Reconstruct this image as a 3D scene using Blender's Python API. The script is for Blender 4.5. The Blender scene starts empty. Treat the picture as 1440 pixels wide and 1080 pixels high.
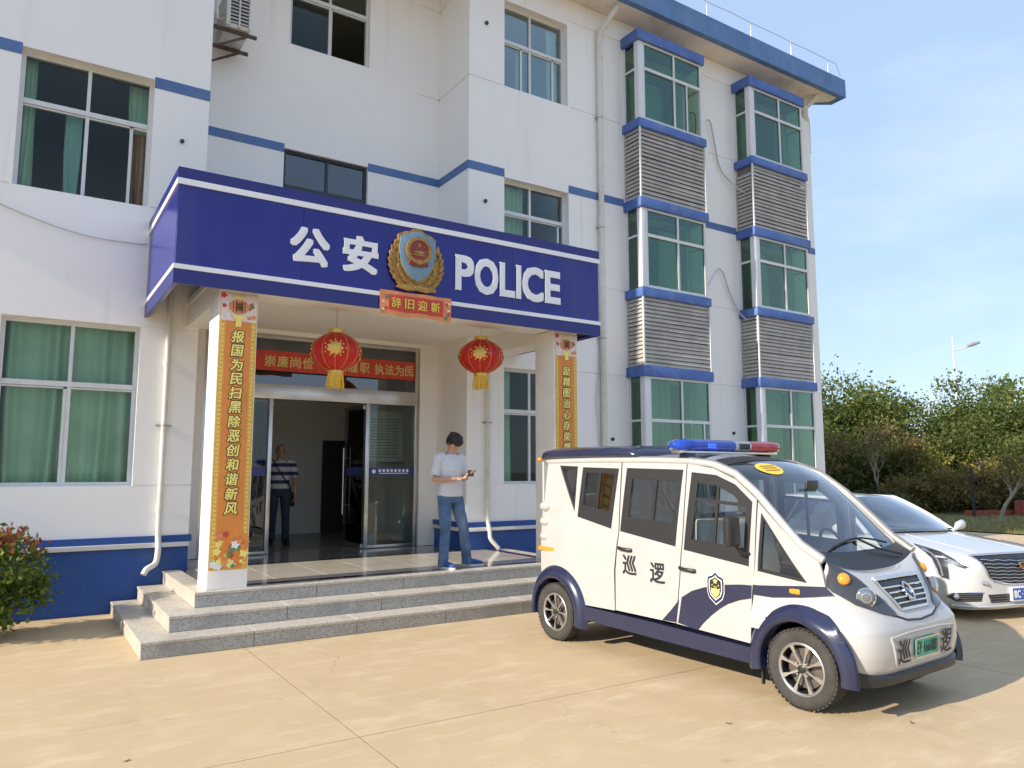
import bpy, bmesh, math, random
from mathutils import Vector, Matrix, Euler, noise

S = bpy.context.scene
COL = S.collection
R = math.radians
random.seed(7)

# ------------------------------------------------------------------ camera
cam_d = bpy.data.cameras.new('camera')
cam_d.sensor_width = 36.0
cam_d.lens = 26.5
cam_d.clip_start = 0.05
cam_d.clip_end = 2000
cam = bpy.data.objects.new('camera', cam_d)
cam.location = (0, 0, 1.64)
cam.rotation_euler = (R(90 + 6.62), 0, R(-33.05))
COL.objects.link(cam)
S.camera = cam

# ------------------------------------------------------------------ sky, sun, exposure
SUN_EL, SUN_AZ = 27.0, 268.5           # azimuth clockwise from +Y: the sun stands off the left end of the facade
W = bpy.data.worlds.new('World'); S.world = W; W.use_nodes = True
wn, wl = W.node_tree.nodes, W.node_tree.links
wn.clear()
sky = wn.new('ShaderNodeTexSky'); sky.sky_type = 'NISHITA'; sky.sun_disc = False
sky.sun_elevation = R(SUN_EL); sky.sun_rotation = R(SUN_AZ)
sky.air_density = 1.0; sky.dust_density = 0.3; sky.ozone_density = 1.0; sky.altitude = 50
wtc = wn.new('ShaderNodeTexCoord')
wmap = wn.new('ShaderNodeMapping'); wmap.inputs['Scale'].default_value = (1.2, 1.2, 3.4)
wl.new(wtc.outputs['Generated'], wmap.inputs['Vector'])
wno = wn.new('ShaderNodeTexNoise'); wno.inputs['Scale'].default_value = 1.7; wno.inputs['Detail'].default_value = 7; wno.inputs['Roughness'].default_value = 0.55
wl.new(wmap.outputs['Vector'], wno.inputs['Vector'])
wr = wn.new('ShaderNodeValToRGB'); wr.color_ramp.elements[0].position = 0.46; wr.color_ramp.elements[1].position = 0.90
wr.color_ramp.elements[0].color = (1.26, 1.68, 2.40, 1); wr.color_ramp.elements[1].color = (2.35, 2.50, 2.78, 1)
wl.new(wno.outputs['Fac'], wr.inputs['Fac'])
wmx = wn.new('ShaderNodeMix'); wmx.data_type = 'RGBA'
wmx.inputs['Factor'].default_value = 0.86
wl.new(sky.outputs['Color'], wmx.inputs['A'])
wl.new(wr.outputs['Color'], wmx.inputs['B'])
wbg = wn.new('ShaderNodeBackground'); wbg.inputs['Strength'].default_value = 0.15
wl.new(wmx.outputs['Result'], wbg.inputs['Color'])
wo = wn.new('ShaderNodeOutputWorld'); wl.new(wbg.outputs['Background'], wo.inputs['Surface'])

sun_d = bpy.data.lights.new('sun', 'SUN'); sun_d.energy = 2.5; sun_d.angle = R(0.55); sun_d.color = (1.0, 0.90, 0.76)
sun = bpy.data.objects.new('sun', sun_d); COL.objects.link(sun)
az, el = R(SUN_AZ), R(SUN_EL)
SUNV = Vector((math.sin(az) * math.cos(el), math.cos(az) * math.cos(el), math.sin(el)))
sun.rotation_euler = SUNV.to_track_quat('Z', 'Y').to_euler()
sun.location = SUNV * 60

S.view_settings.view_transform = 'Standard'
S.view_settings.look = 'None'
S.view_settings.exposure = 1.38
S.view_settings.gamma = 1.0
S.view_settings.use_curve_mapping = False
S.render.engine = 'CYCLES'
S.cycles.max_bounces = 8
S.cycles.transparent_max_bounces = 24
S.cycles.diffuse_bounces = 6
S.cycles.caustics_reflective = False
S.cycles.caustics_refractive = False
S.cycles.use_denoising = True

# ------------------------------------------------------------------ materials
MATS = {}
def _pos(nt):
    g = nt.nodes.new('ShaderNodeNewGeometry'); return g.outputs['Position']
def _obj(nt):
    g = nt.nodes.new('ShaderNodeTexCoord'); return g.outputs['Object']
def mixcol(nt, fac, a, b, mode='MIX'):
    m = nt.nodes.new('ShaderNodeMix'); m.data_type = 'RGBA'; m.blend_type = mode
    if hasattr(fac, 'links'): nt.links.new(fac, m.inputs['Factor'])
    else: m.inputs['Factor'].default_value = fac
    for k, v in (('A', a), ('B', b)):
        if hasattr(v, 'links'): nt.links.new(v, m.inputs[k])
        else: m.inputs[k].default_value = (*v[:3], 1)
    return m.outputs['Result']
def noise_fac(nt, scale, lo=0.35, hi=0.65, detail=5, stretch=(1, 1, 1), vec=None, rough=0.55):
    mp = nt.nodes.new('ShaderNodeMapping'); mp.inputs['Scale'].default_value = stretch
    nt.links.new(vec or _pos(nt), mp.inputs['Vector'])
    n = nt.nodes.new('ShaderNodeTexNoise'); n.inputs['Scale'].default_value = scale; n.inputs['Detail'].default_value = detail
    n.inputs['Roughness'].default_value = rough
    nt.links.new(mp.outputs['Vector'], n.inputs['Vector'])
    r = nt.nodes.new('ShaderNodeMapRange'); r.inputs['From Min'].default_value = lo; r.inputs['From Max'].default_value = hi
    nt.links.new(n.outputs['Fac'], r.inputs['Value'])
    return r.outputs['Result']
def add_bump(nt, bsdf, height, strength, dist=0.01):
    b = nt.nodes.new('ShaderNodeBump'); b.inputs['Strength'].default_value = strength; b.inputs['Distance'].default_value = dist
    nt.links.new(height, b.inputs['Height']); nt.links.new(b.outputs['Normal'], bsdf.inputs['Normal'])
def M(name, col, rough=0.5, metal=0.0, var=0.0, vscale=3.0, bump=0.0, bscale=60.0, coat=0.0, spec=0.5, emit=0.0, dirt=None, dscale=1.5, stretch=(1, 1, 1), sub=None):
    if name in MATS: return MATS[name]
    m = bpy.data.materials.new(name); m.use_nodes = True; nt = m.node_tree
    b = nt.nodes['Principled BSDF']
    b.inputs['Roughness'].default_value = rough; b.inputs['Metallic'].default_value = metal
    b.inputs['Coat Weight'].default_value = coat; b.inputs['Coat Roughness'].default_value = 0.04
    b.inputs['Specular IOR Level'].default_value = spec
    out = None
    if var > 0:
        f = noise_fac(nt, vscale, 0.3, 0.7)
        out = mixcol(nt, f, tuple(c * (1 - var) for c in col), tuple(min(1, c * (1 + var)) for c in col))
    if dirt:
        f2 = noise_fac(nt, dscale, 0.52, 0.78, stretch=stretch)
        out = mixcol(nt, f2, out if out else col, dirt)
    if out: nt.links.new(out, b.inputs['Base Color'])
    else: b.inputs['Base Color'].default_value = (*col, 1)
    if bump > 0: add_bump(nt, b, noise_fac(nt, bscale, 0.2, 0.8), bump)
    if emit > 0:
        b.inputs['Emission Color'].default_value = (*col, 1); b.inputs['Emission Strength'].default_value = emit
    MATS[name] = m; return m
def glass(name, tint, rough=0.0, ior=1.5, boost=1.0, base=0.0):
    if name in MATS: return MATS[name]
    m = bpy.data.materials.new(name); m.use_nodes = True; nt = m.node_tree; nt.nodes.clear()
    t = nt.nodes.new('ShaderNodeBsdfTransparent'); t.inputs['Color'].default_value = (*tint, 1)
    g = nt.nodes.new('ShaderNodeBsdfGlossy'); g.inputs['Roughness'].default_value = rough; g.inputs['Color'].default_value = (0.95, 0.97, 1, 1)
    fr = nt.nodes.new('ShaderNodeFresnel'); fr.inputs['IOR'].default_value = ior
    mu = nt.nodes.new('ShaderNodeMath'); mu.operation = 'MULTIPLY_ADD'; mu.inputs[1].default_value = boost; mu.inputs[2].default_value = base; mu.use_clamp = True
    nt.links.new(fr.outputs['Fac'], mu.inputs[0])
    mx = nt.nodes.new('ShaderNodeMixShader'); nt.links.new(mu.outputs['Value'], mx.inputs['Fac'])
    nt.links.new(t.outputs['BSDF'], mx.inputs[1]); nt.links.new(g.outputs['BSDF'], mx.inputs[2])
    o = nt.nodes.new('ShaderNodeOutputMaterial'); nt.links.new(mx.outputs['Shader'], o.inputs['Surface'])
    MATS[name] = m; return m
def leafmat(name, c1, c2, c3, trans=0.35):
    if name in MATS: return MATS[name]
    m = bpy.data.materials.new(name); m.use_nodes = True; nt = m.node_tree; nt.nodes.clear()
    g = nt.nodes.new('ShaderNodeNewGeometry')
    r = nt.nodes.new('ShaderNodeValToRGB'); r.color_ramp.elements[0].color = (*c1, 1); r.color_ramp.elements[1].color = (*c3, 1)
    e = r.color_ramp.elements.new(0.6); e.color = (*c2, 1)
    nt.links.new(g.outputs['Random Per Island'], r.inputs['Fac'])
    d = nt.nodes.new('ShaderNodeBsdfPrincipled'); d.inputs['Roughness'].default_value = 0.55; d.inputs['Specular IOR Level'].default_value = 0.3
    nt.links.new(r.outputs['Color'], d.inputs['Base Color'])
    tr = nt.nodes.new('ShaderNodeBsdfTranslucent'); nt.links.new(mixcol(nt, 0.5, r.outputs['Color'], (0.25, 0.3, 0.04)), tr.inputs['Color'])
    mx = nt.nodes.new('ShaderNodeMixShader'); mx.inputs['Fac'].default_value = trans
    nt.links.new(d.outputs['BSDF'], mx.inputs[1]); nt.links.new(tr.outputs['BSDF'], mx.inputs[2])
    o = nt.nodes.new('ShaderNodeOutputMaterial'); nt.links.new(mx.outputs['Shader'], o.inputs['Surface'])
    MATS[name] = m; return m

def wallmat():
    m = bpy.data.materials.new('wall_paint'); m.use_nodes = True; nt = m.node_tree; b = nt.nodes['Principled BSDF']
    c = mixcol(nt, noise_fac(nt, 0.7, 0.35, 0.7), (0.90, 0.885, 0.86), (0.87, 0.855, 0.83))
    streak = noise_fac(nt, 2.2, 0.60, 0.95, stretch=(2.5, 2.5, 0.12))
    c = mixcol(nt, streak, c, (0.72, 0.70, 0.66))
    c = mixcol(nt, noise_fac(nt, 5.0, 0.68, 0.95, detail=8), c, (0.70, 0.68, 0.64))
    nt.links.new(c, b.inputs['Base Color']); b.inputs['Roughness'].default_value = 0.72
    add_bump(nt, b, noise_fac(nt, 55, 0.2, 0.8), 0.12, 0.004)
    MATS['wall'] = m; return m
def concretemat():
    m = bpy.data.materials.new('yard_concrete'); m.use_nodes = True; nt = m.node_tree; b = nt.nodes['Principled BSDF']
    c = mixcol(nt, noise_fac(nt, 0.45, 0.35, 0.68, detail=8, rough=0.62), (0.575, 0.43, 0.25), (0.51, 0.38, 0.215))
    c = mixcol(nt, noise_fac(nt, 2.6, 0.50, 0.74, detail=8, rough=0.65), c, (0.63, 0.49, 0.315))
    c = mixcol(nt, noise_fac(nt, 1.1, 0.57, 0.74, detail=9, rough=0.7, stretch=(1.6, 0.5, 1)), c, (0.46, 0.345, 0.205))
    c = mixcol(nt, noise_fac(nt, 1.9, 0.52, 0.70, detail=9, rough=0.68, stretch=(0.7, 2.2, 1)), c, (0.67, 0.525, 0.345))
    c = mixcol(nt, noise_fac(nt, 9.0, 0.60, 0.78, detail=8), c, (0.49, 0.37, 0.225))
    c = mixcol(nt, noise_fac(nt, 240, 0.45, 0.75, detail=2), c, (0.49, 0.385, 0.255))
    # hairline cracks
    wv = nt.nodes.new('ShaderNodeTexNoise'); wv.inputs['Scale'].default_value = 1.3; wv.inputs['Detail'].default_value = 6; nt.links.new(_pos(nt), wv.inputs['Vector'])
    va = nt.nodes.new('ShaderNodeVectorMath'); va.operation = 'MULTIPLY_ADD'; va.inputs[1].default_value = (1.1, 1.1, 0); nt.links.new(wv.outputs['Color'], va.inputs[0]); nt.links.new(_pos(nt), va.inputs[2])
    vo = nt.nodes.new('ShaderNodeTexVoronoi'); vo.feature = 'DISTANCE_TO_EDGE'; vo.inputs['Scale'].default_value = 0.28; nt.links.new(va.outputs['Vector'], vo.inputs['Vector'])
    lt = nt.nodes.new('ShaderNodeMapRange'); lt.inputs['From Min'].default_value = 0.0; lt.inputs['From Max'].default_value = 0.0016; lt.inputs['To Min'].default_value = 1.0; lt.inputs['To Max'].default_value = 0.0; nt.links.new(vo.outputs['Distance'], lt.inputs['Value'])
    mk = nt.nodes.new('ShaderNodeMath'); mk.operation = 'MULTIPLY'; nt.links.new(lt.outputs['Result'], mk.inputs[0]); nt.links.new(noise_fac(nt, 0.5, 0.50, 0.62), mk.inputs[1])
    c = mixcol(nt, mk.outputs['Value'], c, (0.24, 0.18, 0.12))
    # small oil drips and grit
    c = mixcol(nt, noise_fac(nt, 3.3, 0.70, 0.78, detail=3), c, (0.36, 0.28, 0.19))
    c = mixcol(nt, noise_fac(nt, 42, 0.70, 0.80, detail=2), c, (0.28, 0.21, 0.14))
    nt.links.new(c, b.inputs['Base Color']); b.inputs['Roughness'].default_value = 0.8
    add_bump(nt, b, noise_fac(nt, 160, 0.2, 0.8, detail=6), 0.22, 0.004)
    MATS['concrete'] = m; return m
def granitemat(name, c1, c2, c3, rough):
    m = bpy.data.materials.new(name); m.use_nodes = True; nt = m.node_tree; b = nt.nodes['Principled BSDF']
    v = nt.nodes.new('ShaderNodeTexVoronoi'); v.inputs['Scale'].default_value = 130; nt.links.new(_pos(nt), v.inputs['Vector'])
    r = nt.nodes.new('ShaderNodeValToRGB'); r.color_ramp.elements[0].color = (*c1, 1); r.color_ramp.elements[1].color = (*c3, 1)
    e = r.color_ramp.elements.new(0.45); e.color = (*c2, 1); r.color_ramp.interpolation = 'CONSTANT'
    sp = nt.nodes.new('ShaderNodeSeparateColor'); nt.links.new(v.outputs['Color'], sp.inputs['Color'])
    nt.links.new(sp.outputs['Red'], r.inputs['Fac'])
    c = mixcol(nt, noise_fac(nt, 3.0, 0.5, 0.75, detail=7), r.outputs['Color'], tuple(x * 0.62 for x in c2))
    nt.links.new(c, b.inputs['Base Color']); b.inputs['Roughness'].default_value = rough
    MATS[name] = m; return m
def grassmat():
    m = M('lawn_soil', (0.20, 0.17, 0.07), 0.9, var=0.3, vscale=2.0, bump=0.5, bscale=30, dirt=(0.10, 0.11, 0.035), dscale=0.5)
    return m
def paneltile(name, c1, c2, rough):
    return M(name, c1, rough, var=0.06, vscale=5, dirt=c2, dscale=2.0, coat=0.5)

wallmat(); concretemat()
granitemat('granite', (0.30, 0.285, 0.255), (0.46, 0.445, 0.41), (0.58, 0.56, 0.515), 0.55)
granitemat('granite_tread', (0.42, 0.38, 0.32), (0.60, 0.55, 0.47), (0.72, 0.67, 0.58), 0.45)
WALL = MATS['wall']
BLUE_BAND = M('blue_band_paint', (0.085, 0.17, 0.38), 0.6, var=0.12, vscale=4, dirt=(0.14, 0.20, 0.34), dscale=3)
BLUE_SLAB = M('blue_slab_paint', (0.07, 0.14, 0.40), 0.55, var=0.15, vscale=5, dirt=(0.15, 0.22, 0.40), dscale=3)
PLINTH = M('plinth_blue_paint', (0.012, 0.070, 0.29), 0.55, var=0.15, vscale=1.5, dirt=(0.04, 0.10, 0.26), dscale=2.2, bump=0.15)
EAVE_BLUE = M('eave_blue_paint', (0.10, 0.20, 0.40), 0.65, var=0.18, vscale=3, dirt=(0.17, 0.24, 0.36), dscale=2)
SOFFIT = M('soffit_paint', (0.74, 0.69, 0.62), 0.8, var=0.08, vscale=1.5, dirt=(0.46, 0.40, 0.34), dscale=1.4)
PORCHW = M('porch_paint', (0.88, 0.86, 0.81), 0.7, var=0.03, vscale=1.2, dirt=(0.76, 0.73, 0.68), dscale=1.2)
ALU = M('white_aluminium', (0.66, 0.68, 0.68), 0.4, var=0.06, vscale=8)
STEEL = M('brushed_steel', (0.60, 0.58, 0.55), 0.28, metal=1.0, var=0.08, vscale=6)
DARKFR = M('dark_frame', (0.03, 0.035, 0.04), 0.45)
GLASS_T = glass('teal_glass', (0.88, 0.955, 0.93), boost=0.42, base=0.0)
GLASS_B = glass('bay_glass', (0.60, 0.73, 0.64), boost=0.34, base=0.0)
GLASS_D = glass('dark_stair_glass', (0.42, 0.47, 0.50), boost=1.6, base=0.05)
GLASS_C = glass('clear_glass', (0.80, 0.85, 0.82), boost=1.0)
CURT = M('green_curtain', (0.41, 0.53, 0.39), 0.9, var=0.12, vscale=2)
CURT_T = M('teal_curtain', (0.27, 0.42, 0.39), 0.9, var=0.12, vscale=2)
CURT_B = M('brown_curtain', (0.26, 0.20, 0.14), 0.9, var=0.15, vscale=3)
INNER = M('interior_wall', (0.42, 0.41, 0.37), 0.85, var=0.06, vscale=0.8)
INFLOOR = M('interior_floor', (0.20, 0.19, 0.17), 0.25, var=0.1, vscale=1)
PIPEW = M('pipe_plastic', (0.70, 0.68, 0.62), 0.45, var=0.06, vscale=4, dirt=(0.55, 0.50, 0.42), dscale=4)
SIGN_BLUE = M('sign_blue_panel', (0.013, 0.016, 0.22), 0.24, var=0.12, vscale=1.6, spec=0.5, bump=0.03, bscale=1.5, dirt=(0.035, 0.045, 0.21), dscale=1.1, stretch=(1.2, 1.2, 0.3))
SIGN_EDGE = M('sign_blue_edge', (0.016, 0.020, 0.17), 0.35)
SIGN_WHITE = M('sign_white', (0.80, 0.81, 0.83), 0.4, var=0.03)
GOLD = M('gold_paint', (0.36, 0.20, 0.045), 0.45, metal=0.35, var=0.35, vscale=18, bump=0.4, bscale=45)
BLACK = M('black_rubber', (0.018, 0.018, 0.018), 0.7, var=0.2, vscale=8)

# ------------------------------------------------------------------ object helpers
INV = {}
def empty(name, loc=(0, 0, 0), rz=0.0, world=True, label=None, cat=None, group=None):
    o = bpy.data.objects.new(name, None); COL.objects.link(o)
    o.location = loc; o.rotation_euler = (0, 0, rz); o.empty_display_size = 0.2
    if world: INV[o.name] = (Matrix.Translation(Vector(loc)) @ Euler((0, 0, rz)).to_matrix().to_4x4()).inverted()
    return tag(o, label, cat, group)
def tag(o, label=None, cat=None, group=None, kind=None):
    if label: o['label'] = label
    if cat: o['category'] = cat
    if group: o['group'] = group
    if kind: o['kind'] = kind
    return o
def link(name, me, mat=None, parent=None, loc=None, rot=None, scale=None):
    if mat and not me.materials: me.materials.append(mat)
    o = bpy.data.objects.new(name, me); COL.objects.link(o)
    if parent is not None:
        o.parent = parent
        if parent.name in INV: o.matrix_parent_inverse = INV[parent.name]
    if loc is not None: o.location = loc
    if rot is not None: o.rotation_euler = rot
    if scale is not None: o.scale = scale
    return o
def copy_tree(src, loc, rz=None, label=None, group=None):
    def cp(o, par):
        c = o.copy(); COL.objects.link(c)
        if par is not None:
            c.parent = par; c.matrix_parent_inverse = o.matrix_parent_inverse.copy()
        for ch in list(o.children): cp(ch, c)
        return c
    r = cp(src, None); r.location = loc
    if rz is not None: r.rotation_euler = (0, 0, rz)
    if label: r['label'] = label
    if group: r['group'] = group
    return r

class MB:
    def __init__(s): s.bm = bmesh.new()
    def quad(s, *p):
        return s.bm.faces.new([s.bm.verts.new(q) for q in p])
    def box(s, x0, x1, y0, y1, z0, z1):
        v = [s.bm.verts.new((x, y, z)) for x in (x0, x1) for y in (y0, y1) for z in (z0, z1)]
        for f in ((0, 1, 3, 2), (4, 6, 7, 5), (0, 4, 5, 1), (2, 3, 7, 6), (0, 2, 6, 4), (1, 5, 7, 3)):
            s.bm.faces.new([v[i] for i in f])
        return s
    def prism(s, pts, vec):
        vec = Vector(vec)
        a = [s.bm.verts.new(p) for p in pts]; b = [s.bm.verts.new(Vector(p) + vec) for p in pts]
        s.bm.faces.new(a[::-1]); s.bm.faces.new(b); n = len(a)
        for i in range(n): s.bm.faces.new((a[i], a[(i + 1) % n], b[(i + 1) % n], b[i]))
        return s
    def rings(s, rings, cap=True, closed=True):
        rs = [[s.bm.verts.new(p) for p in r] for r in rings]; n = len(rs[0])
        for a, b in zip(rs, rs[1:]):
            for i in range(n if closed else n - 1):
                j = (i + 1) % n
                s.bm.faces.new((a[i], a[j], b[j], b[i]))
        if cap and closed:
            s.bm.faces.new(rs[0][::-1]); s.bm.faces.new(rs[-1])
        return rs
    def tube(s, path, r, seg=8, flat=1.0, cap=True):
        path = [Vector(p) for p in path]; rad = r if isinstance(r, (list, tuple)) else [r] * len(path); rings = []
        up = Vector((0, 0, 1)); prev = None
        for i, p in enumerate(path):
            d = (path[min(i + 1, len(path) - 1)] - path[max(i - 1, 0)]).normalized()
            if prev is None:
                n = d.orthogonal().normalized() if abs(d.z) > 0.95 else d.cross(up).normalized()
            else:
                n = (prev - d * prev.dot(d)).normalized()
            prev = n; b = d.cross(n)
            rings.append([p + n * math.cos(2 * math.pi * k / seg) * rad[i] + b * math.sin(2 * math.pi * k / seg) * rad[i] * flat for k in range(seg)])
        s.rings(rings, cap); return s
    def limb(s, path, radii, seg=12, axis=None):
        """elliptical rings: radii = [(rx, ry)], rx along `axis`"""
        path = [Vector(p) for p in path]; rings = []
        ax = Vector(axis or (1, 0, 0))
        for i, p in enumerate(path):
            d = (path[min(i + 1, len(path) - 1)] - path[max(i - 1, 0)]).normalized()
            n = (ax - d * ax.dot(d)).normalized(); b = d.cross(n)
            rx, ry = radii[i] if isinstance(radii[i], (tuple, list)) else (radii[i], radii[i])
            rings.append([p + n * math.cos(2 * math.pi * k / seg) * rx + b * math.sin(2 * math.pi * k / seg) * ry for k in range(seg)])
        s.rings(rings); return s
    def ball(s, c, r, seg=12, rows=8):
        c = Vector(c); r = r if isinstance(r, (tuple, list)) else (r, r, r); rings = []
        for i in range(rows + 1):
            a = -math.pi / 2 + math.pi * (i + 0.02) / (rows + 0.04)
            rings.append([c + Vector((r[0] * math.cos(a) * math.cos(2 * math.pi * k / seg), r[1] * math.cos(a) * math.sin(2 * math.pi * k / seg), r[2] * math.sin(a))) for k in range(seg)])
        s.rings(rings); return s
    def lathe(s, prof, c=(0, 0, 0), seg=24, axis='z', loop=False):
        rings = []
        if loop: prof = list(prof) + [prof[0]]
        for r, h in prof:
            ring = []
            for k in range(seg):
                a = 2 * math.pi * k / seg; u, v = r * math.cos(a), r * math.sin(a)
                ring.append(Vector(c) + (Vector((u, v, h)) if axis == 'z' else Vector((h, u, v)) if axis == 'x' else Vector((v, h, u))))
            rings.append(ring)
        s.rings(rings, cap=not loop)
        if loop: bmesh.ops.remove_doubles(s.bm, verts=s.bm.verts, dist=1e-6)
        return s
    def mesh(s, name, smooth=None, norm=True):
        if norm: bmesh.ops.recalc_face_normals(s.bm, faces=s.bm.faces)
        me = bpy.data.meshes.new(name); s.bm.to_mesh(me); s.bm.free()
        if smooth is not None:
            me.polygons.foreach_set('use_smooth', [True] * len(me.polygons)); me.set_sharp_from_angle(angle=R(smooth))
        return me
    def out(s, name, mat, parent=None, smooth=None, bevel=0.0, seg=2, norm=True):
        if bevel > 0:
            bmesh.ops.recalc_face_normals(s.bm, faces=s.bm.faces)
            eds = [e for e in s.bm.edges if len(e.link_faces) == 2 and e.calc_face_angle(0) > R(30)]
            bmesh.ops.bevel(s.bm, geom=eds, offset=bevel, segments=seg, affect='EDGES', profile=0.6, clamp_overlap=True)
            smooth = 35 if smooth is None else smooth
        return link(name, s.mesh(name, smooth, norm), mat, parent)
def box(name, b, mat, parent=None, bevel=0.0):
    return MB().box(*b).out(name, mat, parent, bevel=bevel)
_bc = {}
def bar(name, cx, cy, cz, sx, sy, sz, mat, parent, bev=0.0):
    key = (round(sx, 4), round(sy, 4), round(sz, 4), mat.name, bev)
    if key not in _bc:
        mb = MB().box(-sx / 2, sx / 2, -sy / 2, sy / 2, -sz / 2, sz / 2)
        if bev:
            bmesh.ops.bevel(mb.bm, geom=list(mb.bm.edges), offset=bev, segments=1, affect='EDGES')
        _bc[key] = mb.mesh(name); _bc[key].materials.append(mat)
    return link(name, _bc[key], None, parent, loc=(cx, cy, cz))

# ------------------------------------------------------------------ lettering
_tc = {}
def glyph_mesh(ch, bold=0.0, depth=0.0, shear=0.0):
    """unit glyph: bounding box scaled to 0..1 in x and y, extruded in z by depth; boldness = overlaid shifted copies, each a hair higher"""
    key = (ch, bold, depth, shear)
    if key in _tc: return _tc[key]
    c = bpy.data.curves.new('lettering', 'FONT'); c.body = ch; c.extrude = 0; c.shear = shear; c.resolution_u = 3
    o = bpy.data.objects.new('lettering', c); COL.objects.link(o)
    dg = bpy.context.evaluated_depsgraph_get()
    me = bpy.data.meshes.new_from_object(o.evaluated_get(dg))
    bpy.data.objects.remove(o); bpy.data.curves.remove(c)
    bm = bmesh.new(); bm.from_mesh(me); bmesh.ops.remove_doubles(bm, verts=bm.verts, dist=1e-5)
    for v in bm.verts: v.co.z = 0
    bmesh.ops.recalc_face_normals(bm, faces=bm.faces)
    if bm.faces and bm.faces[:][0].normal.z < 0: bmesh.ops.reverse_faces(bm, faces=bm.faces)
    base = bm.copy()
    if depth > 0:
        r = bmesh.ops.extrude_face_region(bm, geom=list(bm.faces))
        for v in r['geom']:
            if isinstance(v, bmesh.types.BMVert): v.co.z += depth
    out = bmesh.new(); tmp = bpy.data.meshes.new('tmp'); bm.to_mesh(tmp)
    offs = [(0, 0)] if bold <= 0 else [(bold * i_, bold * j_) for i_ in (-1, 0, 1) for j_ in (-1, 0, 1)] + ([(bold * .5 * math.cos(a), bold * .5 * math.sin(a)) for a in (.4, 1.97, 3.54, 5.1)] if bold > .025 else [])
    for i, (dx, dy) in enumerate(offs):
        n0 = len(out.verts); out.from_mesh(tmp); out.verts.ensure_lookup_table()
        for v in out.verts[n0:]: v.co.x += dx; v.co.y += dy; v.co.z += i * .00012 if v.co.z > depth * .5 else 0
    bpy.data.meshes.remove(tmp); base.free(); bm.free()
    out.verts.ensure_lookup_table()
    xs = [v.co.x for v in out.verts]; ys = [v.co.y for v in out.verts]; x0, x1, y0, y1 = min(xs), max(xs), min(ys), max(ys)
    for v in out.verts: v.co.x = (v.co.x - x0) / max(1e-6, x1 - x0); v.co.y = (v.co.y - y0) / max(1e-6, y1 - y0)
    out.to_mesh(me); out.free()
    me.name = 'lettering'
    _tc[key] = (me, (x1 - x0) / max(1e-6, y1 - y0)); return _tc[key]
def glyph(name, ch, frame, rect, mat, parent, bold=0.0, depth=0.004, shear=0.0):
    """frame: 4x4 matrix whose x,y span the surface and z leaves it; rect = (x0, x1, y0, y1) in that plane"""
    me, asp = glyph_mesh(ch, bold, depth, shear)
    m2 = me.copy(); m2.materials.clear(); m2.materials.append(mat)
    x0, x1, y0, y1 = rect
    m2.transform(frame @ Matrix.Translation((x0, y0, 0)) @ Matrix.Diagonal((x1 - x0, y1 - y0, 1, 1)))
    return link(name, m2, None, parent)
def facing_front(y):      # surface seen from -Y: x right, z up, normal -Y
    return Matrix(((1, 0, 0, 0), (0, 0, -1, y), (0, 1, 0, 0), (0, 0, 0, 1)))
def textline(name, s, frame, x0, yc, h, pitch, mat, parent, bold=0.0, depth=0.003, aspect=None):
    x = x0
    for ch in s:
        if ch == ' ': x += pitch * 0.5; continue
        w = aspect * h if aspect else pitch * 0.86
        if ch == '·':
            glyph(name, 'I', frame, (x + .35 * w, x + .6 * w, yc - h * .08, yc + h * .08), mat, parent, 0, depth); x += pitch * .8; continue
        glyph(name, ch, frame, (x, x + w, yc - h / 2, yc + h / 2), mat, parent, bold, depth); x += pitch

# ================================================================== GROUND
EARTH = M('bare_earth', (0.22, 0.18, 0.12), 0.95, var=0.2, vscale=0.6)
g = MB(); g.quad((-700, -700, -0.03), (700, -700, -0.03), (700, 700, -0.03), (-700, 700, -0.03))
ground = tag(g.out('ground', EARTH), kind='structure')
yard = tag(empty('yard', (0, 0, 0)), kind='structure')
PX, PY, JT = 5.0, 5.0, 0.008
slab_me = MB().box(JT / 2, PX - JT / 2, JT / 2, PY - JT / 2, -0.12, 0.0)
slab_me = slab_me.mesh('concrete_slab', 40); slab_me.materials.append(MATS['concrete'])
for i in range(-4, 4):
    for j in range(-4, 8):
        x, y = 1.88 + i * PX, 4.63 + j * PY
        if x < 14 and y > 11: continue
        link('concrete_slab', slab_me, None, yard, loc=(x, y, 0))
JF = M('joint_filler', (0.25, 0.185, 0.12), .95, var=.3, vscale=20)
for i in range(-4, 5):
    x = 1.88 + i * PX; box('joint_filler', (x - .0038, x + .0038, -15, 11 if x < 14 else 40, -.02, -.0010), JF, yard)
for j in range(-4, 9):
    y = 4.63 + j * PY; box('joint_filler', (-18.1 if y < 11 else 14.2, 21.8, y - .0038, y + .0038, -.02, -.0015), JF, yard)
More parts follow.
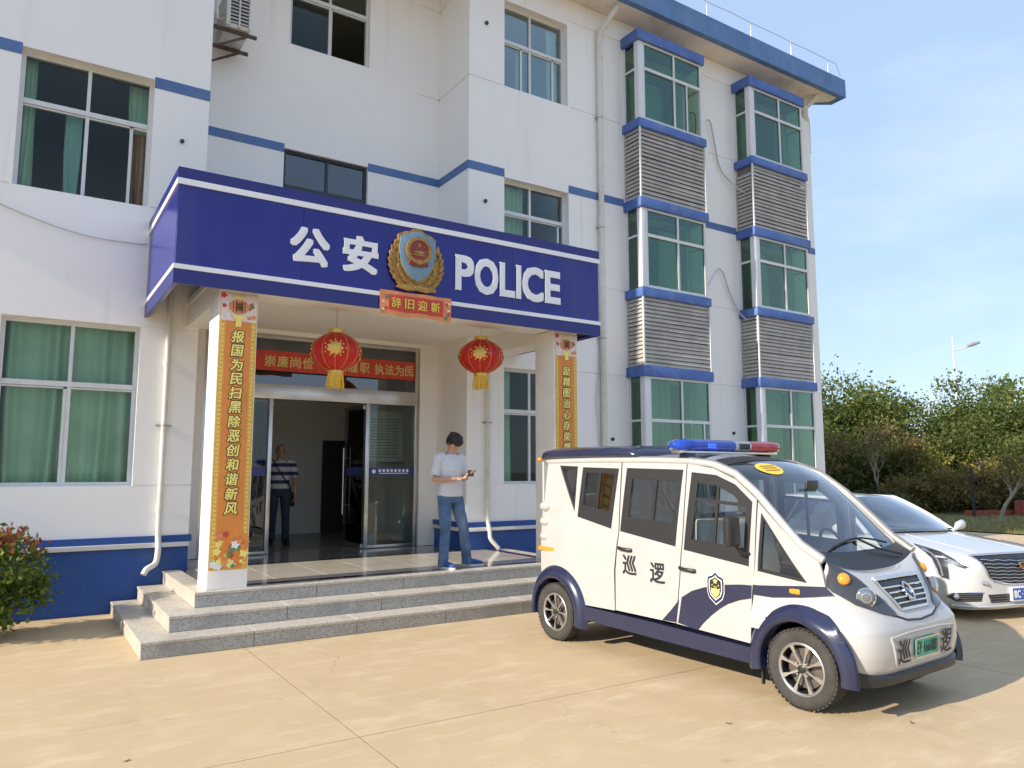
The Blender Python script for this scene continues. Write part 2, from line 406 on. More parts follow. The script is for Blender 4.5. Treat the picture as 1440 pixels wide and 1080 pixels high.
# lawn beyond the yard
LAWN = grassmat()
lm = MB(); n = 40
def lawn_z(x, y): return 0.03 + 0.05 * noise.noise(Vector((x * 0.3, y * 0.3, 0)))
gx = [21.9 + (140 - 21.9) * (i / n) ** 2 for i in range(n + 1)]; gy = [-60 + 200 * (j / n) for j in range(n + 1)]
vv = [[lm.bm.verts.new((x, y, lawn_z(x, y))) for y in gy] for x in gx]
for i in range(n):
    for j in range(n): lm.bm.faces.new((vv[i][j], vv[i + 1][j], vv[i + 1][j + 1], vv[i][j + 1]))
lawn = tag(lm.out('lawn', LAWN, smooth=60), kind='structure')
GRASS = leafmat('dry_grass', (0.16, 0.15, 0.04), (0.24, 0.21, 0.06), (0.34, 0.28, 0.10), 0.3)
gb = MB(); rg = random.Random(3)
for k in range(15000):
    x = 21.9 + 15 * rg.random() ** 1.4; y = rg.uniform(5, 18); z = lawn_z(x, y)
    h = rg.uniform(0.04, 0.13); a = rg.uniform(0, 6.28); w = 0.008 + 0.006 * rg.random()
    dx, dy = math.cos(a), math.sin(a); lx, ly = rg.gauss(0, 0.05), rg.gauss(0, 0.05)
    gb.bm.faces.new([gb.bm.verts.new(p) for p in ((x - dx * w, y - dy * w, z - 0.01), (x + dx * w, y + dy * w, z - 0.01), (x + lx, y + ly, z + h))])
tag(gb.out('lawn_grass', GRASS, norm=False), 'short dry yellowing grass on the lawn beyond the white sedan', 'grass', kind='stuff')

# ================================================================== POLICE STATION
YA, YB, XL, X1, X2, XR = 10.1, 11.15, -12.0, 1.81, 5.74, 14.69
station = empty('police_station', (6, 14, 0), label='three-storey white police station with blue bands and green-glass windows', cat='building')

def wall_panel(name, u0, u1, z0, z1, holes, grooves, place, depth=0.24, mat=WALL, parent=station):
    """wall in the (u, z) plane; holes are openings with reveals, grooves are shallow recessed joints.  place(u, z, d): d metres into the wall"""
    us = sorted({u0, u1} | {c for h in holes + grooves for c in (max(u0, min(u1, h[0])), max(u0, min(u1, h[1])))})
    zs = sorted({z0, z1} | {c for h in holes + grooves for c in (max(z0, min(z1, h[2])), max(z0, min(z1, h[3])))})
    def dep(uc, zc):
        for h in holes:
            if h[0] < uc < h[1] and h[2] < zc < h[3]: return None
        for g_ in grooves:
            if g_[0] < uc < g_[1] and g_[2] < zc < g_[3]: return 0.016
        return 0.0
    nu, nz = len(us) - 1, len(zs) - 1
    D = [[dep((us[i] + us[i + 1]) / 2, (zs[j] + zs[j + 1]) / 2) for j in range(nz)] for i in range(nu)]
    mb = MB(); cache = {}
    def V(u, z, d):
        k = (round(u, 4), round(z, 4), round(d, 4))
        if k not in cache: cache[k] = mb.bm.verts.new(place(u, z, d))
        return cache[k]
    def F(*vs):
        if len(set(vs)) == len(vs):
            try: mb.bm.faces.new(vs)
            except ValueError: pass
    for i in range(nu):
        for j in range(nz):
            d = D[i][j]
            if d is None: continue
            a, b, c, e = us[i], us[i + 1], zs[j], zs[j + 1]
            F(V(a, c, d), V(b, c, d), V(b, e, d), V(a, e, d))
            for (ii, jj, p, q) in ((i - 1, j, (a, c), (a, e)), (i + 1, j, (b, c), (b, e)), (i, j - 1, (a, c), (b, c)), (i, j + 1, (a, e), (b, e))):
                nd = D[ii][jj] if 0 <= ii < nu and 0 <= jj < nz else 0.0
                t = depth if nd is None else nd
                if t > d: F(V(*p, d), V(*q, d), V(*q, t), V(*p, t))
    return mb.out(name, mat, parent)

# openings ----------------------------------------------------------
ROWS_A = [(1.47, 3.40), (4.92, 6.60), (8.12, 9.70)]
ROWS_C = [(1.44, 3.30), (4.90, 6.47), (8.06, 9.60)]
A_win = [(-0.27, 1.15), (-3.6, -2.0), (-6.9, -5.3)]
HA = [(a, b, z0, z1) for a, b in A_win for z0, z1 in ROWS_A]
HC = [(6.42, 7.75, z0, z1) for z0, z1 in ROWS_C]
BAYS = [(9.03, 10.74), (12.09, 13.86)]
YBAY = 9.65
BAYROWS = [(0.55, 3.30), (4.90, 6.36), (8.04, 9.54)]
HBAY = [(a + 0.12, b - 0.12, z0 + 0.02, z1 - 0.02) for a, b in BAYS for z0, z1 in BAYROWS]
def gro(u0, u1, z, hh=0.011): return (u0, u1, z - hh, z + hh)
GA = [g_ for z in (1.47, 3.41, 4.92, 8.10, 9.69) for g_ in (gro(1.15 + 0.03, X1, z), gro(-2.0 + 0.03, -0.27 - 0.03, z), gro(-5.3 + .03, -3.6 - .03, z))]
GC = [g_ for z in (1.45, 3.33, 4.88, 8.06, 9.69) for g_ in (gro(X2, 6.38, z), gro(7.79, 9.02, z), gro(10.76, 12.08, z), gro(13.88, XR, z))]
wall_panel('wall', XL, X1, 0.87, 10.1, HA, GA, lambda u, z, d: (u, YA + d, z))
HB = [(3.10, 4.46, 4.92, 6.56), (3.12, 4.44, 8.26, 9.75)]
HDOOR = (2.10, 5.45, 0.455, 3.66)
wall_panel('wall', X1, X2, 3.72, 10.1, HB, [gro(5.3, X2, 8.06), gro(5.3, X2, 9.69)], lambda u, z, d: (u, YB + d, z))
wall_panel('wall', X1, X2, 0.455, 3.72, [HDOOR], [], lambda u, z, d: (u, YB + d, z), mat=PORCHW)
wall_panel('wall', X2, XR, 0.87, 10.1, HC + HBAY, GC, lambda u, z, d: (u, YA + d, z))
wall_panel('wall', YA, YB, 0.455, 10.1, [], [gro(YA, YB, z) for z in (8.06, 9.69)], lambda u, z, d: (X2 + d, u, z))      # return facing left
wall_panel('wall', YA, YB, 0.455, 10.1, [], [], lambda u, z, d: (X1 - d, u, z))                                         # return facing right
sh = MB()
sh.box(XR - 0.24, XR, YA + 0.02, 20, 0.0, 10.1); sh.box(XL, XL + 0.24, YA + 0.02, 20, 0.0, 10.1); sh.box(XL, XR, 20, 20.24, 0, 10.1)
sh.out('wall', WALL, station)
for z0, z1 in ((0.30, 0.445), (3.74, 3.90), (7.0, 7.15), (9.95, 10.09)):
    m_ = MB(); m_.box(XL + 0.25, X1 - 0.02, YA + 0.25, 19.9, z0, z1); m_.box(X1 - 0.01, X2 + 0.01, YB + 0.25, 19.9, z0, z1); m_.box(X2 + 0.02, XR - 0.25, YA + 0.25, 19.9, z0, z1)
    m_.out('floor_slab', INNER, station)
rm = MB()
for x in (-5.0, -1.6, 1.60, 5.95, 8.4, 11.3): rm.box(x - 0.06, x + 0.06, YA + 0.3 if x not in (1.6, 5.95) else YB + 0.25, 15.0, 0.45, 9.95)
rm.box(XL + 0.3, 1.5, 14.2, 14.3, 0.45, 9.95); rm.box(6.1, XR - 0.3, 14.2, 14.3, 0.45, 9.95)
rm.box(1.7, 5.85, 15.4, 15.5, 3.9, 9.95)
rm.out('partition', INNER, station)

# blue painted bands -------------------------------------------------
def band(x0, x1, y, z0, z1): box('painted_band', (x0, x1, y - 0.006, y + 0.01, z0, z1), BLUE_BAND, station)
for x0, x1 in ((-2.0, -0.27), (1.15, X1 + 0.006), (-5.3, -3.6)): band(x0, x1, YA, 6.49, 6.635)
band(X1 + 0.004, 3.10, YB, 6.49, 6.625); band(4.46, X2 - 0.004, YB, 6.49, 6.625)
band(X2 - 0.006, 6.42, YA, 6.47, 6.61); band(7.75, 9.02, YA, 6.47, 6.61); band(10.76, 12.08, YA, 6.47, 6.61); band(13.88, XR + 0.004, YA, 6.47, 6.61)
box('painted_band', (X2 - 0.006, X2 + 0.004, YA + 0.012, YB - 0.008, 6.475, 6.615), BLUE_BAND, station)
# plinth -------------------------------------------------------------
LEDGE = M('ledge_paint', (0.66, 0.65, 0.62), 0.6, var=0.08, vscale=3, dirt=(0.5, 0.48, 0.44), dscale=3)
pl = MB(); pl.box(XL, X1, YA - 0.002, YA + 0.24, 0, 0.74); pl.box(X2, XR, YA - 0.002, YA + 0.24, 0, 0.74)
pl.box(X2 - 0.002, X2 + .2, YA + 0.01, YB - 0.005, 0.3, 0.742); pl.box(X1 - .2, X1 + 0.002, YA + 0.01, YB - 0.005, 0.3, 0.742)
pl.out('plinth', PLINTH, station)
pl = MB(); pl.box(XL, X1 + 0.03, YA - 0.03, YA + 0.2, 0.792, 0.868); pl.box(X2 - 0.03, XR, YA - 0.03, YA + 0.2, 0.792, 0.868); pl.box(X2 - 0.03, X2 + .1, YA + .2, YB - 0.004, 0.79, 0.866)
pl.out('plinth_band', BLUE_BAND if False else PLINTH, station)
pl = MB(); pl.box(XL, X1 + 0.0, YA - 0.075, YA + 0.1, 0.735, 0.79); pl.box(X2 - 0.06, XR, YA - 0.075, YA + 0.1, 0.735, 0.79); pl.box(X2 - 0.06, X2 + .1, YA + .1, YB - .004, 0.733, 0.788)
pl.out('plinth_ledge', LEDGE, station, bevel=0.012)

# windows -------------------------------------------------------------
def curtain(label, x0, x1, y, z0, z1, mat, pleat=0.085, amp=0.03, seed=0, group=None):
    rr = random.Random(seed); n = max(10, int((x1 - x0) / 0.014)); mb = MB(); top = []; bot = []; mid = []
    ph = rr.uniform(0, 6)
    for i in range(n + 1):
        u = i / n; x = x0 + (x1 - x0) * u
        a = ph + (x - x0) / pleat * 6.28 + 1.3 * math.sin((x - x0) * 7 + ph)
        yy = amp * math.sin(a) * (0.6 + 0.5 * math.sin((x - x0) * 11 + 2 * ph))
        top.append(mb.bm.verts.new((x, y + 0.5 * yy, z1))); mid.append(mb.bm.verts.new((x, y + yy, (z0 + z1) / 2))); bot.append(mb.bm.verts.new((x + 0.03 * math.sin(a * 0.3), y + 1.35 * yy, z0)))
    for a_, b_ in ((bot, mid), (mid, top)):
        for i in range(n): mb.bm.faces.new((a_[i], a_[i + 1], b_[i + 1], b_[i]))
    return tag(mb.out('curtain', mat, smooth=70), label, 'curtain', group)
def window(x0, x1, z0, z1, y, xm=None, zt=None, stiles=(), frame=ALU, gl=GLASS_T, fw=0.045, setback=0.13, open_pane=None, parent=station):
    yf = y + setback; w = empty('window', ((x0 + x1) / 2, yf, z0)); w.parent = parent; w.matrix_parent_inverse = INV[parent.name]
    xm = xm or (x0 + x1) / 2; zt = zt or z0 + 0.63 * (z1 - z0)
    f = MB(); d0, d1 = yf, yf + 0.06
    f.box(x0, x0 + fw, d0, d1, z0, z1); f.box(x1 - fw, x1, d0, d1, z0, z1)
    f.box(x0 + fw, x1 - fw, d0, d1, z0, z0 + fw); f.box(x0 + fw, x1 - fw, d0, d1, z1 - fw, z1)
    f.box(x0 + fw, x1 - fw, d0 - 0.008, d1 - .004, zt - 0.03, zt + 0.03)
    f.box(xm - 0.02, xm + 0.02, d0 + 0.004, d1 - .008, z0 + fw, zt - 0.03); f.box(xm - 0.02, xm + 0.02, d0 + 0.004, d1 - .008, zt + 0.03, z1 - fw)
    for sx in stiles: f.box(sx - 0.018, sx + 0.018, d0 + 0.012, d1 - 0.012, z0 + fw, zt - 0.03)
    # sash rails
    f.box(x0 + fw, x1 - fw, d0 + 0.012, d1 - .012, zt - 0.055, zt - 0.034)
    f.out('frame', frame, w)
    for k, (a, b, c, e) in enumerate(((x0 + fw, xm - 0.02, z0 + fw, zt - 0.055), (xm + 0.02, x1 - fw, z0 + fw, zt - 0.055), (x0 + fw, xm - 0.02, zt + 0.03, z1 - fw), (xm + 0.02, x1 - fw, zt + 0.03, z1 - fw))):
        if open_pane == k: b = stiles[-1]
        if b - a < 0.05: continue
        box('pane', (a, b, d0 + 0.028, d0 + 0.034, c, e), gl, w)
    return w
nm3 = ['ground floor', 'first floor', 'top floor']
# left wing
window(-0.27, 1.15, *ROWS_A[0], YA, xm=0.44, zt=2.66, stiles=(0.40,), gl=GLASS_T)
window(-0.27, 1.15, *ROWS_A[1], YA, xm=0.44, zt=6.0, stiles=(0.93,), open_pane=1)
window(-0.27, 1.15, *ROWS_A[2], YA)
for a, b in A_win[1:]:
    for zz in ROWS_A: window(a, b, *zz, YA)
curtain('pleated green curtain drawn across the ground-floor window left of the entrance', -0.24, 1.12, YA + 0.30, 1.5, 3.42, CURT, 0.19, 0.075, 1)
curtain('narrow green curtain at the left edge of the left-wing upstairs window', -0.26, -0.10, YA + 0.30, 4.95, 6.6, CURT, 0.06, 0.03, 2)
curtain('teal curtain hanging in the middle of the left-wing upstairs window', 0.22, 0.40, YA + 0.30, 4.95, 6.02, CURT_T, 0.07, 0.03, 3)
curtain('green curtain behind the upper right pane of the left-wing upstairs window', 0.90, 1.12, YA + 0.34, 5.95, 6.6, CURT, 0.06, 0.03, 4)
curtain('brown curtain in the open right sash of the left-wing upstairs window', 0.94, 1.12, YA + 0.26, 4.95, 5.93, CURT_B, 0.06, 0.025, 5)
# stair tower
window(3.10, 4.46, 4.92, 6.56, YB, xm=3.80, zt=5.98, frame=DARKFR, gl=GLASS_D, setback=0.06)
window(3.12, 4.44, 8.26, 9.75, YB, xm=3.78, zt=9.15, stiles=(3.80,), setback=0.06, open_pane=1)
# right wing
window(6.42, 7.75, *ROWS_C[0], YA, xm=7.0, zt=2.61, stiles=(7.5,))
window(6.42, 7.75, *ROWS_C[1], YA, xm=7.02, zt=5.93, stiles=(7.62,))
window(6.42, 7.75, *ROWS_C[2], YA, xm=7.03, zt=8.95, stiles=(6.85, 7.52))
curtain('green curtain at the left of the ground-floor window behind the porch pillar', 6.46, 6.72, YA + 0.30, 1.48, 3.3, CURT, 0.07, 0.03, 6)
curtain('pale green curtain in the left half of the right-wing first-floor window', 6.46, 6.98, YA + 0.30, 4.95, 6.47, CURT, 0.09, 0.03, 7)
curtain('thin teal curtain in the top-floor window left of the drainpipe', 6.84, 6.95, YA + 0.30, 8.1, 8.95, CURT_T, 0.05, 0.025, 8)
curtain('slim green curtain at the upper right of the top-floor window left of the drainpipe', 7.50, 7.70, YA + 0.30, 8.1, 9.6, CURT, 0.06, 0.025, 9)

# bay windows ---------------------------------------------------------
SLAT = M('louver_slat_paint', (0.46, 0.43, 0.39), 0.5, var=0.15, vscale=4, dirt=(0.36, 0.33, 0.29), dscale=3)
COLW = M('bay_column_paint', (0.72, 0.72, 0.74), 0.5, var=0.05, vscale=2)
BAYC = {0: ['green', 'green', 'teal'], 1: ['green', 'green', 'teal']}
for bi, (bx0, bx1) in enumerate(BAYS):
    wh = ('left', 'right')[bi]
    slabs = [(3.30, 3.48), (4.72, 4.88), (6.36, 6.54), (7.86, 8.02), (9.54, 9.74)]
    for z0, z1 in slabs:
        sb = box('bay_slab', (bx0 - 0.02, bx1 + 0.02, YBAY - 0.02, YA + 0.05, z0, z1), BLUE_SLAB, station, bevel=0.012)
    for z0, z1 in ((3.48, 4.72), (6.54, 7.86)):
        lp = box('louver_panel', (bx0 + 0.08, bx1 - 0.08, YBAY + 0.10, YA + 0.04, z0, z1), M('louver_backing_board', (0.20, 0.185, 0.165), .8), station)  # plain grey-brown backing board behind the slats
        ns = 17; pt = (z1 - z0) / ns
        key = MB(); key.prism([(0, 0, 0), (0, 0.030, pt * 0.90), (0, 0.036, pt * 0.90), (0, 0.010, -0.004)], (bx1 - bx0 - 0.04, 0, 0)); sl_me = key.mesh('slat'); sl_me.materials.append(SLAT)
        key = MB(); key.prism([(0, 0, 0), (0.030, 0, pt * 0.90), (0.036, 0, pt * 0.90), (0.010, 0, -0.004)], (0, YA - YBAY - 0.05, 0)); sl2 = key.mesh('slat'); sl2.materials.append(SLAT)
        rr = random.Random(int(z0 * 100) + bi)
        for k in range(ns):
            zz = z0 + pt * (k + 0.14)
            link('slat', sl_me, None, lp, loc=(bx0 + 0.02, YBAY + 0.012 + rr.uniform(-0.003, 0.004), zz + rr.uniform(-0.006, 0.004)), rot=(0, rr.gauss(0, 0.0022), 0))
            if not (bi == 1 and z0 > 6 and k in (15, 16)):
                link('slat', sl2, None, lp, loc=(bx0 + 0.014, YBAY + 0.03, zz + rr.uniform(-0.006, 0.004)), rot=(rr.gauss(0, 0.004), 0, 0))
                link('slat', sl2, None, lp, loc=(bx1 - 0.014, YBAY + 0.03, zz), rot=(0, 0, 0), scale=(-1, 1, 1))
        for xa, xb in ((bx0 + 0.002, bx0 + 0.03), (bx1 - 0.03, bx1 - 0.002)): box('corner_trim', (xa, xb, YBAY - 0.004, YBAY + 0.024, z0, z1), ALU, lp)
    for ri, (z0, z1) in enumerate(BAYROWS):
        w = empty('window', ((bx0 + bx1) / 2, YBAY, z0)); w.parent = station; w.matrix_parent_inverse = INV[station.name]
        fx0, fx1, yf = bx0 + 0.03, bx1 - 0.03, YBAY + 0.03
        zt = z0 + 0.66 * (z1 - z0) if ri else z0 + 0.72 * (z1 - z0)
        cw = 0.12; f = MB(); xm = (fx0 + cw + fx1) / 2 + 0.03
        f.box(fx1 - 0.05, fx1, yf, yf + 0.05, z0, z1); f.box(fx0 + cw, fx0 + cw + 0.035, yf + .004, yf + 0.05, z0, z1)
        f.box(fx0 + cw + .035, fx1 - .05, yf + .002, yf + 0.05, z0, z0 + 0.045); f.box(fx0 + cw + .035, fx1 - .05, yf + .002, yf + 0.05, z1 - 0.04, z1)
        f.box(fx0 + cw + .035, fx1 - .05, yf - 0.004, yf + 0.048, zt - 0.028, zt + 0.028)
        f.box(xm - 0.022, xm + 0.022, yf + 0.004, yf + 0.046, z0 + .045, zt - .028); f.box(xm - 0.022, xm + 0.022, yf + 0.004, yf + 0.046, zt + 0.028, z1 - .04)
        if ri == 2 and bi == 0: f.box(xm + 0.32, xm + 0.355, yf + 0.01, yf + 0.04, z0 + .045, zt - .028)
        if ri == 0 and bi == 0: f.box(fx1 - 0.2, fx1 - 0.16, yf + 0.01, yf + 0.04, z0 + .045, zt - .028)
        # left return frame (side light), right return frame
        for xs in (fx0 + .01, fx1 - 0.045):
            f.box(xs, xs + 0.035, YBAY + 0.15 if xs < xm else YBAY + .085, YA - 0.005, zt - 0.02, zt + 0.02)
            f.box(xs - .002, xs + 0.037, YA - 0.05, YA - .004, z0, zt - .02); f.box(xs - .002, xs + 0.037, YA - 0.05, YA - .004, zt + .02, z1)
        f.out('frame', ALU, w)
        c_ = MB(); c_.box(fx0 - 0.004, fx0 + cw, YBAY + 0.026, YBAY + 0.145, z0, z1); c_.out('column', COLW, w, bevel=0.01)
        for a, b, c, e in ((fx0 + cw + .035, xm - .022, z0 + .045, zt - .028), (xm + .022, fx1 - .05, z0 + .045, zt - .028), (fx0 + cw + .035, xm - .022, zt + .028, z1 - .04), (xm + .022, fx1 - .05, zt + .028, z1 - .04)):
            if ri == 2 and bi == 0 and a > xm and c < zt: b = xm + .32
            if ri == 0 and bi == 0 and a > xm and c < zt: b = fx1 - .18
            box('pane', (a, b, yf + .022, yf + .028, c, e), GLASS_B, w)
        for xs in (fx0 + .02, fx1 - .03):
            for c, e in ((z0, zt - .02), (zt + .02, z1)): box('pane', (xs, xs + .006, YBAY + .15 if xs < xm else YBAY + .09, YA - .05, c, e), GLASS_B, w)
        mt = CURT_T if ri == 2 else CURT
        st = ('ground floor', 'first floor', 'top floor')[ri]
        spans = {(0, 0): (0.50, 1.02), (0, 1): (0.86, 1.36), (0, 2): (0.16, 0.98), (1, 0): (0.2, 1.15), (1, 1): (0.32, 0.80), (1, 2): (0.20, 0.62)}[(bi, ri)]
        curtain('%s pleated curtain in the %s bay window on the %s' % ('teal' if ri == 2 else 'green', wh, st), bx0 + spans[0], bx0 + spans[1], YBAY + 0.42, z0 + .02, z1 if ri == 0 else zt + (0.3 if ri == 1 else 0.0), mt, 0.17, 0.06, 20 + bi * 5 + ri)

# eaves ---------------------------------------------------------------
def eave_poly(z): return [(XL, 9.53, z), (15.24, 9.53, z), (15.26, 9.90, z), (14.90, 10.11, z), (14.69, 10.3, z), (14.69, 20.3, z), (XL, 20.3, z)]
MB().prism(eave_poly(10.105), (0, 0, 0.05)).out('soffit', SOFFIT, station)
def sh_poly(o): return [(XL, 9.53 - o), (15.24 + o, 9.53 - o), (15.26 + o, 9.90), (14.92, 10.13)]
ev = MB(); a_ = sh_poly(0.02); b_ = [(XL, 9.63), (15.12, 9.63), (15.14, 9.86), (14.80, 10.13)]
for k in range(3):
    ev.prism([(*a_[k], 10.09), (*a_[k + 1], 10.09), (*b_[k + 1], 10.09), (*b_[k], 10.09)], (0, 0, 0.42))
ev.out('eave_fascia', EAVE_BLUE, station)
MB().prism([(x, y, 10.16) for x, y, z in eave_poly(0)], (0, 0, 0.2)).out('roof', M('roof_concrete', (0.3, 0.29, 0.27), 0.9, var=0.1), station)
# lightning conductor along the roof edge
WIRE = M('galvanised_wire', (0.42, 0.41, 0.40), 0.5, metal=0.6)
lc = empty('lightning_conductor', (10, 9.6, 10.5), label='thin lightning conductor wire on short posts along the roof edge', cat='wire')
pts = [(x, 9.56, 10.86 + 0.01 * math.sin(x * 5)) for x in [3 + k * 0.5 for k in range(25)]] + [(15.2, 9.58, 10.62)]
MB().tube(pts, 0.006, 6).out('wire', WIRE, lc)
for x in (4.0, 5.4, 6.8, 8.2, 9.5, 10.8, 12.1, 13.4, 14.7): MB().tube([(x, 9.56, 10.5), (x, 9.56, 10.87)], 0.008, 6).out('post', WIRE, lc)

# drainpipes ------------------------------------------------------------
def drainpipe(label, pts, r, collars=(), brackets=()):
    d = empty('drainpipe', pts[-1], label=label, cat='drainpipe')
    MB().tube(pts, r, 14).out('pipe', PIPEW, d, smooth=50)
    for (x, y, z) in collars: MB().tube([(x, y, z - 0.045), (x, y, z + 0.045)], r + 0.008, 14).out('collar', PIPEW, d, smooth=40)
    for (x, y, z) in brackets:
        b = MB(); b.tube([(x, y, z - 0.01), (x, y, z + 0.01)], r + 0.006, 14); b.box(x - 0.09, x + 0.09, y + 0.03, y + 0.05, z - 0.01, z + 0.01); b.out('bracket', WIRE, d)
    return d
def arc(pts, n=5):
    """round the corners of a polyline"""
    P = [Vector(p) for p in pts]; out = [P[0]]
    for i in range(1, len(P) - 1):
        a = P[i] + (P[i - 1] - P[i]).normalized() * min(0.07, (P[i - 1] - P[i]).length / 3); b = P[i] + (P[i + 1] - P[i]).normalized() * min(0.07, (P[i + 1] - P[i]).length / 3)
        for k in range(n + 1):
            t = k / n; out.append(a * (1 - t) ** 2 + P[i] * 2 * t * (1 - t) + b * t * t)
    return out + [P[-1]]
drainpipe('cream plastic drainpipe running down beside the left bay window from the eave', arc([(8.62, 9.72, 10.10), (8.58, 9.74, 10.0), (8.43, 10.03, 9.62), (8.43, 10.03, 0.1)]), 0.052,
          [(8.43, 10.03, z) for z in (9.2, 7.1, 5.15, 3.0, 2.6)], [(8.43, 10.03, z) for z in (8.0, 5.95, 3.95, 1.9)])
drainpipe('thin cream drainpipe with elbow outlet left of the entrance steps', arc([(1.46, 10.055, 4.4), (1.46, 10.055, 0.86), (1.46, 9.99, 0.72), (1.45, 9.98, 0.60), (1.43, 9.97, 0.545), (1.33, 9.92, 0.50), (1.30, 9.90, 0.44)]), 0.034,
          [(1.46, 10.055, 2.98), (1.46, 10.055, 1.2)], [(1.46, 10.055, z) for z in (2.2, 4.0)])
drainpipe('thin white drainpipe with bent foot behind the standing man', arc([(6.10, 10.055, 3.7), (6.10, 10.055, 0.86), (6.09, 9.98, 0.74), (6.09, 9.97, 0.62), (6.22, 9.93, 0.475)]), 0.033, [(6.10, 10.055, 1.3)], [(6.10, 10.055, 2.4)])
drainpipe('short stained gutter elbow under the right end of the eave', arc([(14.62, 9.80, 10.10), (14.55, 9.86, 9.98), (14.45, 10.02, 9.84), (14.5, 10.05, 9.70), (14.72, 10.16, 9.62), (14.74, 10.18, 8.9)]), 0.06, [(14.42, 10.03, 9.82)])
# hoses left from removed air conditioners
HOSE = M('grey_hose', (0.50, 0.50, 0.48), 0.7)
def hose(label, pts, r, cat='hose'):
    P = [Vector(p) for p in pts]; out = []
    for i in range(len(P) - 1):
        p0, p1, p2, p3 = P[max(i - 1, 0)], P[i], P[i + 1], P[min(i + 2, len(P) - 1)]
        for k in range(8):
            t = k / 8; out.append(0.5 * ((2 * p1) + (p2 - p0) * t + (2 * p0 - 5 * p1 + 4 * p2 - p3) * t * t + (3 * p1 - p0 - 3 * p2 + p3) * t ** 3))
    out.append(P[-1]); return tag(MB().tube(out, r, 8).out('hose' if cat == 'hose' else 'cable', HOSE, smooth=50), label, cat)
hose('short grey hose stub on the wall beside the top left bay window', [(10.80, 10.06, 8.75), (10.88, 10.02, 8.72), (10.90, 10.03, 8.45), (10.84, 10.05, 8.12)], 0.016)
hose('grey air-conditioner hose hanging into the top right louver panel', [(11.25, 10.05, 8.72), (11.32, 10.02, 8.66), (11.45, 10.04, 8.25), (11.6, 10.04, 7.75), (11.95, 9.95, 7.42), (12.12, 9.86, 7.30)], 0.016)
hose('grey hose running down the wall to the lower right louver panel', [(11.44, 10.05, 5.66), (11.55, 10.02, 5.58), (11.75, 10.04, 5.2), (11.98, 10.02, 4.84), (12.08, 9.90, 4.66)], 0.014)
hose('thin grey cable looping off the wall between the two bay windows', [(10.86, 10.07, 4.98), (11.1, 10.04, 5.25), (11.44, 10.06, 5.64)], 0.007, 'cable')
hose('thin dark cable sagging along the left wall above the ground-floor window', [(-1.6, 10.08, 5.15), (-0.4, 10.06, 4.66), (0.4, 10.06, 4.44), (1.0, 10.07, 4.42), (1.16, 10.08, 4.44)], 0.008, 'cable')
hose('thin cable hanging beside the drainpipe right of the canopy', [(8.34, 10.08, 4.55), (8.37, 10.06, 3.6), (8.30, 10.07, 2.9), (8.36, 10.07, 2.0)], 0.006, 'cable')
# pipe holes in the wall
for nm, x, z in (('high on the right wing near the top-floor window', 6.06, 9.05), ('beside the right-wing first-floor window', 6.05, 5.98), ('between the left bay window and the drainpipe', 8.66, 2.2), ('between the two bay windows', 11.78, 2.39)):
    tag(MB().lathe([(0.030, 0), (0.030, 0.035), (0.018, 0.035), (0.015, 0.006)], (x, YA - 0.033, z), 14, 'y').out('wall_sleeve', DARKFR), 'small dark pipe sleeve in the wall ' + nm, 'pipe sleeve')
tag(MB().lathe([(0.026, 0), (0.026, 0.03), (0.016, 0.03), (0.014, 0.006)], (1.50, YA - 0.03, 5.86), 14, 'y').out('wall_sleeve', DARKFR), 'small dark pipe sleeve in the left wall below the blue band', 'pipe sleeve')

# air conditioner in the recess ----------------------------------------
acx0, acx1, acy0, acy1, acz0 = 2.04, 2.36, 10.42, 11.08, 7.82
ACW = M('ac_casing', (0.62, 0.61, 0.57), 0.5, var=0.08, vscale=6, dirt=(0.42, 0.38, 0.33), dscale=5)
RUST = M('rusty_bracket', (0.10, 0.065, 0.045), 0.8, var=0.3, vscale=15)
ac = empty('air_conditioner', (acx0, acy0, acz0), label='white outdoor air-conditioner unit on rusty brackets in the wall recess', cat='air conditioner')
MB().box(acx0, acx1, acy0 + .012, acy1, acz0, acz0 + 0.62).out('casing', ACW, ac, bevel=0.015)
gr = box('grille_backing', (acx0 + .05, acx1 - .03, acy0 + .004, acy0 + .02, acz0 + .06, acz0 + .58), DARKFR, ac)
for k in range(10): bar('grille_bar', (acx0 + acx1) / 2, acy0 - .001, acz0 + .075 + k * .053, .26, .012, .014, ACW, ac)
for x in (acx0 + .02, (acx0 + acx1) / 2 + .01, acx1 - .012): bar('grille_bar', x, acy0 - .004, acz0 + .31, .022 if x > acx0 + .03 else .05, .018, .6, ACW, ac)
for y in (10.50, 11.0):
    b = MB(); b.box(X1 + .002, 2.47, y - .018, y + .018, acz0 - .05, acz0 - .004); b.prism([(X1 + .002, y - .014, acz0 - .36), (X1 + .04, y - .014, acz0 - .36), (2.36, y - .014, acz0 - .05), (2.30, y - .014, acz0 - .05)], (0, .028, 0)); b.out('bracket', RUST, ac)
MB().tube([(1.86, 10.5, 8.6), (1.90, 10.47, 8.2), (1.93, 10.47, 7.9), (2.03, 10.5, 7.95)], .022, 8).out('pipe', PIPEW, ac, smooth=50)

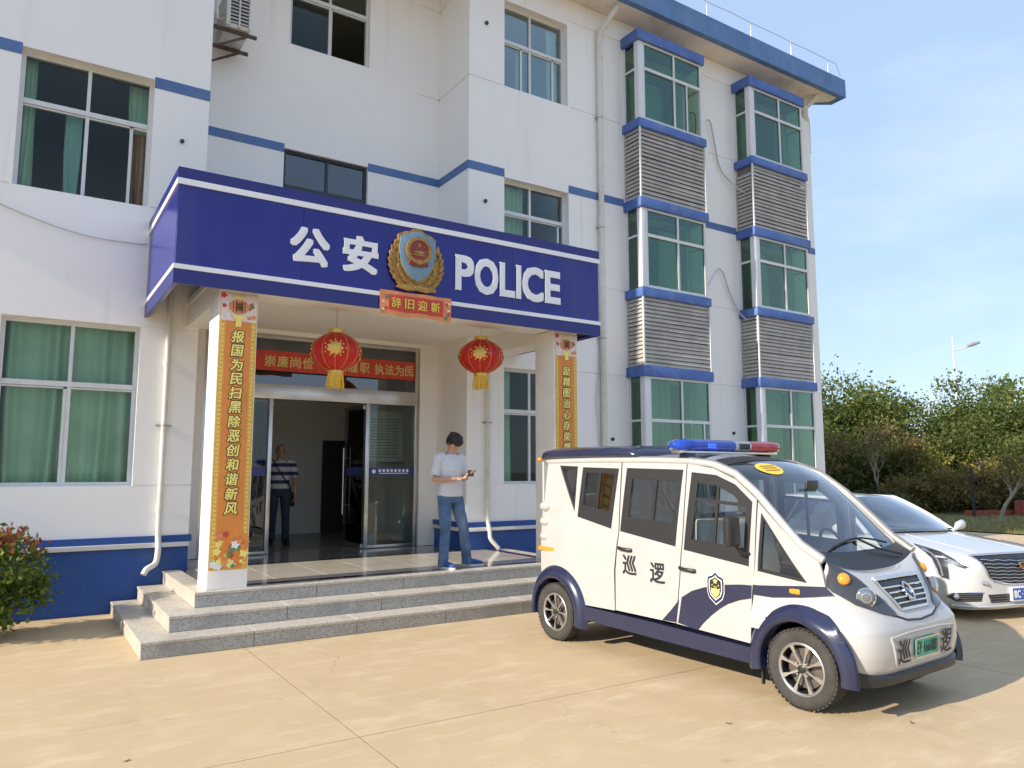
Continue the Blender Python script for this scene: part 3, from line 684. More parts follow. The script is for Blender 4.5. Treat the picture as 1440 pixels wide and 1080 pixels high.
# ================================================================== ENTRANCE
# steps and porch floor -------------------------------------------------
GRA, TRD = MATS['granite'], MATS['granite_tread']
TILE = M('porch_tile', (0.62, 0.56, 0.46), 0.15, var=0.08, vscale=2, coat=0.3)
TILE_D = M('porch_tile_border', (0.085, 0.032, 0.028), 0.15, var=0.2, vscale=12, coat=0.3)
PX0, PX1 = 1.53, 6.44
steps = empty('entrance_steps', (4, 8, 0), label='three grey granite steps wrapping around the tiled entrance porch', cat='steps')
lev = [(.985, 6.98, 7.47, 0.0, 0.15), (1.255, 6.71, 7.78, 0.15, 0.30), (PX0, PX1, 8.10, 0.30, 0.45)]
core = MB()
for x0, x1, y0, z0, z1 in lev: core.box(x0 + .03, x1 - .03, y0 + .03, YA - 0.09 if z1 < .4 else YA - .003, z0 - .05 if z0 else 0.001, z1 - .032)
core.box(X1 + .012, X2 - .012, YA - .06, YB + .3, 0.25, .415)
core.out('core', GRA, steps)
def lay(name, x0, x1, y0, y1, z0, z1, cuts, axis, mat, gap=0.004, bev=0.004):
    """lay slabs end to end along an axis with visible joints"""
    lo, hi = (x0, x1) if axis == 'x' else (y0, y1)
    cs = [lo] + [c for c in cuts if lo + .05 < c < hi - .05] + [hi]
    for a, b in zip(cs, cs[1:]):
        bb = (a + gap / 2, b - gap / 2, y0, y1, z0, z1) if axis == 'x' else (x0, x1, a + gap / 2, b - gap / 2, z0, z1)
        MB().box(*bb).out(name, mat, steps, bevel=bev, seg=1)
rr = random.Random(5)
for k, (x0, x1, y0, z0, z1) in enumerate(lev):
    cuts = [x0 + 0.98 + 1.02 * i + 0.13 * k for i in range(7)]
    lay('riser_slab', x0 + .006, x1 - .006, y0 + .008, y0 + .03, z0 + .001, z1 - .030, cuts, 'x', GRA)
    yc = [y0 + .62 + .9 * i for i in range(4)]
    ye = YA - 0.09 if k < 2 else YA - .003
    lay('riser_slab', x0 + .008, x0 + .03, y0 + .03, ye, z0 + .001, z1 - .030, yc, 'y', TRD)
    lay('riser_slab', x1 - .03, x1 - .008, y0 + .03, ye, z0 + .001, z1 - .030, yc, 'y', TRD)
    wd = 0.345 if k < 2 else 0.20
    lay('tread_slab', x0, x1, y0, y0 + wd, z1 - .030, z1, cuts, 'x', TRD)
    lay('tread_slab', x0, x0 + wd, y0 + wd, ye, z1 - .030, z1, yc, 'y', TRD)
    lay('tread_slab', x1 - wd, x1, y0 + wd, ye, z1 - .030, z1, yc, 'y', TRD)
# dark border then cream tiles
bx0, bx1, by0 = PX0 + .20, PX1 - .20, 8.30
lay('border_tile', bx0, bx1, by0, by0 + .15, .42, .45, [bx0 + .6 * i for i in range(1, 9)], 'x', TILE_D, .003, .0015)
lay('border_tile', bx0, bx0 + .15, by0 + .15, YA - .01, .42, .45, [by0 + .15 + .6 * i for i in range(1, 4)], 'y', TILE_D, .003, .0015)
lay('border_tile', bx1 - .15, bx1, by0 + .15, YA - .01, .42, .45, [by0 + .15 + .6 * i for i in range(1, 4)], 'y', TILE_D, .003, .0015)
tx0, tx1, ty0 = bx0 + .15, bx1 - .15, by0 + .15
nx, ny = 7, 3
sx, sy = (tx1 - tx0) / nx, 0.55
tme = MB().box(.0015, sx - .0015, .0015, sy - .0015, -.03, 0)
bmesh.ops.bevel(tme.bm, geom=[e for e in tme.bm.edges if all(v.co.z > -.01 for v in e.verts)], offset=.0015, segments=1, affect='EDGES')
tme = tme.mesh('floor_tile'); tme.materials.append(TILE)
for i in range(nx):
    for j in range(ny): link('floor_tile', tme, None, steps, loc=(tx0 + i * sx, ty0 + j * sy, .45))
lay('border_tile', X1 + .02, X2 - .02, ty0 + ny * sy, ty0 + ny * sy + .15, .42, .45, [X1 + .6 * i for i in range(1, 7)], 'x', TILE_D, .003, .0015)
yy = ty0 + ny * sy + .15
GREYT = M('shade_tone_tile', (0.20, 0.21, 0.20), 0.14, var=0.12, vscale=3, coat=0.3)  # dark grey carries the shade before the doors, put into the tile colour
lay('floor_tile', X1 + .02, X2 - .02, yy, YB + .28, .42, .45, [X1 + .02 + .558 * i for i in range(1, 7)], 'x', GREYT, .003, .0015)

# canopy and pillars ------------------------------------------------------
CX0, CX1, CY, CZ0, CZ1 = 1.19, 6.69, 8.05, 3.53, 4.72
canopy = empty('entrance_canopy', (4, 8.3, .45), label='navy-blue sign canopy on two white pillars over the entrance', cat='canopy')
for x0, x1 in ((1.66, 2.06), (6.02, 6.42)):
    MB().box(x0, x1, 8.2, 8.65, .4505, 3.56).out('pillar', PORCHW, canopy, bevel=.008)
    box('beam', (x0 + .01, x1 - .01, 8.66, YA - .003, 3.45, 3.72), PORCHW, canopy)
box('beam', (1.67, 6.41, 8.17, 8.64, 3.57, 3.72), PORCHW, canopy)
cl = MB(); cl.box(1.66, 6.42, 8.17, YA - .003, 3.722, 3.80); cl.box(X1 + .003, X2 - .003, YA - .002, YB - .003, 3.722, 3.80); cl.out('ceiling', PORCHW, canopy)
box('cover_sheet', (CX0 + .03, CX1 - .03, CY + .05, YA - .004, 4.60, 4.66), STEEL, canopy)
# steel sub-frame seen in the open overhang
BRN = M('brown_steel', (0.10, 0.07, 0.05), 0.7, var=.2, vscale=8)
fr = MB()
for x in (6.47, 6.58): fr.box(x, x + .03, 8.16, YA - .004, 3.56, 3.59)
for y in (8.4, 8.8, 9.2, 9.6, 10.0): fr.box(6.43, 6.63, y, y + .03, 3.595, 3.63)
fr.box(6.43, 6.63, 8.16, YA - .004, 3.64, 3.66)
fr.out('sub_frame', BRN, canopy)
# fascia panels: front in four sheets, two sides
cuts = [CX0, 2.48, 3.86, 5.24, CX1]
for a, b in zip(cuts, cuts[1:]): box('fascia_panel', (a + .002, b - .002, CY, CY + .05, CZ0, CZ1), SIGN_BLUE, canopy)
SIDE_BLUE = SIGN_BLUE
box('fascia_panel', (CX0, CX0 + .045, CY + .052, YA - .002, CZ0, CZ1), SIGN_BLUE, canopy)
box('fascia_panel', (CX1 - .045, CX1, CY + .052, YA - .002, CZ0, CZ1), SIGN_BLUE, canopy)
# edge trims and white stripes
def trim(name, z0, z1, proud, mat):
    t = MB(); t.box(CX0 - proud, CX1 + proud, CY - proud, CY - .0005, z0, z1); t.box(CX0 - proud, CX0 - .0005, CY - .0005, YA - .003, z0, z1); t.box(CX1 + .0005, CX1 + proud, CY - .0005, YA - .003, z0, z1)
    t.out(name, mat, canopy)
trim('edge_trim', 4.622, 4.735, .012, SIGN_EDGE); trim('edge_trim', CZ0 - .01, 3.668, .012, SIGN_EDGE)
trim('white_stripe', 4.556, 4.618, .018, SIGN_WHITE); trim('white_stripe', 3.672, 3.722, .018, SIGN_WHITE)
FR = facing_front(CY - .001)
LET = M('sign_letter', (0.80, 0.81, 0.84), 0.4)
glyph('letter', '公', FR, (2.335, 2.785, 3.905, 4.335), LET, canopy, .038, .011)
glyph('letter', '安', FR, (2.935, 3.370, 3.905, 4.340), LET, canopy, .038, .011)
for ch, x0, x1, z0, z1 in (('P', 4.39, 4.66, 3.88, 4.33), ('O', 4.67, 5.02, 3.87, 4.34), ('L', 5.04, 5.28, 3.88, 4.33), ('I', 5.295, 5.375, 3.88, 4.33), ('C', 5.39, 5.735, 3.87, 4.34), ('E', 5.755, 6.015, 3.88, 4.33)):
    glyph('letter', ch, FR, (x0, x1, z0, z1), LET, canopy, .032, .011)

# emblem -------------------------------------------------------------------
EC = Vector((3.85, 8.0, 4.14))
em = empty('police_emblem', (3.85, 8.03, 3.76), label='gold and blue police shield emblem with red centre on the canopy', cat='emblem')
EMB_BLUE = M('emblem_blue', (0.17, 0.28, 0.38), 0.4, var=.1, vscale=10); EMB_RED = M('emblem_red', (0.27, 0.028, 0.022), 0.4, var=.15, vscale=12)
half = [(0, .37), (.05, .365), (.09, .335), (.14, .325), (.20, .30), (.235, .275), (.232, .22), (.245, .16), (.235, .05), (.205, -.06), (.15, -.15), (.08, -.215), (0, -.26)]
def shield(k, y0, y1, dz=0):
    pts = [(x * k, z * k + dz) for x, z in half] + [(-x * k, z * k + dz) for x, z in half[-2:0:-1]]
    return MB().prism([(EC.x + x, y0, EC.z + z) for x, z in pts], (0, y1 - y0, 0))
shield(1.08, 8.0, 8.048).out('shield_rim', GOLD, em, bevel=.008); shield(.98, 7.985, 8.001).out('shield_field', EMB_BLUE, em, bevel=.004)
d = MB(); d.lathe([(.165, 0), (.165, .03), (.135, .045), (.125, .03), (.125, .0)], (EC.x, 7.94, EC.z + .12), 32, 'y', True); d.out('ring', GOLD, em, smooth=40)
MB().lathe([(.128, 0), (.128, .012)], (EC.x, 7.953, EC.z + .12), 32, 'y').out('disc', EMB_RED, em, smooth=40)
def star(c, r, y, depth=.01):
    p = [];
    for k in range(10):
        a = math.pi / 2 + k * math.pi / 5; q = r if k % 2 == 0 else r * .42; p.append((c[0] + q * math.cos(a), y, c[1] + q * math.sin(a)))
    return MB().prism(p, (0, depth, 0))
star((EC.x, EC.z + .185), .034, 7.945).out('star', GOLD, em)
for a in (-62, -25, 25, 62):
    star((EC.x + .075 * math.sin(R(a)), EC.z + .175 - .03 * (1 - abs(a) / 40) - .02), .013, 7.946).out('star', GOLD, em)
gt = MB(); gt.box(EC.x - .085, EC.x + .085, 7.944, 7.956, EC.z + .055, EC.z + .075); gt.box(EC.x - .06, EC.x + .06, 7.942, 7.956, EC.z + .08, EC.z + .095); gt.prism([(EC.x - .075, 7.943, EC.z + .096), (EC.x + .075, 7.943, EC.z + .096), (EC.x + .045, 7.943, EC.z + .118), (EC.x - .045, 7.943, EC.z + .118)], (0, .012, 0)); gt.out('gate_relief', GOLD, em)
MB().prism([(EC.x + x, 7.95, EC.z + z) for x, z in ((-.12, .0), (-.13, -.06), (-.1, -.045), (-.05, -.075), (0, -.06), (.05, -.075), (.1, -.045), (.13, -.06), (.12, .0), (.06, .02), (0, .01), (-.06, .02))], (0, .03, 0)).out('ribbon', EMB_RED, em, bevel=.004)
MB().lathe([(.034, 0), (.034, .014), (.018, .02)], (EC.x, 7.945, EC.z - .02), 20, 'y').out('cog', GOLD, em, smooth=40)
wb_ = [(-.20, .12), (-.30, .10), (-.325, -.02), (-.31, -.12), (-.27, -.21), (-.20, -.285), (-.10, -.33), (0, -.34)]
MB().prism([(EC.x + x, 8.018, EC.z + z) for x, z in wb_ + [(-x, z) for x, z in wb_[-2::-1]]], (0, .028, 0)).out('wreath_body', GOLD, em, bevel=.01)
rl = random.Random(9)
leaf = MB().prism([(0, 0, 0), (.022, 0, .05), (.012, 0, .11), (0, 0, .135), (-.012, 0, .11), (-.022, 0, .05)], (0, .02, 0)); 
bmesh.ops.bevel(leaf.bm, geom=list(leaf.bm.edges), offset=.003, segments=1, affect='EDGES'); leaf = leaf.mesh('wreath_leaf'); leaf.materials.append(GOLD)
for sgn in (-1, 1):
    for i in range(9):
        t = i / 8; a = R(-80 + 105 * t); rx, rz = .305, .33
        px, pz = EC.x + sgn * (rx * math.cos(a)) * (.92 if i else .6), EC.z - .03 + rz * math.sin(a) * .95
        for off in (-.03, .028):
            link('wreath_leaf', leaf, None, em, loc=(px + sgn * off, 8.0 + .006 * (i % 2), pz), rot=(0, sgn * (R(68) - t * R(85)) + (R(16) if off > 0 else -R(16)) * sgn, 0), scale=(1.1, 1, 1))
MB().prism([(EC.x - .23, 7.99, EC.z - .30), (EC.x + .23, 7.99, EC.z - .30), (EC.x + .27, 7.99, EC.z - .345), (EC.x + .12, 7.99, EC.z - .375), (EC.x, 7.99, EC.z - .36), (EC.x - .12, 7.99, EC.z - .375), (EC.x - .27, 7.99, EC.z - .345)], (0, .04, 0)).out('wreath_knot', GOLD, em, bevel=.01)

# festive banner under the emblem ------------------------------------------
PAPER_R = M('red_paper', (0.55, 0.055, 0.03), 0.55, var=.12, vscale=6); PAPER_O = M('orange_paper', (0.72, 0.26, 0.10), 0.55, var=.15, vscale=8)
GOLDP = M('gold_print', (0.75, 0.52, 0.08), 0.45); PINKP = M('pale_flower_print', (0.80, 0.66, 0.60), 0.55, var=.15, vscale=40); GREENP = M('green_print', (0.10, 0.26, 0.10), 0.55)
def sheet(x0, x1, z0, z1, y, wav, n=18, th=.004, seed=0):
    m_ = MB(); rr_ = random.Random(seed); front = []; back = []
    for i in range(n + 1):
        x = x0 + (x1 - x0) * i / n; dy = wav * math.sin(i * .9 + seed); dz = wav * math.sin(i * .6 + 1.3 * seed)
        front.append([m_.bm.verts.new((x, y + dy * q, z0 + (z1 - z0) * q + (dz if q == 0 else dz * .3))) for q in (0, .5, 1)])
        back.append([m_.bm.verts.new((x, y + th + dy * q, z0 + (z1 - z0) * q + (dz if q == 0 else dz * .3))) for q in (0, .5, 1)])
    for i in range(n):
        for k in range(2):
            m_.bm.faces.new((front[i][k], front[i + 1][k], front[i + 1][k + 1], front[i][k + 1])); m_.bm.faces.new((back[i][k], back[i][k + 1], back[i + 1][k + 1], back[i + 1][k]))
        m_.bm.faces.new((front[i][2], front[i + 1][2], back[i + 1][2], back[i][2])); m_.bm.faces.new((front[i][0], back[i][0], back[i + 1][0], front[i + 1][0]))
    for e in (0, n):
        for k in range(2): m_.bm.faces.new((front[e][k], front[e][k + 1], back[e][k + 1], back[e][k]))
    return m_
bn = empty('festive_banner', (3.85, 8.0, 3.45), label='small red new-year banner with gold characters below the emblem', cat='banner')
sheet(3.39, 4.32, 3.455, 3.745, 8.012, .008, seed=1).out('backing', PAPER_O, bn, smooth=60)
sheet(3.50, 4.21, 3.51, 3.70, 8.004, .005, seed=1).out('red_field', PAPER_R, bn, smooth=60)
FB = facing_front(7.997)
for k, ch in enumerate('辞旧迎新'): glyph('character', ch, FB, (3.525 + .172 * k, 3.645 + .172 * k, 3.545, 3.665), GOLDP, bn, .02, .003)
def flowers(parent, x0, x1, z0, z1, y, n, seed, mats, r0=.018, r1=.035):
    q = random.Random(seed)
    for k in range(n):
        cx, cz, r = q.uniform(x0, x1), q.uniform(z0, z1), q.uniform(r0, r1); m_ = MB(); p = []
        for i in range(15):
            a = 2 * math.pi * i / 15; rr_ = r * (.78 + .22 * math.cos(5 * a)); p.append((cx + rr_ * math.cos(a), y - .0006 * k, cz + rr_ * math.sin(a)))
        m_.prism(p, (0, .0015, 0)); m_.out('flower_print', mats[k % len(mats)], parent)
flowers(bn, 3.41, 3.48, 3.49, 3.71, 8.004, 7, 4, [PINKP, GREENP, PAPER_R, PINKP]); flowers(bn, 4.23, 4.30, 3.49, 3.71, 8.004, 7, 6, [PINKP, GREENP, PAPER_R, PINKP])

# couplets on the pillars -----------------------------------------------------
CPO = M('couplet_orange', (0.72, 0.25, 0.045), 0.5, var=.10, vscale=4); CPY = M('couplet_gold_border', (0.70, 0.42, 0.07), 0.5, var=.18, vscale=30); DARKP = M('dark_outline_print', (0.10, 0.06, 0.015), 0.6)
YEL = M('yellow_print', (0.88, 0.76, 0.20), 0.45)
def couplet(label, x0, x1, z0, z1, chars, ztop, pitch, ch_h, foot):
    y = 8.196
    c = empty('couplet', ((x0 + x1) / 2, y, z0), label=label, cat='couplet', group='orange couplets on the porch pillars')
    sheet(x0, x1, z0, z1, y, .0015, n=6, th=.002, seed=2).out('paper', CPY, c, smooth=60)
    xm = (x0 + x1) / 2; w = x1 - x0
    box('orange_field', (x0 + .06, x1 - .06, y - .003, y - .0005, z0 + .02, z1 - .30), CPO, c)
    # border key pattern
    n = int((z1 - z0 - .35) / .045); tick = MB().box(-.014, .014, -.001, .001, -.012, .012).mesh('border_tick'); tick.materials.append(M('pale_gold_print', (0.82, 0.60, 0.16), .5))
    for i in range(n):
        for xx in (x0 + .033, x1 - .033): link('border_tick', tick, None, c, loc=(xx, y - .002, z0 + .06 + i * .045))
    # lantern motif at the head
    head = box('head_print', (x0 + .005, x1 - .005, y - .004, y - .0022, z1 - .30, z1 - .004), PINKP, c)
    flowers(c, x0 + .03, x0 + .09, z1 - .26, z1 - .03, y - .006, 6, 11, [SIGN_WHITE, PINKP, PAPER_R], .02, .035); flowers(c, x1 - .09, x1 - .03, z1 - .26, z1 - .03, y - .006, 6, 12, [PAPER_R, PAPER_O, PINKP, GREENP], .02, .035)
    p = [(xm + .105 * math.cos(a), y - .013, z1 - .145 + .075 * math.sin(a)) for a in [2 * math.pi * k / 20 for k in range(20)]]
    MB().prism(p, (0, .003, 0)).out('lantern_print', PAPER_O, c)
    for dx in (-.06, -.03, .03, .06):
        zz = .072 * math.sqrt(1 - (dx / .105) ** 2); bar('lantern_rib_print', xm + dx, y - .0135, z1 - .145, .006, .002, 2 * zz, DARKP, c)
    MB().prism([(xm - .06, y - .014, z1 - .055), (xm + .06, y - .014, z1 - .055), (xm + .045, y - .014, z1 - .03), (xm - .045, y - .014, z1 - .03)], (0, .003, 0)).out('lantern_cap_print', YEL, c)
    MB().prism([(xm - .07, y - .014, z1 - .235), (xm + .07, y - .014, z1 - .235), (xm + .05, y - .014, z1 - .275), (xm + .03, y - .014, z1 - .285), (xm + .03, y - .014, z1 - .36), (xm - .03, y - .014, z1 - .36), (xm - .03, y - .014, z1 - .285), (xm - .05, y - .014, z1 - .275)], (0, .003, 0)).out('lantern_tassel_print', YEL, c)
    glyph('character', '福', facing_front(y - .0165), (xm - .04, xm + .04, z1 - .19, z1 - .10), DARKP, c, .02, .001)
    for k, ch in enumerate(chars):
        zc = ztop - k * pitch; h = ch_h; wch = h * 1.02
        glyph('character_outline', ch, facing_front(y - .0035), (xm - wch / 2 - .010, xm + wch / 2 + .010, zc - h / 2 - .010, zc + h / 2 + .010), DARKP, c, .055, .002, .12)
        glyph('character', ch, facing_front(y - .0060), (xm - wch / 2, xm + wch / 2, zc - h / 2, zc + h / 2), YEL, c, .020, .002, .12)
    if foot:
        flowers(c, x0 + .03, x1 - .03, z0 + .03, z0 + .36, y - .0065, 34, 21, [YEL, PAPER_O, CPY, PAPER_R, SIGN_WHITE, YEL, CPO, GREENP], .022, .055)
couplet('orange couplet with thirteen yellow characters on the left pillar', 1.672, 2.052, .64, 3.525, '报国为民扫黑除恶创和谐新风', 3.06, .150, .126, True)
couplet('orange couplet on the right pillar, its lower half behind the patrol van', 6.035, 6.405, .64, 3.52, '励精图治心存荣辱', 3.01, .150, .126, True)

# lanterns ----------------------------------------------------------------------
LRED = M('lantern_silk', (0.50, 0.012, 0.010), 0.42, var=.1, vscale=10, spec=.4)
LGOLD = M('lantern_gold', (0.72, 0.45, 0.10), 0.35, metal=.5, var=.1, vscale=12); FRINGE = M('yellow_fringe', (0.82, 0.55, 0.06), 0.6, var=.15, vscale=30)
def lantern(label, x, y, z, glyphs, rz):
    L = empty('red_lantern', (x, y, z), rz, world=False, label=label, cat='lantern', group='red lanterns under the canopy')
    r, h = .30, .225; seg, rows, ribs = 96, 16, 12; b = MB(); rings = []
    for i in range(rows + 1):
        a = R(-62 + 124 * i / rows); rad = .085 + (r - .085) * (math.cos(a) - math.cos(R(62))) / (1 - math.cos(R(62))); zz = h * math.sin(a) / math.sin(R(62))
        rings.append([(rad * (1 + .028 * (abs(math.sin(ribs * q / 2)) - .6)) * math.cos(q), rad * (1 + .028 * (abs(math.sin(ribs * q / 2)) - .6)) * math.sin(q), zz) for q in [2 * math.pi * k / seg for k in range(seg)]])
    b.rings(rings); b.out('silk_body', LRED, L, smooth=60)
    for k in range(ribs):
        q = 2 * math.pi * k / ribs; pth = []
        for i in range(rows + 1):
            a = R(-62 + 124 * i / rows); rad = .085 + (r - .085) * (math.cos(a) - math.cos(R(62))) / (1 - math.cos(R(62))); pth.append(((rad * .984 + .001) * math.cos(q), (rad * .984 + .001) * math.sin(q), h * math.sin(a) / math.sin(R(62))))
        MB().tube(pth, .0032, 5).out('rib', LGOLD, L, smooth=60)
    MB().lathe([(.088, h - .008), (.095, h + .0), (.095, h + .045), (.085, h + .05), (.085, h - .0)], (0, 0, 0), 32, 'z', True).out('top_ring', LGOLD, L, smooth=40)
    MB().lathe([(.088, -h + .008), (.095, -h), (.095, -h - .04), (.085, -h - .045), (.085, -h)], (0, 0, 0), 32, 'z', True).out('bottom_ring', LGOLD, L, smooth=40)
    fb = MB(); q_ = random.Random(int(x * 100))
    for k in range(60):
        a = 2 * math.pi * k / 60; l = .165 + q_.uniform(-.015, .02); o = q_.gauss(0, .008)
        fb.tube([(.088 * math.cos(a), .088 * math.sin(a), -h - .04), ((.09 + o) * math.cos(a), (.09 + o) * math.sin(a), -h - .04 - l * .5), ((.094 + 1.6 * o) * math.cos(a + o), (.094 + 1.6 * o) * math.sin(a + o), -h - .04 - l)], .0052, 4)
    fb.out('fringe', FRINGE, L)
    MB().tube([(0, 0, h + .02), (0, 0, 3.72 - z)], .004, 5).out('hanging_wire', WIRE, L)
    # gold paper-cut motif wrapped on the body
    fb_ = bmesh.new(); q2 = random.Random(glyphs)
    for ringn, rad_, pl_, pw_ in ((9, .27, .24, .115), (6, .12, .16, .085), (1, 0, .07, .07)):
        for i in range(ringn):
            a0 = 2 * math.pi * i / ringn + q2.uniform(-.12, .12); cx_, cy_ = .5 + rad_ * math.cos(a0), .5 + rad_ * math.sin(a0); ce_, se_ = math.cos(a0), math.sin(a0)
            fb_.faces.new([fb_.verts.new((cx_ + pl_ * .75 * math.cos(t_) * ce_ - pw_ * math.sin(t_) * se_, cy_ + pl_ * .75 * math.cos(t_) * se_ + pw_ * math.sin(t_) * ce_, 0)) for t_ in [2 * math.pi * k / 12 for k in range(12)]])
    me = bpy.data.meshes.new('gold_motif'); fb_.to_mesh(me); fb_.free()
    for kk, ang in enumerate((R(-90), R(0), R(180), R(90))):
        m2 = me.copy(); m2.materials.clear(); m2.materials.append(LGOLD); bm = bmesh.new(); bm.from_mesh(m2); bm.verts.ensure_lookup_table()
        isl = {}
        for fi, f_ in enumerate(bm.faces):
            for v in f_.verts: isl.setdefault(v, fi)
        for v in bm.verts:
            u, w_ = (v.co.x - .5) * .21, (v.co.y - .5) * .19 + .01
            a = math.asin(max(-.95, min(.95, w_ / h * math.sin(R(62))))); rad = .085 + (r - .085) * (math.cos(a) - math.cos(R(62))) / (1 - math.cos(R(62)))
            th = ang + u / rad; rad *= 1.014 + .0012 * (isl[v] % 16); v.co = (rad * math.cos(th), rad * math.sin(th), w_)
        bm.to_mesh(m2); bm.free(); link('gold_motif', m2, None, L)
        for i in range(12):
            ff = MB()
            a2 = 2 * math.pi * i / 12; rr_ = .118 + .012 * math.cos(a2 * 5)
            for j in range(1):
                u, w_ = rr_ * math.cos(a2), .095 * math.sin(a2) + .01
                a = math.asin(max(-.95, min(.95, w_ / h * math.sin(R(62))))); rad = .085 + (r - .085) * (math.cos(a) - math.cos(R(62))) / (1 - math.cos(R(62))); th = ang + u / rad
                ff.ball((rad * 1.008 * math.cos(th), rad * 1.008 * math.sin(th), w_), .013, 6, 4)
            ff.out('gold_petal', LGOLD, L)
    return L
lantern('red lantern with gold motifs hanging in front of the glass doors', 3.09, 8.6, 3.055, 1, R(-22))
lantern('red lantern with a gold flower hanging near the right pillar', 5.10, 8.6, 3.165, 2, R(-34))

# entrance doors -------------------------------------------------------------------
dx0, dx1, dz0, dz1 = HDOOR
door = empty('entrance_door', (3.775, YB, .455), label='stainless-framed glass entrance doors standing open under the transom', cat='door')
f = MB(); yo = YB + .03
f.box(dx0, dx0 + .07, yo, yo + .1, .455, dz1); f.box(dx1 - .07, dx1, yo, yo + .1, .455, dz1); f.box(dx0 + .07, dx1 - .07, yo, yo + .1, dz1 - .06, dz1)
f.box(dx0 + .07, 3.03, yo + .01, yo + .09, .456, .50); f.box(4.60, dx1 - .07, yo + .01, yo + .09, .456, .50)
f.box(3.03, 3.085, yo, yo + .1, .456, 2.70); f.box(4.535, 4.60, yo, yo + .1, .456, 2.70)
f.out('frame', STEEL, door, bevel=.004)
MB().box(dx0 + .07, dx1 - .07, yo - .05, yo + .14, 2.70, 2.92).out('header', STEEL, door, bevel=.01)
box('transom_pane', (dx0 + .07, dx1 - .07, yo + .045, yo + .055, 2.92, dz1 - .06), GLASS_D, door)
box('side_pane', (dx0 + .07, 3.03, yo + .045, yo + .055, .50, 2.70), GLASS_C, door); box('side_pane', (4.60, dx1 - .07, yo + .045, yo + .055, .50, 2.70), GLASS_C, door)
STRIPB = M('door_strip_blue', (0.035, 0.045, 0.20), 0.4)
def strip(x0, x1, y, par, txt):
    box('blue_strip', (x0, x1, y - .004, y - .001, 1.575, 1.70), STRIPB, par)
    if txt:
        F2 = facing_front(y - .005)
        MB().lathe([(.032, 0), (.032, .002)], (x0 + .10, y - .0065, 1.64), 20, 'y').out('round_badge_print', SIGN_WHITE, par)
strip(4.60, dx1 - .07, yo + .045, door, True); strip(dx0 + .07, 3.03, yo + .045, door, False)
for k in range(8): bar('strip_mark', 4.80 + k * .068, yo + .040, 1.655, .040, .002, .042, SIGN_WHITE, door)
bar('strip_mark', 5.04, yo + .040, 1.612, .50, .002, .012, SIGN_WHITE, door)
def leafdoor(hx, ang, sgn):
    """frameless leaf hinged at hx, opened inwards"""
    ld = empty('door_leaf', (hx, yo + .05, .46)); ld.parent = door; ld.matrix_parent_inverse = INV[door.name]
    Mx = Matrix.Translation((hx, yo + .06, 0)) @ Matrix.Rotation(ang, 4, 'Z')
    def put(name, mb, mat, sm=None):
        me = mb.mesh(name, sm); me.transform(Mx); return link(name, me, mat, ld)
    put('leaf_pane', MB().box(sgn * .01, sgn * .70, -.006, .006, .52, 2.62), GLASS_C)
    put('rail', MB().box(sgn * .01, sgn * .70, -.02, .02, .462, .52), STEEL); put('rail', MB().box(sgn * .01, sgn * .70, -.02, .02, 2.62, 2.68), STEEL)
    put('blue_strip', MB().box(sgn * .02, sgn * .69, -.010, -.0065, 1.575, 1.70), STRIPB)
    for yy_ in (-.06, .06):
        h_ = MB(); h_.tube([(sgn * .60, yy_, .95), (sgn * .60, yy_, 2.02)], .014, 10)
        for z in (1.10, 1.86): h_.tube([(sgn * .60, 0, z), (sgn * .60, yy_, z)], .009, 8)
        put('handle', h_, STEEL, 40)
leafdoor(4.53, R(-86), -1); leafdoor(3.09, R(100), 1)
# long red slogan banner behind the transom glass
tb = empty('slogan_banner', (3.9, yo, 3.13), label='long red banner with yellow characters across the door transom', cat='banner')
box('cloth', (dx0 + .08, dx1 - .075, yo + .024, yo + .029, 3.125, 3.425), PAPER_R, tb)
FT = facing_front(yo + .0235); YT = M('banner_yellow', (0.66, 0.56, 0.20), .5)
xx = 2.635
for ch, x in (('纪', 2.70), ('崇', 3.02), ('廉', 3.21), ('尚', 3.40), ('俭', 3.59), ('诚', 4.12), ('履', 4.31), ('职', 4.50), ('执', 4.75), ('法', 4.925), ('为', 5.10), ('民', 5.275)):
    glyph('character', ch, FT, (x - .08, x + .08, 3.185, 3.355), YT, tb, .012, .002)
# lobby interior -------------------------------------------------------------------
lob = MB(); lob.box(1.85, 1.95, YB + .26, 16.5, .45, 3.72); lob.box(5.60, 5.70, YB + .26, 16.5, .45, 3.72); lob.box(1.85, 5.70, 16.5, 16.6, .45, 3.72); lob.box(3.45, 3.95, 14.6, 14.75, .45, 3.72)
lob.box(3.95, 5.60, 14.6, 14.72, .45, 3.72); lob.box(3.45, 3.57, 14.75, 16.5, .45, 3.72)
lob.out('lobby_wall', M('lobby_paint', (0.80, 0.78, 0.72), .8), station)
box('lobby_floor', (1.95, 5.60, YB + .28, 16.5, .446, .452), INFLOOR, station)
box('lobby_door', (5.02, 5.56, 14.55, 14.60, .46, 2.25), M('dark_door', (0.035, 0.022, 0.024), .4), station)
pb = empty('notice_board', (5.06, 11.67, 1.78), label='grey notice board with rows of text seen through the right glass panel', cat='notice board')
box('board', (4.72, 5.40, 11.66, 11.69, 1.80, 2.64), M('board_grey', (0.50, 0.52, 0.45), .5, var=.1, vscale=5), pb)
for k in range(14): bar('text_row', 5.06, 11.657, 2.50 - k * .048, .50 - .06 * (k % 3 == 2), .003, .014, M('faded_print', (0.12, 0.13, 0.10), .6), pb)
bar('board_ledge', 5.06, 11.65, 1.785, .7, .05, .03, DARKFR, pb)

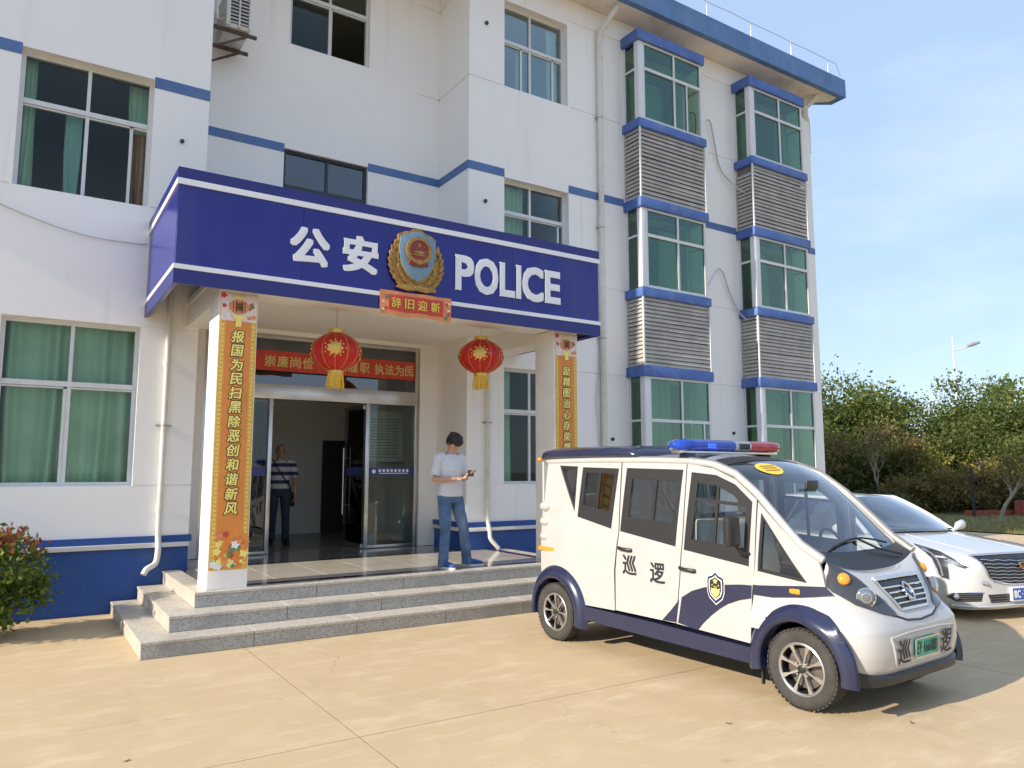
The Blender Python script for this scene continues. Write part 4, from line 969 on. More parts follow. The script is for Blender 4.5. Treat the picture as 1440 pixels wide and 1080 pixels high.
# ================================================================== PATROL VAN  (local: x = near side -> far side, y = front -> back, z up)
WHITE_V = M('van_white_paint', (0.47, 0.463, 0.452), 0.24, coat=.7, var=.03, vscale=3, dirt=(0.43, 0.42, 0.405), dscale=4)
NAVY_V = M('van_navy_paint', (0.016, 0.021, 0.058), 0.25, coat=.6, var=.08, vscale=5)
TRIM_B = M('van_black_trim', (0.022, 0.022, 0.024), 0.4)
GLASS_V = glass('van_side_glass', (0.92, 0.93, 0.92), boost=0.9)
GLASS_W = glass('van_windscreen_glass', (0.86, 0.90, 0.93), boost=1.6, base=.06)
CHROME = M('chrome', (0.75, 0.75, 0.76), 0.12, metal=1.0)
AMBER = M('amber_lens', (0.85, 0.30, 0.02), 0.15, coat=.6)
LENS = M('headlamp_lens', (0.16, 0.18, 0.20), 0.08, coat=1.0, metal=.15)
SEATM = M('seat_vinyl', (0.62, 0.58, 0.50), 0.55, var=.05); DASH = M('dashboard_plastic', (0.03, 0.03, 0.032), 0.55)
VW = 1.40
van = empty('patrol_van', (4.64, 3.40, 0), R(2.97), world=False, label='white and navy electric patrol van with roof light bar and open-air style body', cat='van')
van['label'] = 'white and navy electric patrol van with a blue and red light bar'
def nz(z): return 6.0 - 2.0 * max(0, min(1, (z - .58) / .14))
def sup(s, hw=.67, s0=.45, sf=-.40, n=2.6):
    """plan curve: lateral t of the near side at station s"""
    if s >= s0: return .70 - hw
    q = min(1.0, (s0 - s) / (s0 - sf)); ph = math.asin(min(1, q ** (n / 2)))
    return .70 - hw * max(0, math.cos(ph)) ** (2 / n)
def tn(s, z):
    t = .03 + (.088 * max(0, (z - .95) / .8) ** 1.25)
    if s > 2.5: t += .035 * ((s - 2.5) / .55) ** 2
    if s < .45: t += sup(s, sf=-.5 if z < .66 else -.42, n=nz(z)) - .03
    return t
def bisect_grid(bm, ds, dz):
    xs = [v.co.x for v in bm.verts]; zs = [v.co.y for v in bm.verts]
    for lo, hi, d, no in ((min(xs), max(xs), ds, (1, 0, 0)), (min(zs), max(zs), dz, (0, 1, 0))):
        k = math.ceil(lo / d) * d
        while k < hi:
            if k > lo + .01 and k < hi - .01:
                bmesh.ops.bisect_plane(bm, geom=bm.verts[:] + bm.edges[:] + bm.faces[:], dist=1e-5, plane_co=(k, 0, 0) if no[0] else (0, k, 0), plane_no=no)
            k += d
def side_surface(name, faces, mat, parent, off=0.0, th=.02, far=False, ds=.09, dz=.09, smooth=35):
    """faces: list of polygons in (s, z); mapped on the van's side, thickened inwards"""
    bm = bmesh.new()
    for poly in faces: bm.faces.new([bm.verts.new((p[0], p[1], 0)) for p in poly])
    bmesh.ops.remove_doubles(bm, verts=bm.verts, dist=1e-4)
    bisect_grid(bm, ds, dz)
    out = MB(); O, I = {}, {}
    for v in bm.verts:
        s, z = v.co.x, v.co.y; t = tn(s, z) - off
        a, b = t, t + th
        if far: a, b = VW - a, VW - b
        O[v.index if False else v] = out.bm.verts.new((a, s, z)); I[v] = out.bm.verts.new((b, s, z))
    for f in bm.faces:
        out.bm.faces.new([O[v] for v in f.verts]); out.bm.faces.new([I[v] for v in reversed(f.verts)])
    for e in bm.edges:
        if len(e.link_faces) == 1:
            a, b = e.verts; out.bm.faces.new((O[a], O[b], I[b], I[a]))
    bm.free()
    return out.out(name, mat, parent, smooth=smooth)
def ring(outer, inner):
    n = len(outer); return [[outer[i], outer[(i + 1) % n], inner[(i + 1) % n], inner[i]] for i in range(n)]
def shrink(poly, k):
    """move polygon points inwards by k metres (towards the centroid, anisotropic safe)"""
    n = len(poly); out = []
    area = sum(poly[i][0] * poly[(i + 1) % n][1] - poly[(i + 1) % n][0] * poly[i][1] for i in range(n)); sg = 1 if area > 0 else -1
    for i in range(n):
        p0, p1, p2 = Vector(poly[i - 1]), Vector(poly[i]), Vector(poly[(i + 1) % n])
        d1 = (p1 - p0).normalized(); d2 = (p2 - p1).normalized(); n1 = Vector((-d1.y, d1.x)) * sg; n2 = Vector((-d2.y, d2.x)) * sg
        b = (n1 + n2); b = b / max(.3, b.length_squared) * 2; out.append(tuple(p1 + b * k))
    return out
ARC = lambda cs, cz, r, a0, a1, n: [(cs + r * math.cos(R(a0 + (a1 - a0) * k / n)), cz + r * math.sin(R(a0 + (a1 - a0) * k / n))) for k in range(n + 1)]
FS, RS, WZ, WR = .06, 2.76, .272, .275
# upper edge of side body (A-pillar / roof rail) in (s, z)
RAIL = [(-.11, 1.02), (.05, 1.115), (.24, 1.295), (.42, 1.465), (.63, 1.615), (.86, 1.695), (1.12, 1.722), (1.6, 1.735), (2.2, 1.742), (3.03, 1.74)]
def rail_z(s):
    for (a, za), (b, zb) in zip(RAIL, RAIL[1:]):
        if a <= s <= b: return za + (zb - za) * (s - a) / (b - a)
    return RAIL[0][1] if s < RAIL[0][0] else RAIL[-1][1]
def build_side(far):
    sfx = far
    par = van
    # --- rear quarter panel with two windows
    qw = [(2.50, 1.245), (2.505, 1.69), (2.80, 1.70)]                       # triangular rear glass
    w2 = [(1.975, 1.118), (1.925, 1.668), (2.43, 1.682), (2.455, 1.205)]
    zt = lambda s: rail_z(s) - .012
    rear_x = 3.04
    arch = ARC(RS, WZ, .36, 0, 180, 14)
    low = [(1.925, .39), (1.94, .75), (1.975, 1.118), (2.455, 1.205), (2.50, 1.245), (2.80, 1.70), (rear_x, 1.70), (rear_x + .0, 1.30), (rear_x, .88), (rear_x, .80), (RS + .36, .40)]
    q = side_surface('rear_quarter_panel', [
        [(1.93, .40), (1.935, .75), (1.975, 1.118), (2.455, 1.205), (2.40, .52), (2.40, WZ + .12)],
        [(2.455, 1.205), (2.50, 1.245), (2.80, 1.70), (rear_x, 1.70), (rear_x, .66), (RS + .25, .56), (RS, .635), (RS - .25, .56), (2.40, .52)],
        [(1.90, zt(1.9)), (1.925, 1.668), (2.43, 1.682), (2.505, 1.69), (2.80, 1.70), (rear_x, 1.70), (rear_x, zt(3.0))],
        [(1.90, zt(1.9)), (1.88, 1.1), (1.935, .75), (1.975, 1.118), (1.925, 1.668)],
        [(2.43, 1.682), (2.455, 1.205), (2.50, 1.245), (2.505, 1.69)]], WHITE_V, par, far=far)
    def win(poly, frame_w, mull=None, hor=None, name='window'):
        inner = shrink(poly, frame_w)
        w = side_surface(name, ring(poly, inner), TRIM_B, par, off=-.008, th=.022, far=far)
        side_surface('pane', [inner], GLASS_V, w, off=-.014, th=.004, far=far, ds=.4, dz=.4)
        for m_ in mull or (): side_surface('divider', [m_], TRIM_B, w, off=-.010, th=.014, far=far, ds=.5, dz=.5)
        return w
    def cut_win(poly, inner, mull):
        w = side_surface('window', ring(poly, inner), TRIM_B, par, off=-.008, th=.022, far=far)
        side_surface('pane', [inner], GLASS_V, w, off=-.014, th=.004, far=far, ds=.4, dz=.4)
        for m_ in mull: side_surface('divider', [m_], TRIM_B, w, off=-.010, th=.014, far=far, ds=.5, dz=.5)
    win(qw, .028)
    cut_win(w2, [(2.03, 1.27), (1.99, 1.62), (2.38, 1.63), (2.395, 1.32)], [[(2.19, 1.29), (2.17, 1.63), (2.195, 1.63), (2.215, 1.29)]])
    # --- rear door
    d1 = [(1.22, .40), (1.17, .75), (1.14, 1.1), (1.125, zt(1.12)), (1.875, zt(1.87)), (1.855, 1.1), (1.912, .75), (1.905, .41)]
    w3 = [(1.20, 1.02), (1.155, 1.655), (1.825, 1.672), (1.86, 1.105)]
    dr = side_surface('rear_door', [
        [(1.215, .402), (1.165, .75), (1.20, 1.02), (1.86, 1.105), (1.915, .75), (1.918, .405)],
        [(1.165, .75), (1.13, 1.1), (1.122, zt(1.12)), (1.155, 1.655), (1.20, 1.02)],
        [(1.122, zt(1.12)), (1.885, zt(1.88)), (1.825, 1.672), (1.155, 1.655)],
        [(1.885, zt(1.88)), (1.868, 1.1), (1.915, .75), (1.86, 1.105), (1.825, 1.672)]], WHITE_V, par, far=far)
    cut_win(w3, [(1.245, 1.20), (1.215, 1.56), (1.755, 1.575), (1.775, 1.24)], [[(1.47, 1.21), (1.45, 1.57), (1.485, 1.57), (1.505, 1.21)], [(1.25, 1.30), (1.25, 1.315), (1.4, 1.50), (1.40, 1.48)]])
    # --- front door
    w4 = [(.475, .93), (.455, 1.41), (.62, 1.54), (.81, 1.612), (1.065, 1.635), (1.112, 1.002)]
    fd = side_surface('front_door', [
        [(.485, .37), (.455, .75), (.475, .93), (1.112, 1.002), (1.155, .75), (1.205, .40)],
        [(.455, .75), (.425, .95), (.418, rail_z(.418) - .035), (.455, 1.41), (.475, .93)],
        [(.418, rail_z(.418) - .035), (.62, rail_z(.62) - .03), (.62, 1.54), (.455, 1.41)],
        [(.62, rail_z(.62) - .03), (.84, rail_z(.84) - .024), (.81, 1.612), (.62, 1.54)],
        [(.84, rail_z(.84) - .024), (1.112, rail_z(1.11) - .014), (1.065, 1.635), (.81, 1.612)],
        [(1.112, rail_z(1.11) - .014), (1.12, 1.1), (1.155, .75), (1.112, 1.002), (1.065, 1.635)]], WHITE_V, par, far=far)
    cut_win(w4, [(.53, 1.06), (.52, 1.36), (.64, 1.455), (.80, 1.525), (1.0, 1.55), (1.04, 1.09)], [[(.80, 1.07), (.78, 1.53), (.805, 1.53), (.825, 1.07)], [(.53, 1.37), (.53, 1.395), (1.02, 1.425), (1.02, 1.40)]])
    # --- front quarter frame and glass
    fq = [(.40, .905), (.375, 1.335), (.20, 1.115), (.0, .862)]
    side_surface('front_pillar_panel', [
        [(.45, .80), (.418, .95), (.405, rail_z(.405) - .04), (.375, 1.335), (.40, .905)],
        [(.405, rail_z(.405) - .04), (.20, rail_z(.20) - .03), (.20, 1.115), (.375, 1.335)],
        [(.20, rail_z(.20) - .03), (-.085, 1.017), (-.108, .93), (.0, .862), (.20, 1.115)],
        [(-.108, .93), (-.13, .80), (.1, .79), (.45, .80), (.40, .905), (.0, .862)]], WHITE_V, par, off=.001, far=far, ds=.06, dz=.06)
    win(fq, .02)
    # --- sill
    side_surface('sill', [[(2.40, .262), (2.42, .385), (1.5, .375), (.47, .345), (.42, .23), (1.5, .245)]], NAVY_V, par, off=.018, th=.12, far=far)
    # --- navy sweep painted over doors and wing
    up = [(1.36, .405), (1.26, .50), (1.14, .62), (1.03, .685), (.91, .725), (.80, .755), (.71, .77), (.55, .79), (.40, .803), (.20, .822), (.05, .838), (-.12, .85)]
    lo = [(.98, .385), (.92, .45), (.84, .52), (.76, .58), (.68, .628), (.57, .672), (.46, .70), (.32, .722), (.18, .742), (.05, .758), (-.05, .775), (-.17, .80)]
    for nm, rng in (('navy_sweep', (0, 2)), ('navy_sweep', (2, 8)), ('navy_sweep', (8, 11))):
        a, b = rng
        pol = [[lo[i], lo[i + 1], up[i + 1], up[i]] for i in range(a, b)]
        if nm:
            p_ = fd if a == 2 else dr if a == 0 else van
            if a == 0: pol = [[up[0], up[1], (1.17, .595), (1.205, .41)]]
            if a == 2: pol = [[up[2], (1.195, .41), lo[0], lo[1], lo[2]], [up[2], lo[2], lo[3], up[3]]] + [[lo[i], lo[i + 1], up[i + 1], up[i]] for i in range(3, 7)] + [[lo[7 - 0], (.462, .70), (.446, .80), up[7]]] if False else [[up[2], (1.185, .41), lo[0], lo[1], lo[2]]] + [[lo[i], lo[i + 1], up[i + 1], up[i]] for i in range(2, 6)] + [[lo[6 - 0], up[6], up[7], (.455, .795), (.463, .70)]]
            if a == 8: pol = [[(.445, .703), lo[7], up[8], (.438, .802)]] + [[lo[i], lo[i + 1], up[i + 1], up[i]] for i in range(8, 11)] + [[lo[7], lo[8], up[8]]]
            side_surface(nm, pol, NAVY_V, p_, off=.0035, th=.004, far=far, ds=.06, dz=.06)
    # --- handles
    X = (lambda t: VW - t) if far else (lambda t: t)
    sg = -1 if far else 1
    for s, z, p_ in ((1.79, .955, dr), (1.075, .85, fd)):
        h = MB(); t = tn(s, z); h.limb([(X(t - .004), s + .08, z + .004), (X(t - .026), s + .055, z + .003), (X(t - .03), s, z), (X(t - .026), s - .055, z - .003), (X(t - .004), s - .085, z - .008)], [(.012, .016), (.010, .016), (.009, .014), (.010, .016), (.012, .017)], 8, (1, 0, 0)); h.out('door_handle', TRIM_B, p_, smooth=60)
    # --- side turn repeater
    r = MB(); r.box(*sorted((X(sup(.10, sf=-.5) - .022), X(sup(.10, sf=-.5) + .01))), .055, .145, .775, .815); r.out('side_repeater', AMBER, van, bevel=.012)
    return fd, dr
fdN, drN = build_side(False); fdF, drF = build_side(True)
def on_side(s, z, off):      # frame for lettering on the near side: text x runs towards the front (decreasing s), y up
    t = tn(s, z) - off
    return Matrix(((0, 0, -1, t), (-1, 0, 0, s), (0, 1, 0, z), (0, 0, 0, 1)))
INK = M('black_lettering', (0.02, 0.02, 0.03), .5)
for ch, s, z in (('巡', 1.735, .82), ('逻', 1.405, .785)):
    glyph('character', ch, on_side(s, z, .0028), (-.085, .085, -.085, .085), INK, drN, .014, .002)
# door badge
bd = MB(); bh = [(0, .11), (.03, .085), (.075, .07), (.08, .03), (.078, -.04), (.06, -.085), (0, -.13)]
def badge(k, off, mat, nm):
    pts = [(x * k, z * k) for x, z in bh] + [(-x * k, z * k) for x, z in bh[-2:0:-1]]; Fm = on_side(.79, .745, off)
    MB().prism([Fm @ Vector((x, z, 0)) for x, z in pts], (-.0012, 0, 0)).out(nm, mat, fdN)
badge(1.06, .0035, SIGN_WHITE, 'badge_edge'); badge(1.0, .0048, NAVY_V, 'badge_field'); badge(.80, .0061, SIGN_WHITE, 'badge_rim'); badge(.70, .0074, INK, 'badge_centre')
Fm = on_side(.79, .745, .0088)
def star_on(cx, cz, r):
    p = []
    for k in range(10):
        a = math.pi / 2 + k * math.pi / 5; q = r if k % 2 == 0 else r * .42; p.append(Fm @ Vector((cx + q * math.cos(a), cz + q * math.sin(a), 0)))
    MB().prism(p, (-.001, 0, 0)).out('badge_star', YEL, fdN)
star_on(0, .042, .024)
for dx, dz in ((-.03, .012), (-.01, 0), (.01, 0), (.03, .012)): star_on(dx, dz, .007)
MB().prism([Fm @ Vector((x, z, 0)) for x, z in ((-.042, -.01), (-.02, -.018), (0, -.008), (.02, -.018), (.042, -.01), (.036, -.05), (0, -.082), (-.036, -.05))], (-.001, 0, 0)).out('badge_wreath', YEL, fdN)

# --- front shell: lofted bumper, wings and bonnet ---------------------------------
LV = [(.24, -.36, .70), (.28, -.41, .712), (.34, -.445, .72), (.42, -.462, .722), (.50, -.465, .72), (.58, -.457, .712), (.63, -.44, .70), (.67, -.415, .688), (.70, -.395, .678), (.75, -.375, .67), (.80, -.345, .668), (.85, -.31, .665)]
NPH = 70
LVF = [tuple(a + (b - a) * k / 4 for a, b in zip(p, q)) for p, q in zip(LV, LV[1:]) for k in range(4)] + [LV[-1]]
def plan(z, sf, hw, k, s0=.44):
    w = k / NPH; ph = math.pi / 2 * (w ** 1.5 if w < .5 else .3536 + (w - .5) * 1.2929); n = nz(z)
    s = s0 - (s0 - sf) * max(0, math.sin(ph)) ** (2 / n); t = .70 - hw * max(0, math.cos(ph)) ** (2 / n)
    return t, s
rows = []
for z, sf, hw in LVF:
    rows.append([Vector((*plan(z, sf, hw, k), z)) for k in range(NPH + 1)])
def mirror_row(r): return r + [Vector((VW - p.x, p.y, p.z)) for p in reversed(r[:-1])]
rows = [mirror_row(r) for r in rows]
def cut(p):       # wheel openings
    return math.hypot(p.y - FS, p.z - WZ) < .392 or (abs(p.y - FS) < .365 and p.z < WZ) or (p.y > FS and p.z < .36) 
fs = MB(); gridv = [[fs.bm.verts.new(p) for p in r] for r in rows]
for a in range(len(rows) - 1):
    for k in range(len(rows[0]) - 1):
        c = (rows[a][k] + rows[a + 1][k + 1]) / 2
        if cut(c) and (c.x < .30 or c.x > VW - .30): continue
        if (c.x < .2 or c.x > VW - .2) and c.y > -.02 and c.z > .80: continue
        fs.bm.faces.new((gridv[a][k], gridv[a][k + 1], gridv[a + 1][k + 1], gridv[a + 1][k]))
bmesh.ops.delete(fs.bm, geom=[v for v in fs.bm.verts if not v.link_faces], context='VERTS')
fs.out('front_shell', WHITE_V, van, smooth=50)
# windscreen base curve and bonnet strip
EDGE = [(-.11, 1.015, .105), (.03, 1.095, .10), (.22, 1.275, .108), (.41, 1.455, .118), (.62, 1.608, .128), (.86, 1.69, .135), (1.12, 1.72, .14)]
CENT = [(-.11, .925), (.0, 1.07), (.17, 1.265), (.35, 1.46), (.56, 1.64), (.80, 1.745), (1.08, 1.785)]
def interp(L, v):
    x = v * (len(L) - 1); i = min(int(x), len(L) - 2); f_ = x - i
    p0, p1, p2, p3 = (Vector(L[max(i - 1, 0)]), Vector(L[i]), Vector(L[i + 1]), Vector(L[min(i + 2, len(L) - 1)]))
    return .5 * ((2 * p1) + (p2 - p0) * f_ + (2 * p0 - 5 * p1 + 4 * p2 - p3) * f_ * f_ + (3 * p1 - p0 - 3 * p2 + p3) * f_ ** 3)
CENT3 = [(a, b, 0) for a, b in CENT]
def ws(u, v):
    e = interp(EDGE, v); c = interp(CENT3, v); q = abs(2 * u - 1); bl = 1 - q ** 2.6
    s = e.x + (c.x - e.x - .035) * bl; z = e.y + (c.y - e.y) * bl
    return Vector((e.z + (VW - 2 * e.z) * u, s, z))
def ws_patch(name, v0, v1, mat, parent, nv, lift=0, u0=0, u1=1, nu=36):
    m_ = MB(); g_ = [[m_.bm.verts.new(ws(u0 + (u1 - u0) * i / nu, v0 + (v1 - v0) * j / nv) + Vector((0, -lift, lift))) for i in range(nu + 1)] for j in range(nv + 1)]
    for j in range(nv):
        for i in range(nu): m_.bm.faces.new((g_[j][i], g_[j][i + 1], g_[j + 1][i + 1], g_[j + 1][i]))
    o = m_.out(name, mat, parent, smooth=60); return o
bn_ = MB(); top = rows[-1]; k0 = next(k for k, p in enumerate(top) if p.y < -.05); k1 = len(top) - 1 - k0
seq = top[k0:k1 + 1]; NB = 7; g_ = []
for j in range(NB + 1):
    w = j / NB; r = []
    for i, p in enumerate(seq):
        u = (p.x - .105) / (VW - .21); u = max(0, min(1, u)); q = ws(u, 0)
        m_ = p.lerp(q, w); bulge = .018 * math.sin(math.pi * w); r.append(bn_.bm.verts.new(m_ + Vector((0, -bulge, bulge))))
    g_.append(r)
for j in range(NB):
    for i in range(len(seq) - 1): bn_.bm.faces.new((g_[j][i], g_[j][i + 1], g_[j + 1][i + 1], g_[j + 1][i]))
bn_.out('bonnet', WHITE_V, van, smooth=60)
scr = ws_patch('windscreen', .15, .80, GLASS_W, van, 22)
ws_patch('cowl_panel', .0, .15, TRIM_B, van, 6)
# roof
rf = MB(); NS, NU = 26, 24; g_ = []
for j in range(NS + 1):
    if j <= 8: row = [ws(i / NU, .84 + .16 * j / 8) for i in range(NU + 1)]
    else:
        s = 1.12 + (3.04 - 1.12) * (j - 8) / (NS - 8); row = []
        for i in range(NU + 1):
            u = i / NU; q = abs(2 * u - 1); e = tn(s, 1.73) + .015
            row.append(Vector((e + (VW - 2 * e) * u, s, rail_z(s) + .065 * (1 - q ** 2.6))))
    g_.append([rf.bm.verts.new(p) for p in row])
for j in range(NS):
    for i in range(NU): rf.bm.faces.new((g_[j][i], g_[j][i + 1], g_[j + 1][i + 1], g_[j + 1][i]))
rf.out('roof', WHITE_V, van, smooth=60)
ws_patch('screen_header', .80, .90, TRIM_B, van, 4, .003)
for far in (False, True):
    X = (lambda t: VW - t) if far else (lambda t: t)
    pth = []; steps_ = 60
    for k in range(steps_ + 1):
        s = -.11 + (3.05 + .11) * k / steps_; z = rail_z(s); t = tn(s, z)
        pth.append((X(t + .012), s, z + .004))
    MB().tube(pth, .028, 10).out('roof_rail', WHITE_V, van, smooth=60)
    MB().tube([(X(VW - x if far else x) if False else (x + (-.012 if not far else .012) * -1), y, z + .026) for x, y, z in pth], .012, 8).out('gutter_trim', M('grey_gutter', (0.16, 0.15, 0.15), .45), van, smooth=60)
    # navy rear cap edge etc.
cap = MB(); rg_ = []
for s, z0, z1, ins in ((1.66, 1.755, 1.765, .16), (1.70, 1.755, 1.815, .12), (1.80, 1.757, 1.850, .095), (2.3, 1.76, 1.862, .085), (2.9, 1.76, 1.862, .085), (3.05, 1.757, 1.850, .09), (3.10, 1.75, 1.82, .12)):
    r = []; 
    for k in range(20):
        a = 2 * math.pi * k / 20; cx, cz = math.cos(a), math.sin(a); hw = .70 - ins
        r.append((.70 + hw * (abs(cx) ** .35) * (1 if cx > 0 else -1), s, (z0 + z1) / 2 + (z1 - z0) / 2 * (abs(cz) ** .6) * (1 if cz > 0 else -1) + (.03 * (1 - abs(cx) ** 2) if cz > 0 else 0)))
    rg_.append(r)
cap.rings(rg_); cap.out('roof_cap', NAVY_V, van, smooth=50)
for x in (.08, VW - .08): MB().ball((x, 3.07, 1.765), (.03, .03, .022)).out('marker_lamp', AMBER, van, smooth=60)
# rear wall of the body with white lamp bulges at the corners
rw = MB(); rw.box(.09, VW - .09, 3.02, 3.045, .40, 1.74); rw.out('rear_panel', WHITE_V, van)
for X in (lambda t: t, lambda t: VW - t):
    for z in (1.285, 1.135, .985): MB().ball((X(.125), 2.985, z), (.095, .10, .062), 16, 10).out('rear_lamp_cover', WHITE_V, van, smooth=70)
    b = MB(); b.box(*sorted((X(.04), X(.10))), 2.80, 3.06, .845, .885); b.out('rear_reflector', AMBER, van, bevel=.008)
# rear bumper
rb = MB(); rb.box(.06, VW - .06, 3.0, 3.10, .28, .46); rb.out('rear_bumper', NAVY_V, van, bevel=.03)
# --- fender flares -------------------------------------------------------------------
def flare(cs, far, front):
    X = (lambda t: VW - t) if far else (lambda t: t); m_ = MB(); rows_ = []
    a0, a1 = (-10, 187) if front else (-10, 194)
    for k in range(41):
        a = R(a0 + (a1 - a0) * k / 40); ca, sa = math.cos(a), math.sin(a); r = []
        ex = 1.0 + (.0 if front else .02) * max(0, -ca) ** 2
        for rad, tt in ((.315, .16), (.318, .0), (.326, -.022), (.350, -.030), (.385, -.022), (.42, .002), (.448, None)):
            rad *= ex if rad > .33 else 1
            s, z = cs + rad * ca * (1 if True else 1), WZ + rad * sa
            base = tn(s, max(z, .3)) if s > -.46 else tn(-.46, .4)
            add = max(0, base - .03) * (.85 if rad > .33 else .75)
            t = base - .002 + .01 if tt is None else tt + add
            if front:
                k_ = max(0, min(1, (.70 - z) / .12)) * max(0, min(1, (.12 - s) / .15))
                t = min(t, t - .034 * k_) if tt is not None else t - (t + .022) * k_
            r.append(m_.bm.verts.new((X(t), s, z)))
        rows_.append(r)
    for p, q in zip(rows_, rows_[1:]):
        for i in range(len(p) - 1): m_.bm.faces.new((p[i], p[i + 1], q[i + 1], q[i]))
    m_.out('wheel_arch', NAVY_V, van, smooth=60)
    # inner liner
    l_ = MB(); rr_ = []
    for k in range(21):
        a = R(a0 + (a1 - a0) * k / 20); rr_.append([l_.bm.verts.new((X(t), cs + .316 * math.cos(a), WZ + .316 * math.sin(a))) for t in (.155, .45)])
    for p, q in zip(rr_, rr_[1:]): l_.bm.faces.new((p[0], p[1], q[1], q[0]))
    l_.out('arch_liner', BLACK, van, smooth=60)
for far in (False, True): flare(FS, far, True); flare(RS, far, False)
# --- bumper lip, plate recess, plate --------------------------------------------------
def front_pt(t, z, off=0.0):
    """point on the front shell at lateral t and height z, off metres proud"""
    for (za, sa, ha), (zb, sb, hb) in zip(LV, LV[1:]):
        if za <= z <= zb: w = (z - za) / (zb - za); sf, hw = sa + (sb - sa) * w, ha + (hb - ha) * w; break
    else:
        sf, hw = (LV[0][1], LV[0][2]) if z < LV[0][0] else (LV[-1][1], LV[-1][2])
    q = min(1, abs(.70 - t) / hw); n_ = nz(z); ph = math.acos(min(1, q ** (n_ / 2))); s = .44 - (.44 - sf) * max(0, math.sin(ph)) ** (2 / n_)
    n = Vector(((t - .70) * .9, -1, 0)).normalized()
    return Vector((t, s, z)) + n * off
lip = MB(); A_, B_ = [], []
tsq = [.70 + .66 * math.sin(R(-90 + 180 * k / 40)) for k in range(41)]
rr_ = []
for t in tsq:
    edge = abs(t - .70) / .66; zt_ = .285 + .05 * edge ** 8
    p = front_pt(max(.0, min(1.40, t)), .30); n = Vector(((t - .70) * .9, -1, 0)).normalized()
    rr_.append([p + n * .004 + Vector((0, 0, zt_ - .30 + .012)), p + n * .022 + Vector((0, 0, zt_ - .31)), p + n * .018 + Vector((0, 0, -.07)), p - n * .03 + Vector((0, 0, -.075))])
lip.rings(rr_, cap=True, closed=True); lip.out('bumper_lip', TRIM_B, van, smooth=40)
# raised plate surround
def front_loop(pts, r, mat, name, off=.004, close=True):
    P = []
    n = len(pts)
    for i in range(n if close else n - 1):
        a, b = pts[i], pts[(i + 1) % n]
        for k in range(6): w = k / 6; P.append(front_pt(a[0] + (b[0] - a[0]) * w, a[1] + (b[1] - a[1]) * w, off))
    P.append(front_pt(*(pts[0] if close else pts[-1]), off))
    return MB().tube(P, r, 8).out(name, mat, van, smooth=60)
front_loop([(.27, .535), (.48, .550), (.92, .550), (1.13, .535), (1.07, .345), (.92, .330), (.48, .330), (.33, .345)], .009, WHITE_V, 'plate_surround', .001)
def front_frame(tc, zc, off):
    p = front_pt(tc, zc, off); a = front_pt(tc - .05, zc, off); b = front_pt(tc + .05, zc, off); up = (front_pt(tc, zc + .04, off) - front_pt(tc, zc - .04, off)).normalized()
    x = (b - a).normalized(); zn = x.cross(up).normalized(); up = zn.cross(x)
    Mx = Matrix((x, up, zn)).transposed().to_4x4(); Mx.translation = p; return Mx
Fp = front_frame(.70, .44, .012)
plate = MB().box(-.155, .155, -.062, .062, -.004, .004); me = plate.mesh('number_plate'); me.transform(Fp); PLG = M('plate_green', (0.06, 0.42, 0.27), .4, var=.2, vscale=8)
pl_ = link('number_plate', me, PLG, van)
fm = MB()
for b in ((-.158, .158, .058, .066), (-.158, .158, -.066, -.058), (-.160, -.153, -.066, .066), (.153, .160, -.066, .066)): fm.box(b[0], b[1], b[2], b[3], .0045, .008)
me = fm.mesh('plate_frame'); me.transform(Fp); link('plate_frame', me, CHROME, pl_)
Fpt = Fp @ Matrix.Translation((0, 0, .0042))
textline('plate_character', 'EV·A66018', Fpt, -.140, 0, .085, .0315, INK, pl_, .012, .001, aspect=.30)
for ch, tc in (('巡', .405), ('逻', .99)):
    glyph('character', ch, front_frame(tc, .44, .010), (-.08, .08, -.08, .08), INK, van, .006, .002)
# --- nose seam, grille, emblem, lamps ----------------------------------------------------
def nose_pt(t, z, off=0.0):
    """front surface incl. bonnet strip"""
    if z <= .85: return front_pt(t, z, off)
    p = front_pt(t, .85); u = max(0, min(1, (t - .105) / (VW - .21))); q = ws(u, 0)
    w = max(0, min(1, (z - .85) / max(.02, q.z - .85))); b = .018 * math.sin(math.pi * w)
    m_ = p.lerp(q, w) + Vector((0, -b, b)); n = Vector(((t - .70) * .6, -.8, .6)).normalized(); return m_ + n * off
def nose_tube(pts, r, mat, name, off=.003, n=8, close=False):
    P = []
    for i in range(len(pts) - 1 + (1 if close else 0)):
        a, b = pts[i], pts[(i + 1) % len(pts)]
        for k in range(n): w = k / n; P.append(nose_pt(a[0] + (b[0] - a[0]) * w, a[1] + (b[1] - a[1]) * w, off))
    P.append(nose_pt(*(pts[0] if close else pts[-1]), off)); return MB().tube(P, r, 8).out(name, mat, van, smooth=60)
seam = [(.31, .715), (.40, .665), (.52, .628), (.70, .615), (.88, .628), (1.0, .665), (1.09, .715), (1.16, .79)]
nose_tube(seam, .008, TRIM_B, 'nose_seam', .0)
def nose_panel(name, poly, mat, off, th=.008, ds=.05, dz=.04, parent=None):
    bm = bmesh.new(); bm.faces.new([bm.verts.new((p[0], p[1], 0)) for p in poly]); bisect_grid(bm, ds, dz); out = MB(); O, I = {}, {}
    for v in bm.verts: O[v] = out.bm.verts.new(nose_pt(v.co.x, v.co.y, off)); I[v] = out.bm.verts.new(nose_pt(v.co.x, v.co.y, off - th))
    for f_ in bm.faces: out.bm.faces.new([O[v] for v in f_.verts]); out.bm.faces.new([I[v] for v in reversed(f_.verts)])
    for e in bm.edges:
        if len(e.link_faces) == 1: a, b = e.verts; out.bm.faces.new((O[a], O[b], I[b], I[a]))
    bm.free(); return out.out(name, mat, parent or van, smooth=40)
